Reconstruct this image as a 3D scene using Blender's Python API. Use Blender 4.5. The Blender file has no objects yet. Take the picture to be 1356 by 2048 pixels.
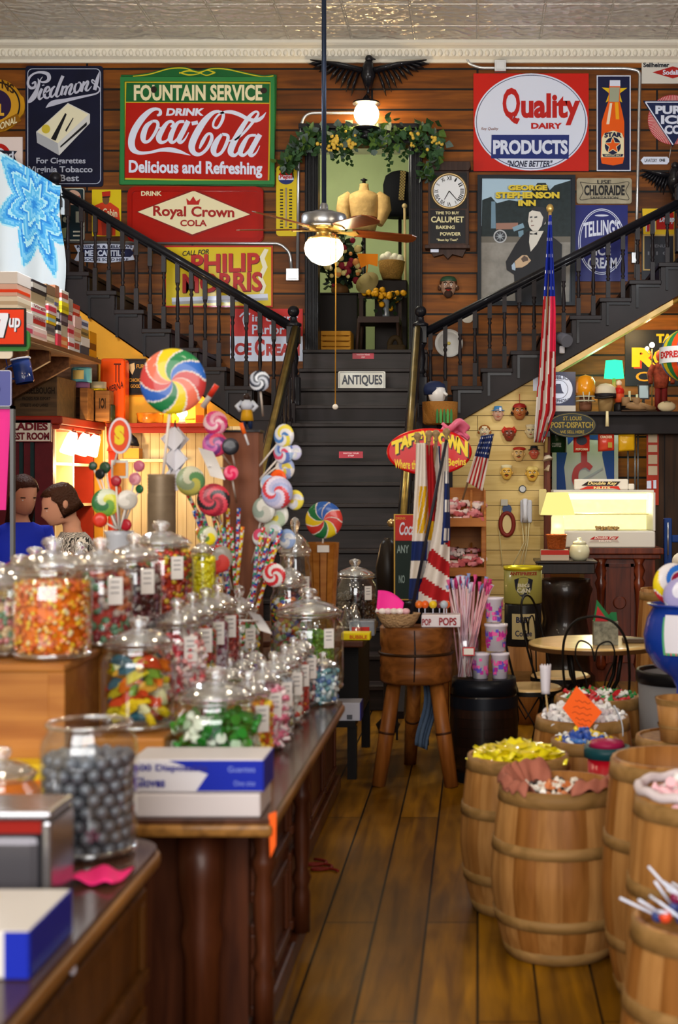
import bpy, math, random
from math import sin, cos, pi, sqrt, atan2, radians
from mathutils import Vector, Matrix
random.seed(7)
SC = bpy.context.scene
COL = SC.collection
# ---------------------------------------------------------------- camera, light, exposure
F = 2850.0          # focal length in pixels of the 1356 x 2048 frame
CX, CY, H = 955.0, 968.0, 1.6
def X(px, Y): return (px - CX) * Y / F
def Z(py, Y): return H - (py - CY) * Y / F
def P(px, py, Y): return Vector((X(px, Y), Y, Z(py, Y)))
cam = bpy.data.cameras.new('camera'); camo = bpy.data.objects.new('camera', cam); COL.objects.link(camo)
cam.sensor_fit = 'VERTICAL'; cam.sensor_height = 36; cam.sensor_width = 36 * 1356 / 2048
cam.lens = F * 36 / 2048
cam.shift_x = (678 - CX) / 2048; cam.shift_y = (CY - 1024) / 2048
camo.location = (0, 0, H); camo.rotation_euler = (pi / 2, 0, 0)
cam.clip_end = 100
cam.dof.use_dof = True; cam.dof.focus_distance = 12.6; cam.dof.aperture_fstop = 3.2
SC.camera = camo
SC.view_settings.view_transform = 'Standard'; SC.view_settings.look = 'None'
SC.view_settings.gamma = 1; SC.view_settings.use_curve_mapping = False
SC.view_settings.exposure = 1.35
SC.cycles.transparent_max_bounces = 28; SC.cycles.max_bounces = 14; SC.cycles.transmission_bounces = 12
SC.cycles.caustics_reflective = False; SC.cycles.caustics_refractive = False
SC.cycles.sample_clamp_indirect = 6; SC.cycles.blur_glossy = 0.5
W = bpy.data.worlds.new('world'); SC.world = W; W.use_nodes = True
W.node_tree.nodes['Background'].inputs[0].default_value = (0.85, 0.92, 1, 1)
W.node_tree.nodes['Background'].inputs[1].default_value = 0.35
def lamp(name, kind, loc, energy, col, size=0.1, rot=(0, 0, 0), sy=None, spread=None):
    l = bpy.data.lights.new(name, kind); l.energy = energy; l.color = col
    if kind == 'AREA':
        l.shape = 'RECTANGLE'; l.size = size; l.size_y = sy or size
        if spread: l.spread = spread
    else: l.shadow_soft_size = size
    o = bpy.data.objects.new(name, l); COL.objects.link(o); o.location = loc; o.rotation_euler = rot
    return o
WARM = (1, .68, .34); COOL = (1, .96, .91)
lamp('shop_window_daylight', 'AREA', (-1.0, -3.4, 3.3), 310, COOL, 7.5, (radians(78), 0, 0), 3.0)
lamp('ceiling_fill_light', 'POINT', (-3.2, 7.0, 3.5), 18, (1, .8, .55), .13)  # overhead fill standing for the shop's other, unseen fan lamps
lamp('ceiling_fill_light', 'POINT', (1.9, 6.6, 3.5), 18, (1, .8, .55), .13)
lamp('ceiling_fill_light', 'POINT', (-1.1, 3.6, 3.5), 17, (1, .84, .62), .13)
lamp('ceiling_fill_light', 'POINT', (-3.3, 10.6, 3.9), 66, (.93, .97, 1), .13)  # added fills that brighten the back wall signs, no lamps hang here
lamp('ceiling_fill_light', 'POINT', (1.7, 10.6, 4.0), 66, (.93, .97, 1), .13)
for q_ in ((-2.2, 5.3, 3.5), (-.2, 5.4, 3.5), (-1.7, 8.0, 3.6), (.5, 8.4, 3.6)): lamp('ceiling_fill_light', 'POINT', q_, 9, (1, .84, .6), .09)  # added fills for sparkle on the jar lids, no lamps hang here
lamp('ceiling_fill_light', 'POINT', (1.6, 2.6, 3.5), 22, (1, .84, .62), .13)  # added overhead fills, unseen, for more highlights on the glass
lamp('ceiling_fill_light', 'POINT', (-3.4, 1.6, 3.5), 18, (1, .84, .62), .13)
# ---------------------------------------------------------------- materials
def lin(h):
    h = h.lstrip('#'); c = [int(h[i:i + 2], 16) / 255 for i in (0, 2, 4)]
    return tuple((x / 12.92 if x <= .04045 else ((x + .055) / 1.055) ** 2.4) for x in c) + (1,)
MC = {}
def nt(m): return m.node_tree.nodes, m.node_tree.links
def mat(h, rough=.5, metal=0., var=0., vs=8., bump=0., bs=60., emit=0., coat=0., ecol=None):
    """plain paint / plastic / paper with optional procedural blotches and bump"""
    key = (h, rough, metal, var, vs, bump, bs, emit, coat)
    if key in MC: return MC[key]
    m = bpy.data.materials.new('paint_' + h.strip('#')); m.use_nodes = True
    N, L = nt(m); b = N['Principled BSDF']
    b.inputs['Base Color'].default_value = lin(h); b.inputs['Roughness'].default_value = rough; b.inputs['Metallic'].default_value = metal; b.inputs['Specular IOR Level'].default_value = .13
    if coat: b.inputs['Coat Weight'].default_value = coat; b.inputs['Coat Roughness'].default_value = .08
    if emit:
        b.inputs['Emission Color'].default_value = lin(ecol or h); b.inputs['Emission Strength'].default_value = emit
    if var or bump:
        tc = N.new('ShaderNodeTexCoord')
    if var:
        n = N.new('ShaderNodeTexNoise'); n.inputs['Scale'].default_value = vs; n.inputs['Detail'].default_value = 6
        L.new(tc.outputs['Object'], n.inputs['Vector'])
        r = N.new('ShaderNodeValToRGB'); c = lin(h)
        r.color_ramp.elements[0].position = .3; r.color_ramp.elements[1].position = .7
        r.color_ramp.elements[0].color = tuple(x * (1 - var) for x in c[:3]) + (1,); r.color_ramp.elements[1].color = tuple(min(1, x * (1 + var * .6)) for x in c[:3]) + (1,)
        L.new(n.outputs['Fac'], r.inputs['Fac']); L.new(r.outputs['Color'], b.inputs['Base Color'])
    if bump:
        n2 = N.new('ShaderNodeTexNoise'); n2.inputs['Scale'].default_value = bs; n2.inputs['Detail'].default_value = 3
        L.new(tc.outputs['Object'], n2.inputs['Vector'])
        bp = N.new('ShaderNodeBump'); bp.inputs['Strength'].default_value = bump; bp.inputs['Distance'].default_value = .02
        L.new(n2.outputs['Fac'], bp.inputs['Height']); L.new(bp.outputs['Normal'], b.inputs['Normal'])
    MC[key] = m; return m
def emat(h, s, name='lamp_glow'):
    m = bpy.data.materials.new(name); m.use_nodes = True; N, L = nt(m)
    N.remove(N['Principled BSDF']); e = N.new('ShaderNodeEmission'); e.inputs[0].default_value = lin(h); e.inputs[1].default_value = s
    L.new(e.outputs[0], N['Material Output'].inputs[0]); return m
def wood(name, c1, c2, axis='Z', plank=None, rough=.5, seam='120a06', scale=1., length=2.4, gap=.012, knots=True, tone=.5, coat=0., planes='XZ', wear=.55):
    """procedural timber: grain stretched along axis; plank=(width) lays boards on the two named axes (first along the board)"""
    m = bpy.data.materials.new(name); m.use_nodes = True; N, L = nt(m); b = N['Principled BSDF']
    b.inputs['Roughness'].default_value = rough; b.inputs['Specular IOR Level'].default_value = .2
    if coat: b.inputs['Coat Weight'].default_value = coat; b.inputs['Coat Roughness'].default_value = .12
    tc = N.new('ShaderNodeTexCoord'); mp = N.new('ShaderNodeMapping')
    s = {'X': (1.2, 14, 14), 'Y': (14, 1.2, 14), 'Z': (14, 14, 1.2)}[axis]
    mp.inputs['Scale'].default_value = tuple(x * scale for x in s)
    L.new(tc.outputs['Object'], mp.inputs['Vector'])
    n = N.new('ShaderNodeTexNoise'); n.inputs['Scale'].default_value = 1.6; n.inputs['Detail'].default_value = 8; n.inputs['Distortion'].default_value = .6
    L.new(mp.outputs[0], n.inputs['Vector'])
    r = N.new('ShaderNodeValToRGB'); r.color_ramp.elements[0].position = .32; r.color_ramp.elements[1].position = .68
    r.color_ramp.elements[0].color = lin(c2); r.color_ramp.elements[1].color = lin(c1)
    L.new(n.outputs['Fac'], r.inputs['Fac']); out = r.outputs['Color']
    def mul(a, fac, bcol):
        x = N.new('ShaderNodeMix'); x.data_type = 'RGBA'; x.blend_type = 'MULTIPLY'
        if isinstance(fac, float): x.inputs[0].default_value = fac
        else: L.new(fac, x.inputs[0])
        L.new(a, x.inputs[6])
        if isinstance(bcol, tuple): x.inputs[7].default_value = bcol
        else: L.new(bcol, x.inputs[7])
        return x.outputs[2]
    n3 = N.new('ShaderNodeTexNoise'); n3.inputs['Scale'].default_value = 1.3 * scale; n3.inputs['Detail'].default_value = 4
    L.new(tc.outputs['Object'], n3.inputs['Vector'])
    r3 = N.new('ShaderNodeValToRGB'); r3.color_ramp.elements[0].position = .35; r3.color_ramp.elements[1].position = .65
    r3.color_ramp.elements[0].color = (wear, wear * .92, wear * .84, 1); r3.color_ramp.elements[1].color = (1, 1, 1, 1)
    L.new(n3.outputs['Fac'], r3.inputs['Fac']); out = mul(out, .7, r3.outputs['Color'])
    if knots:
        v = N.new('ShaderNodeTexVoronoi'); v.inputs['Scale'].default_value = 3.4 * scale
        mk = N.new('ShaderNodeMapping'); mk.inputs['Scale'].default_value = {'X': (.45, 1, 1), 'Y': (1, .45, 1), 'Z': (1, 1, .45)}[axis]
        L.new(tc.outputs['Object'], mk.inputs['Vector']); L.new(mk.outputs[0], v.inputs['Vector'])
        rk = N.new('ShaderNodeValToRGB'); rk.color_ramp.elements[0].position = .05; rk.color_ramp.elements[1].position = .13
        rk.color_ramp.elements[0].color = (.3, .2, .14, 1); rk.color_ramp.elements[1].color = (1, 1, 1, 1)
        L.new(v.outputs['Distance'], rk.inputs['Fac']); out = mul(out, .8, rk.outputs['Color'])
    if plank:
        sp = N.new('ShaderNodeSeparateXYZ'); cb = N.new('ShaderNodeCombineXYZ'); L.new(tc.outputs['Object'], sp.inputs[0])
        ix = {'X': 0, 'Y': 1, 'Z': 2}
        L.new(sp.outputs[ix[planes[0]]], cb.inputs[0]); L.new(sp.outputs[ix[planes[1]]], cb.inputs[1])
        br = N.new('ShaderNodeTexBrick'); br.inputs['Scale'].default_value = 1; br.inputs['Brick Width'].default_value = length; br.inputs['Row Height'].default_value = plank
        br.inputs['Mortar Size'].default_value = gap / 2; br.inputs['Mortar Smooth'].default_value = .1; br.offset = .37; br.inputs['Bias'].default_value = 0
        br.inputs['Color1'].default_value = (1, 1, 1, 1); br.inputs['Color2'].default_value = (tone, tone * .95, tone * .9, 1); br.inputs['Mortar'].default_value = lin(seam)
        L.new(cb.outputs[0], br.inputs['Vector'])
        out = mul(out, 1., br.outputs['Color'])
        bp = N.new('ShaderNodeBump'); bp.inputs['Strength'].default_value = .5; bp.inputs['Distance'].default_value = .01; bp.invert = True
        L.new(br.outputs['Fac'], bp.inputs['Height']); L.new(bp.outputs['Normal'], b.inputs['Normal'])
    L.new(out, b.inputs['Base Color']); return m
def thin_glass(name='jar_glass', tint=(.93, .97, .96, 1)):
    m = bpy.data.materials.new(name); m.use_nodes = True; N, L = nt(m); N.remove(N['Principled BSDF'])
    t = N.new('ShaderNodeBsdfTransparent'); t.inputs[0].default_value = tint
    g = N.new('ShaderNodeBsdfGlossy'); g.inputs['Roughness'].default_value = .03; g.inputs[0].default_value = (.95, .97, 1, 1)
    lw = N.new('ShaderNodeLayerWeight'); lw.inputs[0].default_value = .25
    r = N.new('ShaderNodeMapRange'); r.inputs[1].default_value = 0; r.inputs[2].default_value = 1; r.inputs[3].default_value = .07; r.inputs[4].default_value = .7
    L.new(lw.outputs['Facing'], r.inputs[0])
    x = N.new('ShaderNodeMixShader'); L.new(r.outputs[0], x.inputs[0]); L.new(t.outputs[0], x.inputs[1]); L.new(g.outputs[0], x.inputs[2])
    L.new(x.outputs[0], N['Material Output'].inputs[0]); return m
def thick_glass(name='lid_glass'):
    m = thin_glass(name, (.93, .95, .96, 1)); N, L = nt(m); g = N.new('ShaderNodeBsdfGlass'); g.inputs['IOR'].default_value = 1.46; g.inputs['Roughness'].default_value = .03
    r = [n for n in N if n.type == 'MAP_RANGE'][0]; r.inputs[3].default_value = .2; r.inputs[4].default_value = .9
    gl_ = [n for n in N if n.type == 'BSDF_GLOSSY'][0]; gl_.inputs['Roughness'].default_value = .07
    o = N['Material Output'].inputs[0]; a = o.links[0].from_socket; x = N.new('ShaderNodeMixShader'); x.inputs[0].default_value = .3
    L.new(a, x.inputs[1]); L.new(g.outputs[0], x.inputs[2]); L.new(x.outputs[0], o); return m
def palette(name, cols, rough=.35, coat=.3):
    """each separate candy takes one colour of the palette by its own random number"""
    m = bpy.data.materials.new(name); m.use_nodes = True; N, L = nt(m); b = N['Principled BSDF']
    b.inputs['Roughness'].default_value = rough; b.inputs['Coat Weight'].default_value = coat
    g = N.new('ShaderNodeNewGeometry'); r = N.new('ShaderNodeValToRGB'); r.color_ramp.interpolation = 'CONSTANT'
    e = r.color_ramp.elements
    while len(e) < len(cols): e.new(.5)
    for i, c in enumerate(cols): e[i].position = i / len(cols); e[i].color = lin(c)
    L.new(g.outputs['Random Per Island'], r.inputs['Fac']); L.new(r.outputs['Color'], b.inputs['Base Color']); return m
# ---------------------------------------------------------------- mesh builder
class M:
    def __init__(s): s.v = []; s.f = []; s.mi = []; s.sm = []; s.T = Matrix()
    def add(s, vs, fs, m=0, smooth=False):
        o = len(s.v); T = s.T
        s.v += [T @ Vector(p) for p in vs]
        for f in fs: s.f.append([i + o for i in f]); s.mi.append(m); s.sm.append(smooth)
        return s
    def box(s, x0, x1, y0, y1, z0, z1, m=0):
        vs = [(x, y, z) for x in (x0, x1) for y in (y0, y1) for z in (z0, z1)]
        return s.add(vs, [(0, 1, 3, 2), (4, 6, 7, 5), (0, 4, 5, 1), (2, 3, 7, 6), (0, 2, 6, 4), (1, 5, 7, 3)], m)
    def rings(s, rings, m=0, smooth=True, closed=True, cap0=True, cap1=True):
        n = len(rings[0]); vs = [p for r in rings for p in r]; fs = []
        for i in range(len(rings) - 1):
            for j in range(n if closed else n - 1):
                k = (j + 1) % n
                fs.append((i * n + j, i * n + k, (i + 1) * n + k, (i + 1) * n + j))
        s.add(vs, fs, m, smooth)
        b = len(s.v) - len(vs)
        if cap0: s.f.append([b + j for j in range(n)][::-1]); s.mi.append(m); s.sm.append(False)
        if cap1: s.f.append([b + (len(rings) - 1) * n + j for j in range(n)]); s.mi.append(m); s.sm.append(False)
        return s
    def lathe(s, prof, c=(0, 0, 0), n=32, m=0, smooth=True, caps=True, axis='Z', sx=1., sy=1.):
        R = []
        for r, z in prof:
            ring = []
            for j in range(n):
                a = 2 * pi * j / n; u, w = r * cos(a) * sx, r * sin(a) * sy
                p = {'Z': (u, w, z), 'Y': (u, z, w), 'X': (z, u, w)}[axis]
                ring.append((p[0] + c[0], p[1] + c[1], p[2] + c[2]))
            R.append(ring)
        return s.rings(R, m, smooth, True, caps and prof[0][0] > 1e-5, caps and prof[-1][0] > 1e-5)
    def tube(s, pts, r=.01, n=8, m=0, smooth=True, closed=False, flat=1.):
        pts = [Vector(p) for p in pts]; k = len(pts); R = []; up = None
        for i, p in enumerate(pts):
            if closed: t = pts[(i + 1) % k] - pts[i - 1]
            else: t = pts[min(i + 1, k - 1)] - pts[max(i - 1, 0)]
            if t.length < 1e-9: t = Vector((0, 0, 1))
            t.normalize()
            if up is None: up = Vector((0, 0, 1)) if abs(t.z) < .9 else Vector((1, 0, 0))
            a = t.cross(up)
            if a.length < 1e-6: a = t.orthogonal()
            a.normalize(); b = a.cross(t).normalized(); up = b
            rr = r[i] if isinstance(r, (list, tuple)) else r
            R.append([p + a * rr * cos(2 * pi * j / n) + b * rr * flat * sin(2 * pi * j / n) for j in range(n)])
        if closed: R.append(R[0])
        return s.rings(R, m, smooth, True, not closed, not closed)
    def cyl(s, p0, p1, r0, r1=None, n=16, m=0): return s.tube([p0, p1], [r0, r0 if r1 is None else r1], n, m)
    def ball(s, c, r, m=0, nu=16, nv=10, smooth=True):
        rx, ry, rz = (r, r, r) if not isinstance(r, (tuple, list)) else r
        R = []
        for i in range(1, nv):
            a = -pi / 2 + pi * i / nv
            R.append([(c[0] + rx * cos(a) * cos(2 * pi * j / nu), c[1] + ry * cos(a) * sin(2 * pi * j / nu), c[2] + rz * sin(a)) for j in range(nu)])
        o = len(s.v); s.rings(R, m, smooth, True, False, False)
        s.v += [s.T @ Vector((c[0], c[1], c[2] - rz)), s.T @ Vector((c[0], c[1], c[2] + rz))]
        e = len(s.v); lo = o + (nv - 2) * nu
        for j in range(nu):
            k = (j + 1) % nu
            s.f.append([e - 2, o + k, o + j]); s.f.append([e - 1, lo + j, lo + k]); s.mi += [m, m]; s.sm += [smooth, smooth]
        return s
    def prism(s, poly, y0, y1, m=0, plane='XZ', smooth=False):
        """outline given on a plane, extruded from y0 (front) to y1 along the third axis"""
        def q(p, d): return {'XZ': (p[0], d, p[1]), 'XY': (p[0], p[1], d), 'YZ': (d, p[0], p[1])}[plane]
        n = len(poly); vs = [q(p, y0) for p in poly] + [q(p, y1) for p in poly]
        fs = [list(range(n)), list(range(2 * n - 1, n - 1, -1))] + [(i, i + n, (i + 1) % n + n, (i + 1) % n) for i in range(n)]
        return s.add(vs, fs, m, smooth)
    def face(s, pts, m=0): return s.add(pts, [list(range(len(pts)))], m)
    def grid(s, fn, nu, nv, m=0, smooth=True, thick=0.):
        vs = [fn(i / nu, j / nv) for i in range(nu + 1) for j in range(nv + 1)]
        fs = [(i * (nv + 1) + j, (i + 1) * (nv + 1) + j, (i + 1) * (nv + 1) + j + 1, i * (nv + 1) + j + 1) for i in range(nu) for j in range(nv)]
        if callable(m):
            for f, (i, j) in zip(fs, [(i, j) for i in range(nu) for j in range(nv)]): pass
            o = len(s.v); s.v += [s.T @ Vector(p) for p in vs]
            for f, (i, j) in zip(fs, [(i, j) for i in range(nu) for j in range(nv)]):
                s.f.append([k + o for k in f]); s.mi.append(m((i + .5) / nu, (j + .5) / nv)); s.sm.append(smooth)
            return s
        return s.add(vs, fs, m, smooth)
    def build(s, name, mats, parent=None, bev=0., solid=0., weld=False, sub=0, kind=None, label=None):
        if not isinstance(mats, (list, tuple)): mats = [mats]
        off = Vector((0, 0, 0)); p = parent
        while p is not None: off += p.location; p = p.parent
        me = bpy.data.meshes.new(name)
        me.from_pydata([tuple(v - off) for v in s.v], [], s.f)
        for mm in mats: me.materials.append(mm)
        me.polygons.foreach_set('material_index', s.mi); me.polygons.foreach_set('use_smooth', s.sm)
        me.update()
        o = bpy.data.objects.new(name, me); COL.objects.link(o); o.parent = parent
        if solid:
            d = o.modifiers.new('thickness', 'SOLIDIFY'); d.thickness = solid; d.offset = 0
        if bev:
            d = o.modifiers.new('edge', 'BEVEL'); d.width = bev; d.segments = 2; d.limit_method = 'ANGLE'; d.angle_limit = radians(50)
        if sub:
            d = o.modifiers.new('smooth', 'SUBSURF'); d.levels = sub; d.render_levels = sub
        if kind: o['kind'] = kind
        if label: o['label'] = label
        return o
    def alone(s, name, mats, label, cat, loc, group=None, **k):
        """a thing that is one mesh, its origin at loc"""
        loc = Vector(loc); s.v = [v - loc for v in s.v]
        o = s.build(name, mats, None, **k); o.location = loc
        return tag(o, label, cat, group)
def tag(o, label, cat, group=None):
    o['label'] = label; o['category'] = cat
    if group: o['group'] = group
    return o
def thing(name, label, cat, loc=(0, 0, 0), group=None):
    o = bpy.data.objects.new(name, None); COL.objects.link(o); o.location = loc; o.empty_display_size = .1
    return tag(o, label, cat, group)
KIDS = {}
def kids(o):
    if not KIDS.get('n') == len(COL.objects):
        KIDS.clear()
        for c in COL.objects:
            if c.parent: KIDS.setdefault(c.parent.name, []).append(c)
        KIDS['n'] = len(COL.objects)
    return list(KIDS.get(o.name, []))
def dup(root, loc, rot=None, label=None, group=None, scale=None):
    tree = [(root, None)]; out = {}
    i = 0
    while i < len(tree):
        o, _ = tree[i]; i += 1
        tree += [(c, o) for c in kids(o)]
    for o, p in tree:
        c = o.copy(); out[o.name] = c
        if p is not None: c.parent = out[p.name]
    for c in out.values(): COL.objects.link(c)
    r = out[root.name]; r.location = loc
    if rot is not None: r.rotation_euler = rot if isinstance(rot, (tuple, list)) else (0, 0, rot)
    if scale is not None: r.scale = scale if isinstance(scale, (tuple, list)) else (scale,) * 3
    if label: r['label'] = label
    if group: r['group'] = group
    return r
def struct(mb, name, mats, parent=None, **k): return mb.build(name, mats, parent, kind='structure', **k)
def ell(cx, cy, rx, ry, n=40, a0=0., a1=2 * pi): return [(cx + rx * cos(a0 + (a1 - a0) * i / n), cy + ry * sin(a0 + (a1 - a0) * i / n)) for i in range(n if a1 - a0 > 6.28 else n + 1)]
def rrect(x0, x1, y0, y1, r, n=5):
    o = []
    for cx, cy, a in ((x1 - r, y1 - r, 0), (x0 + r, y1 - r, pi / 2), (x0 + r, y0 + r, pi), (x1 - r, y0 + r, 1.5 * pi)):
        o += [(cx + r * cos(a + pi / 2 * i / n), cy + r * sin(a + pi / 2 * i / n)) for i in range(n + 1)]
    return o
def star(cx, cy, r, r2=None, n=5, a=pi / 2):
    r2 = r2 or r * .4
    return [(cx + (r if i % 2 == 0 else r2) * cos(a + pi * i / n), cy + (r if i % 2 == 0 else r2) * sin(a + pi * i / n)) for i in range(2 * n)]
def spline(pts, k=8):
    pts = [tuple(p) for p in pts]; o = []; n = len(pts)
    for i in range(n - 1):
        p0, p1, p2, p3 = pts[max(i - 1, 0)], pts[i], pts[i + 1], pts[min(i + 2, n - 1)]
        for j in range(k):
            t = j / k
            o.append(tuple(.5 * (2 * b + (c - a) * t + (2 * a - 5 * b + 4 * c - d) * t * t + (3 * b - a - 3 * c + d) * t ** 3) for a, b, c, d in zip(p0, p1, p2, p3)))
    o.append(pts[-1]); return o
# ---------------------------------------------------------------- lettering
TXT = {}
def glyphs(s, bold, shear, space):
    k = (s, bold, shear, space)
    if k not in TXT:
        c = bpy.data.curves.new('lettering', 'FONT'); c.body = s; c.offset = bold; c.shear = shear; c.resolution_u = 3; c.space_character = space
        o = bpy.data.objects.new('lettering', c); me = bpy.data.meshes.new_from_object(o)
        TXT[k] = ([tuple(v.co) for v in me.vertices], [list(p.vertices) for p in me.polygons])
        bpy.data.objects.remove(o); bpy.data.meshes.remove(me); bpy.data.curves.remove(c)
    return TXT[k]
def text(mb, s, u0, u1, w0, w1, d, m=0, bold=.02, shear=0., arc=0., space=1., tilt=0., place=None, fit=True):
    """letters fitted to the rectangle u0..u1, w0..w1 (w up) at depth d, facing -Y, or through place(u, w)"""
    vs, fs = glyphs(s, bold, shear, space)
    if not vs: return
    a0, a1 = min(v[0] for v in vs), max(v[0] for v in vs); b0, b1 = min(v[1] for v in vs), max(v[1] for v in vs)
    o = []
    for v in vs:
        t, q = (v[0] - a0) / (a1 - a0), (v[1] - b0) / max(b1 - b0, 1e-6)
        u = u0 + t * (u1 - u0); w = w0 + q * (w1 - w0) + arc * (1 - (2 * t - 1) ** 2) + tilt * (t - .5)
        o.append(place(u, w) if place else (u, d, w))
    mb.add(o, [f for f in fs], m)
def stroke(mb, pts, d, m=0, k=6, place=None, nib=None):
    """brush stroke: pts (u, w, width) through a spline; flat ribbon facing -Y; nib=(angle, thin) makes a broad-pen line"""
    q = spline(pts, k); L = []; R = []
    for i, p in enumerate(q):
        a, b = q[max(i - 1, 0)], q[min(i + 1, len(q) - 1)]
        tx, tz = b[0] - a[0], b[1] - a[1]; l = sqrt(tx * tx + tz * tz) or 1
        nx, nz = -tz / l, tx / l; h = p[2] / 2
        L.append((p[0] + nx * h, p[1] + nz * h)); R.append((p[0] - nx * h, p[1] - nz * h))
    f = place or (lambda u, w: (u, d, w))
    vs = [f(*p) for p in L] + [f(*p) for p in R]; n = len(q)
    mb.add(vs, [(i, i + 1, n + i + 1, n + i) for i in range(n - 1)], m)
class Sign:
    """a board hung flat: panel (real thickness), then paint layers each a hair proud; all measured in photo pixels at depth Y"""
    def __init__(s, name, label, rect, face, Y, th=.02, poly=None, edge=None, cat='sign', rough=.25, gap=0., group=None, bev=0.):
        s.Y = Y; s.k = Y / F; x0, y0, x1, y1 = rect; s.rect = rect
        s.t = thing(name, label, cat, P((x0 + x1) / 2, y1, Y), group)
        s.n = 0; s.front = Y - th - gap
        mb = M(); pl = [s.uv(*p) for p in (poly or [(x0, y1), (x1, y1), (x1, y0), (x0, y0)])]
        mb.prism(pl, s.front, Y - gap if gap else Y, 0)
        mb.build('panel', [face], s.t, bev=bev)
    def uv(s, px, py): return (X(px, s.Y), Z(py, s.Y))
    def layer(s): s.n += 1; return s.front - .0016 * s.n
    def shapes(s, part, polys, lay=True, label=None):
        """polys: [(material, [px points])] painted in order"""
        mb = M(); mats = []
        for mt, pl in polys:
            if mt not in mats: mats.append(mt)
            d = s.layer()
            mb.face([(u, d, w) for u, w in (s.uv(*p) for p in pl)], mats.index(mt))
        return mb.build(part, mats, s.t, label=label)
    def frame(s, part, mt, w, rect=None, r=0, depth=0., ww=None):
        x0, y0, x1, y1 = rect or s.rect; mb = M(); d = s.layer()
        o = rrect(x0, x1, y0, y1, r + w) if r else [(x0, y0), (x1, y0), (x1, y1), (x0, y1)]
        i = rrect(x0 + w, x1 - w, y0 + w, y1 - w, r) if r else [(x0 + w, y0 + w), (x1 - w, y0 + w), (x1 - w, y1 - w), (x0 + w, y1 - w)]
        n = len(o); O = [s.uv(*p) for p in o]; I = [s.uv(*p) for p in i]
        vs = [(u, d - depth, z) for u, z in O] + [(u, d - depth, z) for u, z in I]
        fs = [(j, (j + 1) % n, (j + 1) % n + n, j + n) for j in range(n)]
        if depth:
            vs += [(u, s.front, z) for u, z in O] + [(u, s.front, z) for u, z in I]
            fs += [(j, j + 2 * n, (j + 1) % n + 2 * n, (j + 1) % n) for j in range(n)] + [(j + n, (j + 1) % n + n, (j + 1) % n + 3 * n, j + 3 * n) for j in range(n)]
        mb.add(vs, fs, 0); return mb.build(part, [mt], s.t)
    def texts(s, items, part='lettering', extra=None):
        """items: (material, string, x0, y0, x1, y1, {options})"""
        mb = M(); mats = []
        d = s.layer()
        for it in items:
            mt, st, x0, y0, x1, y1 = it[:6]; op = dict(it[6]) if len(it) > 6 else {}
            if mt not in mats: mats.append(mt)
            sh = op.pop('shadow', None)
            u0, w1 = s.uv(x0, y0); u1, w0 = s.uv(x1, y1)
            for k in ('arc', 'tilt'):
                if k in op: op[k] *= s.k
            if sh:
                if sh[0] not in mats: mats.append(sh[0])
                text(mb, st, u0 + sh[1] * s.k, u1 + sh[1] * s.k, w0 - sh[2] * s.k, w1 - sh[2] * s.k, d + .0006, mats.index(sh[0]), **op)
            text(mb, st, u0, u1, w0, w1, d, mats.index(mt), **op)
        if extra: extra(mb, mats, d)
        return mb.build(part, mats, s.t)
    def strokes(s, part, mt, lines, sc=1., o=(0, 0), k=6):
        mb = M(); d = s.layer()
        for i, l in enumerate(lines):
            stroke(mb, [(*s.uv(o[0] + p[0] * sc, o[1] + p[1] * sc), p[2] * sc * s.k) for p in l], d - .00012 * i, 0, k)
        return mb.build(part, [mt], s.t)
# ================================================================ the room
YW = 14.5; ZC = 6.06
wallwood = wood('wall_boards', '9c5a18', '68390d', 'X', .208, .55, '100804', .8, 2.9, .022, tone=.45, wear=.4)
floorwood = wood('floor_boards', 'ae780f', '6e470a', 'Y', .186, .36, '1a1006', .8, 2.6, .009, tone=.6, coat=.1, planes='YX', wear=.3)
creamboard = wood('cream_boards', 'e2c682', 'cdae66', 'X', .14, .5, '6a5630', .8, 6, .006, knots=False, tone=.92)
darkwood = mat('1d1719', .45, var=.35, vs=5)
blackpaint = mat('131318', .42, var=.3, vs=6, coat=.1)
struct(M().box(-5.7, 3.9, -4.2, YW + .1, -.1, 0), 'floor', [floorwood])
DX0, DX1, DZ0, DZ1 = X(633, YW), X(822, YW), 2.94, Z(290, YW)
m = M()
m.box(-5.7, DX0, YW, YW + .15, 0, ZC); m.box(DX1, 3.9, YW, YW + .15, 0, ZC); m.box(DX0, DX1, YW, YW + .15, DZ1, ZC); m.box(DX0, DX1, YW, YW + .15, 0, DZ0 - .02)
struct(m, 'wall_back', [wallwood])
plaster = mat('b8a888', .7, var=.15, vs=2)
struct(M().box(-5.85, -5.7, -4.2, YW + .15, 0, ZC), 'wall_left', [plaster])
struct(M().box(3.9, 4.05, -4.2, YW + .15, 0, ZC), 'wall_right', [wallwood])
m = M()
m.box(-5.85, 4.05, -4.35, -4.2, 0, .6); m.box(-5.85, 4.05, -4.35, -4.2, 4.6, ZC)
for a, b in ((-5.85, -5.0), (-1.2, -.8), (3.0, 4.05)): m.box(a, b, -4.35, -4.2, .6, 4.6)
struct(m, 'wall_front', [plaster])
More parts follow.
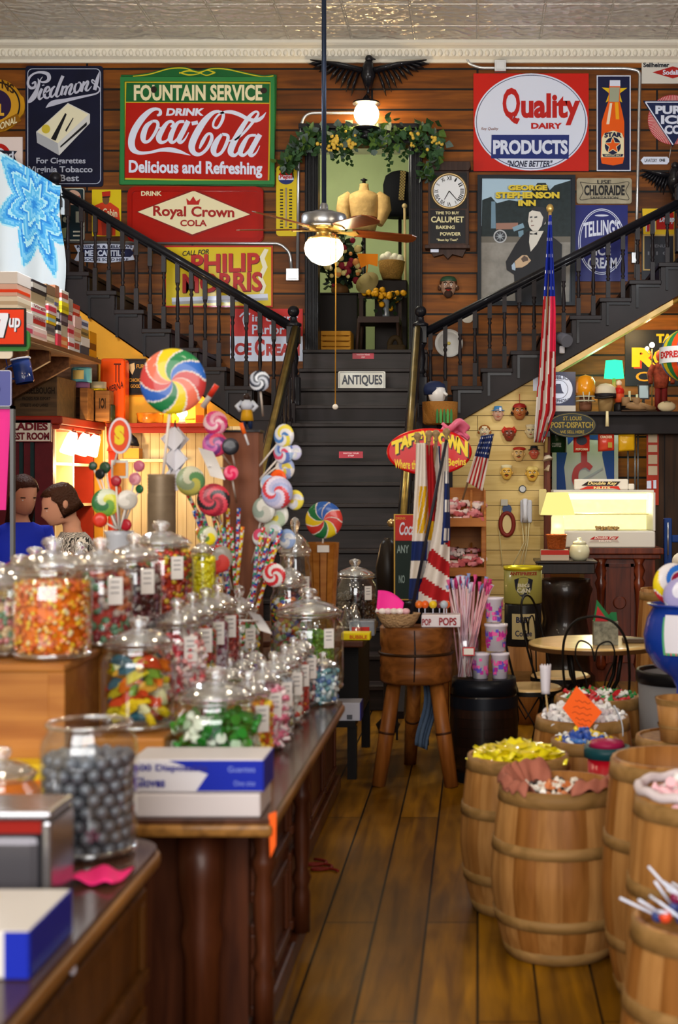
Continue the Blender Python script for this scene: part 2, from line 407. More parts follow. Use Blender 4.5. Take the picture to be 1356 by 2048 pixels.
# pressed tin ceiling
ct = bpy.data.materials.new('pressed_tin'); ct.use_nodes = True; N, L = nt(ct); b = N['Principled BSDF']
b.inputs['Base Color'].default_value = lin('d2cdc4'); b.inputs['Roughness'].default_value = .3; b.inputs['Metallic'].default_value = .55
tc = N.new('ShaderNodeTexCoord'); br = N.new('ShaderNodeTexBrick'); br.offset = 0; br.inputs['Scale'].default_value = 1
br.inputs['Brick Width'].default_value = .63; br.inputs['Row Height'].default_value = .63; br.inputs['Mortar Size'].default_value = .016; br.inputs['Mortar Smooth'].default_value = .6
L.new(tc.outputs['Object'], br.inputs['Vector'])
wv = N.new('ShaderNodeTexWave'); wv.wave_type = 'RINGS'; wv.inputs['Scale'].default_value = 2.2; wv.inputs['Distortion'].default_value = 9; wv.inputs['Detail'].default_value = 2; wv.inputs['Detail Scale'].default_value = 1.6
L.new(tc.outputs['Object'], wv.inputs['Vector'])
vo = N.new('ShaderNodeTexVoronoi'); vo.inputs['Scale'].default_value = 12; L.new(tc.outputs['Object'], vo.inputs['Vector'])
ad = N.new('ShaderNodeMath'); ad.operation = 'ADD'; L.new(wv.outputs['Fac'], ad.inputs[0]); L.new(vo.outputs['Distance'], ad.inputs[1])
mx = N.new('ShaderNodeMath'); mx.operation = 'MULTIPLY_ADD'; mx.inputs[1].default_value = -2.5; L.new(br.outputs['Fac'], mx.inputs[0]); L.new(ad.outputs[0], mx.inputs[2])
bp = N.new('ShaderNodeBump'); bp.inputs['Strength'].default_value = .9; bp.inputs['Distance'].default_value = .035; L.new(mx.outputs[0], bp.inputs['Height']); L.new(bp.outputs[0], b.inputs['Normal'])
struct(M().box(-5.85, 4.05, -4.35, YW + .15, ZC, ZC + .1), 'ceiling', [ct])
# ceiling cornice with a bead row
m = M(); pr = [(YW, ZC), (YW - .2, ZC), (YW - .2, ZC - .03), (YW - .17, ZC - .045), (YW - .10, ZC - .06), (YW - .08, ZC - .13), (YW - .03, ZC - .15), (YW - .03, ZC - .18), (YW, ZC - .18)]
m.prism([(a, b_) for a, b_ in pr], -5.7, 3.9, 0, 'YZ')
for i in range(108):
    x = -5.0 + i * .068
    m.ball((x, YW - .085, ZC - .098), (.026, .03, .036), 0, 8, 5)
struct(m, 'trim_1', [mat('ddd8ca', .45)])
# doorway trim, threshold, and the room beyond
m = M()
for px0, px1 in ((611, 634), (821, 845)):
    m.box(X(px0, YW), X(px1, YW), YW - .06, YW - .001, DZ0 - .7, DZ1 + .02)
    for k in range(3):
        w = (px1 - px0) / 3.6; a = px0 + 1.5 + k * w * 1.15
        m.box(X(a, YW), X(a + w * .6, YW), YW - .085, YW - .06, DZ0 - .6, DZ1)
m.box(X(606, YW), X(850, YW), YW - .09, YW - .001, DZ1, DZ1 + .14)
m.box(X(600, YW), X(856, YW), YW - .13, YW - .001, DZ1 + .14, DZ1 + .19)
m.box(DX0 - .03, DX0 + .02, YW - .04, YW + .15, DZ0, DZ1); m.box(DX1 - .02, DX1 + .03, YW - .04, YW + .15, DZ0, DZ1)
struct(m, 'trim_2', [blackpaint], bev=.004)
struct(M().box(DX0, DX1, YW - .03, YW + .15, DZ0 - .03, DZ0), 'trim_3', [mat('5d3a34', .5, var=.3)], bev=.006)
gw = mat('a9b888', .8, var=.06, vs=3)
struct(M().box(-2.9, .6, 17.3, 17.4, 2.8, 5.6), 'wall_far', [gw])
m = M(); m.box(-2.9, .6, YW + .15, 17.4, 2.8, 2.92); struct(m, 'floor_upper', [mat('4a2e1c', .6, var=.3)])
struct(M().box(-3.0, -2.9, YW + .15, 17.4, 2.8, 5.6), 'wall_far_left', [gw]); struct(M().box(.6, .7, YW + .15, 17.4, 2.8, 5.6), 'wall_far_right', [gw])
struct(M().box(-3.0, .7, YW + .15, 17.4, 5.6, 5.7), 'ceiling_far', [mat('d8d4c4', .8)])
lamp('upper_room_light', 'POINT', (-1.9, 15.6, 5.3), 24, (1, .95, .82), .2)
# ---------------------------------------------------------------- staircase
YF, ZL = 13.3, 2.335
stair = thing('staircase', 'dark painted wooden staircase that splits left and right from a landing below the lit doorway', 'staircase', (-1.13, 12, 0))
XL, XR = X(585, YF), X(842, YF)
RN, RI = .27, ZL / 13
for k in range(13):
    y0 = YF - RN * k; z = ZL - RI * k
    m = M(); m.box(XL + .02, XR - .02, y0, y0 + (RN + .02 if k else 1.15), 0 if k > 8 else z - .6, z - .035, 0)
    m.box(XL + .02, XR - .02, y0 - .03, y0 + RN if k else YW - .01, z - .035, z, 0)
    m.build('step', [wood('stair_riser', '322a2a', '1a1515', 'X', None, .45, scale=.7) if k == 0 else bpy.data.materials['stair_riser']], stair, bev=.006)
riserw = bpy.data.materials['stair_riser']
for i, (z, y) in enumerate(((2.515, YF + .3), (2.725, YF + .6), (2.938, YF + .9))):
    m = M(); m.box(X(582, YF), X(848, YF), y, YW - .07, z - .21, z - .035); m.box(X(582, YF), X(848, YF), y - .03, YW - .07, z - .035, z)
    m.build('step', [riserw], stair, bev=.006)
for x in (XL, XR):
    m = M(); pts = [(YF + .1, ZL + .06)] + [(YF - RN * 12 - .35, .05), (YF - RN * 12 - .35, 0), (YF - RN * 12 + .2, 0), (YF + .1, ZL - .55)]
    m.prism(pts, x - .025, x + .025, 0, 'YZ'); m.build('stringer', [darkwood], stair)
m = M(); m.box(X(490, YF), XL, YF, YF + .04, 0, ZL - .04); m.box(XR, X(905, YF), YF, YF + .04, 0, ZL - .04)
m.box(X(500, YF), X(908, YF), YF - .02, YW - .01, ZL - .14, ZL); m.build('landing', [darkwood], stair)
FL = [(-1, 504, 772, 55., 38., 12), (1, 907, 772, 59.3, 35.2, 9)]
def nose(side, j):
    s_, px, py, dx, dy, n = FL[0 if side < 0 else 1]
    return px + s_ * dx * (j - 1), py - dy * (j - 1)
def railz(side, px):
    return 656 - (590 - px) * .587 if side < 0 else 668 - (px - 842) * .51
for s_, px, py, dx, dy, n in FL:
    prof = []
    for j in range(1, n + 1):
        a = nose(s_, j)
        x0, x1 = X(a[0], YF), X(a[0] + s_ * dx, YF); z = Z(a[1], YF)
        lo, hi = min(x0, x1), max(x0, x1)
        m = M(); m.box(lo - (.025 if s_ > 0 else 0), hi + (.025 if s_ < 0 else 0), YF - .03, YW - .012, z - .04, z)
        m.box(x0 - .012, x0 + .012, YF + .045, YW - .012, z - Z(a[1] + dy, YF) + Z(a[1] + dy, YF) - dy * YF / F, z - .04)
        m.build('step', [darkwood], stair, bev=.005)
        prof += [(x0, z - dy * YF / F - .04), (x0, z - .04)]
    xe, ze = X(nose(s_, n + 1)[0], YF), Z(nose(s_, n)[1], YF) - .04
    low = [(X(-160, YF), Z(392, YF)), (X(163, YF), Z(621, YF)), (X(490, YF), Z(848, YF)), (X(504, YF), Z(848, YF))] if s_ < 0 else [(X(1460, YF), Z(532, YF)), (X(1330, YF), Z(606, YF)), (X(905, YF), Z(850, YF))]
    poly = prof + [(xe, ze)] + low
    m = M(); m.prism(poly, YF, YF + .045); m.build('stringer', [darkwood], stair)
    for j in range(1, n + 1):   # raised mouldings on the string board
        m = M()
        a = nose(s_, j); x0, x1 = sorted((a[0] + s_ * 9, a[0] + s_ * (dx - 3)))
        m.box(X(x0, YF), X(x1, YF), YF - .018, YF - .001, Z(a[1] + 14, YF), Z(a[1] + 7, YF)); m.box(X(x0, YF), X(x0 + 5, YF), YF - .018, YF - .001, Z(a[1] + 55, YF), Z(a[1] + 14, YF))
        m.build('moulding', [blackpaint], stair)
    # soffit boards
    m = M(); q = low[::-1] if s_ > 0 else low
    a, b2 = (low[0], low[-2] if s_ < 0 else low[-1])
    m.add([(a[0], YF + .045, a[1] - .004), (b2[0], YF + .045, b2[1] - .004), (b2[0], YW - .01, b2[1] - .004), (a[0], YW - .01, a[1] - .004)], [(0, 1, 2, 3)])
    m.build('soffit', [mat('c8a868', .6, var=.2)], stair)
    # handrail
    e0 = 590 if s_ < 0 else 842; e1 = 112 if s_ < 0 else 1362
    A, B = P(e0, railz(s_, e0), YF + .02), P(e1, railz(s_, e1), YF + .02)
    m = M(); m.tube([A, B], .05, 10, 0, True, False, .75); m.tube([A - Vector((0, 0, .035)), B - Vector((0, 0, .035))], .024, 8)
    m.build('handrail', [blackpaint], stair)
    for j in range(0, n + 1):
        for f in (.22, .72):
            if j == 0: q = (nose(s_, 1)[0] - s_ * dx * (1 - f), 810)
            else: q = (nose(s_, j)[0] + s_ * dx * f, nose(s_, j)[1])
            if (s_ < 0 and not 118 < q[0] < 572) or (s_ > 0 and not 858 < q[0] < 1352): continue
            zb = Z(q[1], YF) + .001; zt = Z(railz(s_, q[0]), YF) - .03; h = zt - zb; x = X(q[0], YF)
            m = M(); m.T = Matrix.Translation((x, YF + .02, zb))
            m.box(-.02, .02, -.02, .02, 0, h * .3); m.box(-.02, .02, -.02, .02, h * .76, h)
            m.lathe([(.018, h * .3), (.012, h * .32), (.021, h * .345), (.012, h * .37), (.02, h * .43), (.016, h * .55), (.011, h * .66), (.021, h * .69), (.012, h * .72), (.02, h * .745), (.02, h * .76)], n=10)
            m.build('baluster', [darkwood], stair)
def newel(px, ybase, yball, Y):
    x, zb, zt = X(px, Y), Z(ybase, Y), Z(yball, Y); h = zt - zb
    m = M(); m.T = Matrix.Translation((x, Y, zb))
    m.box(-.062, .062, -.062, .062, 0, h * .3); m.box(-.06, .06, -.06, .06, h * .66, h * .84)
    m.lathe([(.05, h * .3), (.034, h * .33), (.048, h * .36), (.036, h * .4), (.05, h * .5), (.034, h * .61), (.05, h * .64), (.05, h * .66)], n=14)
    m.lathe([(.075, h * .84), (.075, h * .87), (.04, h * .89), (.03, h * .92), (.035, h * .94)], n=16)
    p = m.build('newel_post', [blackpaint], stair, bev=.004)
    M().ball((x, Y, zt), .055, 0, 20, 14).build('ball_finial', [blackpaint], p)
newel(587, 811, 623, YF + .02); newel(841, 811, 623, YF + .02); newel(111, 527, 356, YF + .02); newel(1364, 505, 350, YF + .02)
# rails of the lower flight, gold reflected light coloured in along the top
gold_glint = mat('86703a', .3, .6, var=.45, vs=7)
for x, dxx in ((XL + .03, 0), (XR - .03, 0)):
    A = Vector((x, YF - .02, ZL + .70)); n_ = 11
    sl = RI / RN
    B = A + Vector((0, -RN * n_, -RI * n_))
    m = M(); m.tube([A, B], .046, 10, 0, True, False, 1.0); m.tube([A + Vector((0, 0, .03)), B + Vector((0, 0, .03))], .03, 10, 1, True, False, .8)
    m.build('handrail', [blackpaint, gold_glint], stair)
    for k in range(1, 12):
        y = YF - RN * k + .1; zb = ZL - RI * k + .001; zt = A.z + (y - A.y) * sl - .03; h = zt - zb
        m = M(); m.T = Matrix.Translation((x, y, zb))
        m.box(-.018, .018, -.018, .018, 0, h * .25); m.box(-.018, .018, -.018, .018, h * .78, h)
        m.lathe([(.016, h * .25), (.011, h * .28), (.02, h * .31), (.014, h * .5), (.02, h * .73), (.016, h * .78)], n=8)
        m.build('baluster', [darkwood], stair)
    m = M(); yb = B.y + .05; m.box(x - .06, x + .06, yb - .06, yb + .06, 0, B.z + .02); p = m.build('newel_post', [blackpaint], stair, bev=.005)
    M().ball((x, yb, B.z + .09), .07).build('ball_finial', [blackpaint], p)
# walls under the two side flights
def under(name, pts, Y, mt):
    m = M(); m.prism([(X(a, Y), b if abs(b) < 20 else Z(b, Y)) for a, b in pts], Y, Y + .05); return struct(m, name, [mt])
YU = YF + .06
mustard = mat('d99a2e', .6, var=.12, vs=3)
bead = wood('beadboard', 'e8d2a2', 'd8bf8c', 'Z', .085, .5, '8a6a3a', .8, 9, .005, knots=False, tone=.96, planes='ZX')
under('wall_understair_left', [(-160, 395), (163, 624), (489, 851), (489, 0), (-160, 0)], YU, mustard)
under('wall_understair_right', [(878, 846), (905, 852), (1091, 745), (1091, 0), (878, 0)], YU, creamboard)
struct(M().box(X(1088, YF), X(1101, YF), YF - .03, YF + .1, 0, Z(742, YF)), 'trim_4', [wood('post_red', '7a3a22', '52241a', 'Z', knots=False)], bev=.006)
m = M(); A, B = P(1100, 741, YF), P(1345, 600, YF)
m.prism([(A.x, A.z), (B.x, B.z), (B.x, B.z - .05), (A.x, A.z - .06)], YF - .03, YF + .4); struct(m, 'trim_5', [mat('d8b878', .5, var=.2)])
# beam across the alcove on the right, its post and boarded side
m = M(); m.box(X(1096, 13.2), 3.9, 13.2, 13.5, Z(868, 13.2), Z(830, 13.2)); m.box(X(1090, 13.1), 3.9, 13.08, 13.9, Z(832, 13.2), Z(824, 13.2))
struct(m, 'trim_6', [darkwood], bev=.006)
m = M(); m.box(X(1296, 13.4), 3.9, 13.4, 13.5, 0, Z(868, 13.4)); struct(m, 'wall_alcove', [wood('dark_boards', '4c3422', '2a1c12', 'Z', .22, .6, '0c0805', .8, 9, .01, tone=.7, planes='ZX')])
# ================================================================ enamel signs on the back wall
def pm(h, **k): return mat(h, **{'rough': .38, 'coat': .06, **k})
WHITE, CREAM, NAVY, RED, GREEN, YEL, BLACK = pm('d6def2'), pm('e6dcb4'), pm('10143a'), pm('b51f1a'), pm('1c6632'), pm('dcb91e'), pm('15151a')
# round lodge emblem, cut by the picture edge
s = Sign('lodge_emblem', 'round gold and purple lodge emblem with winged edge above the white oil sign', (-62, 158, 48, 266), pm('c08a1c', var=.3), YW, poly=[(-7 + 54 * cos(a) * (1 + .07 * (abs(cos(2 * a)) > .8)), 212 + 53 * sin(a)) for a in [2 * pi * i / 60 for i in range(60)]])
s.shapes('artwork', [(BLACK, ell(-7, 212, 49, 48)), (pm('c9962a'), ell(-7, 212, 46, 45)), (pm('2c1c3e'), ell(-7, 211, 31, 31)), (pm('8a5a10'), [(20, 236), (36, 228), (44, 243), (10, 262), (-10, 264), (-10, 254)])])
s.texts([(pm('3a2410'), 'NS', 5, 166, 30, 184, dict(tilt=-12, bold=.03)), (pm('d9a838'), 'L', 0, 209, 10, 233, dict(bold=.05)), (CREAM, 'ONAL', 2, 240, 36, 254, dict(tilt=14))])
s = Sign('oil_sign', 'small white sign with red ring and black banner under the round gold emblem', (-60, 275, 46, 342), pm('e4d5d2'), YW)
s.shapes('artwork', [(RED, ell(0, 318, 24, 30)), (WHITE, ell(0, 318, 15, 21)), (pm('1c2233'), [(-40, 300), (36, 303), (30, 311), (35, 326), (-40, 322)])])
s.texts([(WHITE, 'nd', 8, 304, 29, 319, dict(bold=.04))])
# dark blue tobacco sign
s = Sign('tobacco_sign', 'tall navy enamel sign with white script and a drawn cigarette packet', (52, 133, 207, 374), pm('11142c', var=.25, vs=4), YW, poly=rrect(52, 207, 133, 374, 6))
s.frame('border', pm('a9b2c8'), 1.6, (56, 138, 203, 369), 9)
PC = 160 / 1356
lines = [[(130, 330, 25), (185, 300, 35), (180, 380, 42), (110, 400, 45), (62, 330, 42), (90, 220, 38), (180, 150, 32), (290, 135, 42), (395, 165, 62), (420, 235, 65), (380, 290, 45), (300, 300, 30), (270, 270, 20), (310, 210, 10)],
    [(230, 240, 12), (250, 310, 42), (215, 430, 62), (165, 540, 90), (90, 625, 60), (50, 645, 8)], [(318, 345, 40), (322, 362, 40)], [(300, 410, 45), (250, 530, 52), (262, 590, 35), (330, 545, 14)],
    [(340, 500, 15), (425, 430, 30), (408, 382, 32), (360, 420, 48), (340, 530, 52), (390, 572, 32), (455, 510, 14)], [(520, 370, 28), (470, 420, 42), (440, 510, 48), (470, 552, 30), (540, 470, 22)],
    [(655, 195, 55), (590, 350, 52), (540, 500, 52), (560, 550, 26), (605, 515, 10)], [(660, 365, 42), (620, 525, 48)], [(640, 430, 20), (700, 375, 30), (722, 395, 38), (682, 520, 48)], [(715, 430, 20), (780, 345, 30), (810, 355, 38), (762, 490, 46), (800, 502, 22), (855, 440, 12)],
    [(885, 320, 25), (850, 410, 42), (870, 482, 36), (930, 440, 32), (962, 350, 32), (930, 302, 22), (900, 330, 10)], [(1015, 290, 42), (962, 465, 48)], [(990, 385, 20), (1060, 292, 30), (1082, 312, 38), (1042, 420, 46), (1080, 442, 26), (1140, 370, 12)],
    [(1275, 120, 8), (1240, 250, 58), (1190, 435, 62)], [(1230, 330, 20), (1160, 262, 24), (1150, 305, 22), (1250, 380, 24), (1277, 430, 26), (1220, 495, 26), (1000, 545, 40), (700, 610, 62), (480, 660, 90), (365, 735, 6)]]
s.strokes('script', pm('b9bcd0'), lines, PC, (50, 130))
cx = lambda x, y: (x * 260 / 1356, 120 + y * 260 / 1356)
pk = [cx(715, 455), cx(945, 570), cx(945, 665), cx(625, 1000), cx(395, 870), cx(385, 755)]
s.shapes('packet', [(pm('cfd0d0'), pk), (pm('e2ddc0'), [cx(715, 465), cx(930, 575), cx(610, 875), cx(400, 755)]), (pm('a8abb2'), [cx(610, 875), cx(625, 1000), cx(395, 870), cx(390, 760)]), (pm('c9b43a'), ell(*cx(488, 727), 8.5, 9)), (BLACK, [cx(540, 830), cx(690, 560), cx(705, 575), cx(590, 850)]), (BLACK, [cx(690, 740), cx(770, 610), cx(776, 618), cx(700, 760)]), (BLACK, [cx(640, 905), cx(915, 655), cx(915, 690), cx(640, 925)])])
GL = pm('aeb3c4')
s.texts([(GL, 'For Cigarettes', 75, 317, 173, 332), (GL, 'Virginia Tobacco', 59, 334, 187, 350), (GL, 'is Best', 103, 351, 160, 364)])
# the big fountain service sign
top = [(244, 152), (268, 152), (300, 148), (340, 137), (372, 136), (398, 144), (425, 137), (455, 138), (500, 148), (528, 153), (548, 151), (553, 153)]
s = Sign('fountain_service_sign', 'big green framed red soda sign with white script, largest sign on the left wall', (240, 136, 553, 374), pm('1b5f2e', var=.2, vs=4), YW, .04, poly=[(240, 370), (549, 375), (554, 152)] + top[::-1][1:] + [(244, 152)])
s.strokes('gold_line', pm('c8c028'), [[(x, y + 3, 2.2) for x, y in top[1:-1]], [(360, 149, 2), (378, 144, 3), (398, 147, 2), (415, 153, 2), (432, 147, 3)], [(360, 147, 2), (378, 152, 3), (398, 150, 2), (415, 143, 2), (432, 148, 3)]])
s.frame('border', pm('2c7a40'), 8, (244, 158, 551, 372), 0, .03)
s.shapes('fields', [(pm('d0b62a'), [(252, 165), (544, 167), (540, 366), (249, 361)]), (pm('1c6030', var=.15), [(255, 168), (541, 170), (540, 208), (254, 206)]), (pm('ae1d14', var=.12, vs=3, rough=.22), [(254, 208), (540, 210), (537, 363), (251, 358)])])
s.texts([(CREAM, 'FOUNTAIN SERVICE', 270, 172, 526, 204, dict(bold=.035)), (WHITE, 'DRINK', 334, 219, 410, 234, dict(bold=.05, shear=.15)), (WHITE, 'Delicious and Refreshing', 260, 324, 526, 357, dict(bold=.035, tilt=-4))])
coke = [[(300, 108, 16), (328, 92, 30), (325, 58, 24), (285, 48, 28), (235, 68, 42), (165, 135, 56), (100, 235, 62), (70, 330, 62), (80, 405, 56), (135, 442, 34), (230, 440, 24), (330, 418, 30), (420, 415, 44), (500, 432, 34), (560, 452, 16), (602, 466, 3)],
    [(258, 158, 24), (205, 205, 44), (175, 290, 52), (185, 340, 36), (228, 335, 26), (280, 265, 28), (308, 195, 30), (295, 160, 28), (258, 158, 24)], [(300, 212, 14), (330, 218, 14), (360, 205, 10)],
    [(425, 212, 22), (448, 185, 26), (430, 160, 24), (390, 175, 32), (345, 240, 46), (315, 305, 52), (335, 348, 34), (385, 335, 20), (425, 285, 12)], [(545, 162, 24), (490, 170, 28), (445, 240, 42), (420, 315, 48), (440, 350, 28), (490, 310, 22), (545, 215, 26), (562, 165, 24)],
    [(582, 155, 44), (540, 240, 46), (500, 320, 46), (512, 350, 30), (550, 322, 16), (586, 258, 7)], [(612, 180, 34), (668, 168, 34)],
    [(860, 68, 22), (800, 85, 36), (720, 165, 56), (645, 290, 62), (612, 385, 60), (635, 445, 44), (690, 455, 30), (750, 405, 30), (792, 320, 32), (785, 275, 26), (750, 280, 26), (710, 345, 34), (682, 405, 16)],
    [(850, 70, 22), (895, 90, 28), (888, 150, 28), (848, 215, 24), (808, 208, 20), (812, 160, 20), (850, 105, 18), (900, 78, 22), (970, 76, 34), (1045, 100, 36), (1120, 138, 32), (1190, 152, 36), (1245, 125, 28), (1282, 78, 4)],
    [(885, 275, 24), (840, 335, 46), (808, 415, 54), (830, 462, 34), (880, 440, 28), (925, 360, 32), (938, 290, 28), (885, 275, 24)], [(930, 330, 14), (960, 335, 14), (990, 318, 10)],
    [(1000, 330, 14), (1075, 270, 22), (1165, 165, 26), (1212, 95, 22), (1188, 72, 20), (1130, 120, 34), (1050, 240, 48), (975, 385, 58), (965, 445, 50), (1005, 465, 28), (1055, 410, 12)],
    [(1190, 285, 24), (1125, 295, 28), (1075, 370, 46), (1050, 440, 46), (1080, 465, 28), (1130, 420, 22), (1180, 340, 28), (1205, 285, 24)], [(1228, 278, 44), (1180, 360, 48), (1140, 440, 48), (1155, 468, 30), (1195, 440, 14), (1226, 378, 6)]]
s.strokes('script', WHITE, coke, 300 / 1356, (250, 210))
s.shapes('chips', [(pm('2a1a16'), ell(310, 182, 6, 7, 9)), (pm('2a1a16'), ell(529, 184, 7, 6, 9))])
# small dial sign, doorman sign
s = Sign('tonic_sign', 'narrow dark green sign with a pink circle beside the upper newel ball', (122, 377, 170, 482), pm('1a2c34'), YW, poly=rrect(122, 170, 377, 482, 3))
s.frame('border', pm('c9c6b4'), 2, (122, 377, 170, 482), 3)
s.shapes('artwork', [(pm('d8b09c'), ell(147, 396, 16, 15)), (pm('b8584a'), [(132, 398), (162, 392), (161, 404), (140, 406)]), (pm('b5b9a8'), ell(132, 424, 6, 6)), (pm('b5b9a8'), ell(133, 440, 6, 6)), (pm('a8ac9c'), [(153, 424), (165, 424), (165, 446), (153, 446)]), (pm('8e9a74'), [(125, 458), (140, 455), (140, 478), (125, 478)]), (pm('c9c6b4'), [(148, 463), (164, 463), (164, 466), (148, 466)]), (pm('c9c6b4'), [(148, 471), (164, 471), (164, 474), (148, 474)])])
s = Sign('doorman_sign', 'yellow sign with a man in a red uniform left of the lozenge cola sign', (185, 380, 243, 473), pm('d4bb18'), YW)
s.shapes('figure', [(pm('c43a1c'), [(188, 470), (190, 412), (204, 406), (222, 406), (239, 418), (241, 440), (232, 458), (232, 472), (206, 472)]), (pm('6a4a30'), ell(213, 400, 7, 10)), (pm('b32a18'), [(205, 385), (222, 383), (222, 394), (206, 395)]), (pm('2c1a14'), [(206, 394), (221, 393), (221, 396), (206, 397)]), (pm('8a2414'), [(204, 445), (228, 445), (226, 472), (206, 472)])])
s.texts([(CREAM, 'McCabin', 192, 418, 236, 433, dict(tilt=-5)), (CREAM, 'tobacco', 200, 437, 230, 441)])
# red cola sign with lozenge
s = Sign('lozenge_cola_sign', 'red embossed cola sign with a cream lozenge and crown, below the big soda sign', (256, 374, 529, 487), pm('a5180f', var=.15, vs=3, rough=.2), YW, .03, poly=rrect(257, 528, 375, 486, 12))
s.frame('border', pm('9c150d', rough=.2), 9, (257, 375, 528, 486), 8, .022)
s.shapes('lozenge', [(pm('7d120c'), [(273, 425), (389, 379), (505, 430), (386, 474)]), (CREAM, [(277, 425), (389, 383), (501, 430), (386, 470)]), (RED, [(376, 411), (374, 398), (381, 404), (388, 394), (394, 404), (402, 399), (399, 411)])])
s.texts([(CREAM, 'DRINK', 284, 384, 325, 393, dict(bold=.03)), (pm('9c1a14'), 'Royal Crown', 308, 414, 470, 441, dict(bold=.03, tilt=-3)), (pm('9c1a14'), 'COLA', 362, 441, 415, 454, dict(bold=.03))])
# mercantile pennant
s = Sign('mercantile_sign', 'white and navy banner shaped mercantile sign seen behind the left balusters', (148, 488, 271, 528), WHITE, YW, poly=[(149, 491), (210, 488), (270, 491), (264, 504), (270, 520), (210, 527), (149, 522), (157, 506)])
s.shapes('fields', [(pm('171b40'), [(160, 498), (262, 498), (269, 507), (262, 515), (160, 515), (167, 507)])])
s.texts([(pm('171b40'), 'REISSNER & BELLOWS', 155, 491, 266, 497, dict(bold=.04)), (WHITE, 'MERCANTILE', 171, 501, 250, 513, dict(bold=.04)), (pm('171b40'), 'GOODS SOLD HERE', 165, 517, 258, 523, dict(bold=.03))])
# yellow cigarette sign
s = Sign('cigarette_sign', 'yellow tin sign with red block letters and a white cigarette, behind the left balusters', (330, 492, 546, 615), pm('d9c01a', var=.1, vs=3, rough=.22), YW)
s.frame('border', RED, 3, (330, 492, 546, 615))
s.shapes('artwork', [(WHITE, [(344, 596), (536, 588), (537, 601), (346, 610)]), (pm('a8aab0'), [(344, 604), (536, 596), (537, 601), (346, 610)]), (pm('e9e4c8'), [(520, 588), (524, 570), (517, 555), (526, 535), (520, 515), (530, 498), (538, 500), (530, 518), (536, 535), (526, 556), (533, 572), (528, 588)])])
s.texts([(BLACK, 'CALL FOR', 366, 501, 419, 511, dict(shear=.2, tilt=4)), (RED, 'PHILIP', 383, 508, 520, 545, dict(bold=.03, shadow=(pm('5c0f0c'), 1.3, 1.3), tilt=4)), (RED, 'MORRIS', 366, 546, 525, 585, dict(bold=.03, shadow=(pm('5c0f0c'), 1.3, 1.3), tilt=4))])
# ice cream sign
s = Sign('ice_cream_sign', 'half red half white ice cream parlor sign behind the balusters left of the doorway', (461, 618, 606, 723), pm('c2201c'), YW)
s.shapes('fields', [(WHITE, [(461, 673), (606, 673), (606, 723), (461, 723)])])
s.strokes('script', WHITE, [[(480, 634, 3), (490, 626, 4), (501, 629, 4)], [(493, 627, 4), (488, 640, 4.5), (493, 658, 4)]])
s.texts([(WHITE, 'in coury', 505, 630, 597, 648, dict(bold=.02)), (WHITE, 'Parlor', 505, 650, 570, 669, dict(bold=.02)), (RED, 'ICE', 464, 686, 504, 711, dict(bold=.05)), (RED, 'C', 510, 678, 530, 713, dict(bold=.05)), (RED, 'REAM', 533, 688, 600, 712, dict(bold=.05))])
# thermometer
s = Sign('thermometer_sign', 'long yellow thermometer with a red white and blue cap disc, hung left of the doorway', (553, 333, 597, 473), pm('d2b91c'), YW, .025, poly=rrect(553, 597, 333, 473, 7), cat='thermometer')
s.shapes('bottle_cap', [(pm('1d2c6a'), ell(573, 357, 16, 13)), (WHITE, [(558, 361), (558, 351), (588, 351), (588, 361)]), (RED, ell(573, 352, 15, 8, 20, pi, 2 * pi))])
s.texts([(RED, 'Pepsi', 560, 351, 586, 361, dict(bold=.03, shear=.2))])
m = M(); d = s.layer()
for k in range(13):
    y = 380 + k * 6.2
    for x0, x1 in ((561, 567), (579, 585)): m.face([(u, d, w) for u, w in (s.uv(x0, y), s.uv(x1, y), s.uv(x1, y + 2.6), s.uv(x0, y + 2.6))])
m.build('scale', [BLACK], s.t)
M().cyl(P(573, 455, YW) + Vector((0, -.034, 0)), P(573, 377, YW) + Vector((0, -.034, 0)), .008, n=8).build('glass_tube', [pm('b8a890')], s.t)
# dairy sign
s = Sign('dairy_sign', 'red dairy sign with a big white oval and a blue bar', (947, 148, 1177, 343), pm('c22014'), YW)
s.shapes('oval', [(WHITE, ell(1062, 245, 113, 97, 64)), (pm('2a3560'), ell(1062, 245, 110, 94, 64)), (WHITE, ell(1062, 245, 108.6, 92.6, 64)), (pm('1c2c70'), [(983, 271), (1138, 271), (1137, 319), (982, 318)])])
s.texts([(RED, 'Q', 1005, 177, 1040, 250, dict(bold=.03)), (RED, 'uality', 1042, 188, 1160, 252, dict(bold=.04)), (RED, 'DAIRY', 1062, 247, 1124, 259, dict(bold=.05)), (WHITE, 'PRODUCTS', 986, 281, 1135, 310, dict(bold=.045)), (pm('1c2440'), '"NONE BETTER"', 1015, 322, 1105, 335, dict(shear=.25, bold=.03)), (pm('8a6a6a'), 'Roy Quality', 962, 256, 997, 263, dict(shear=.3))])
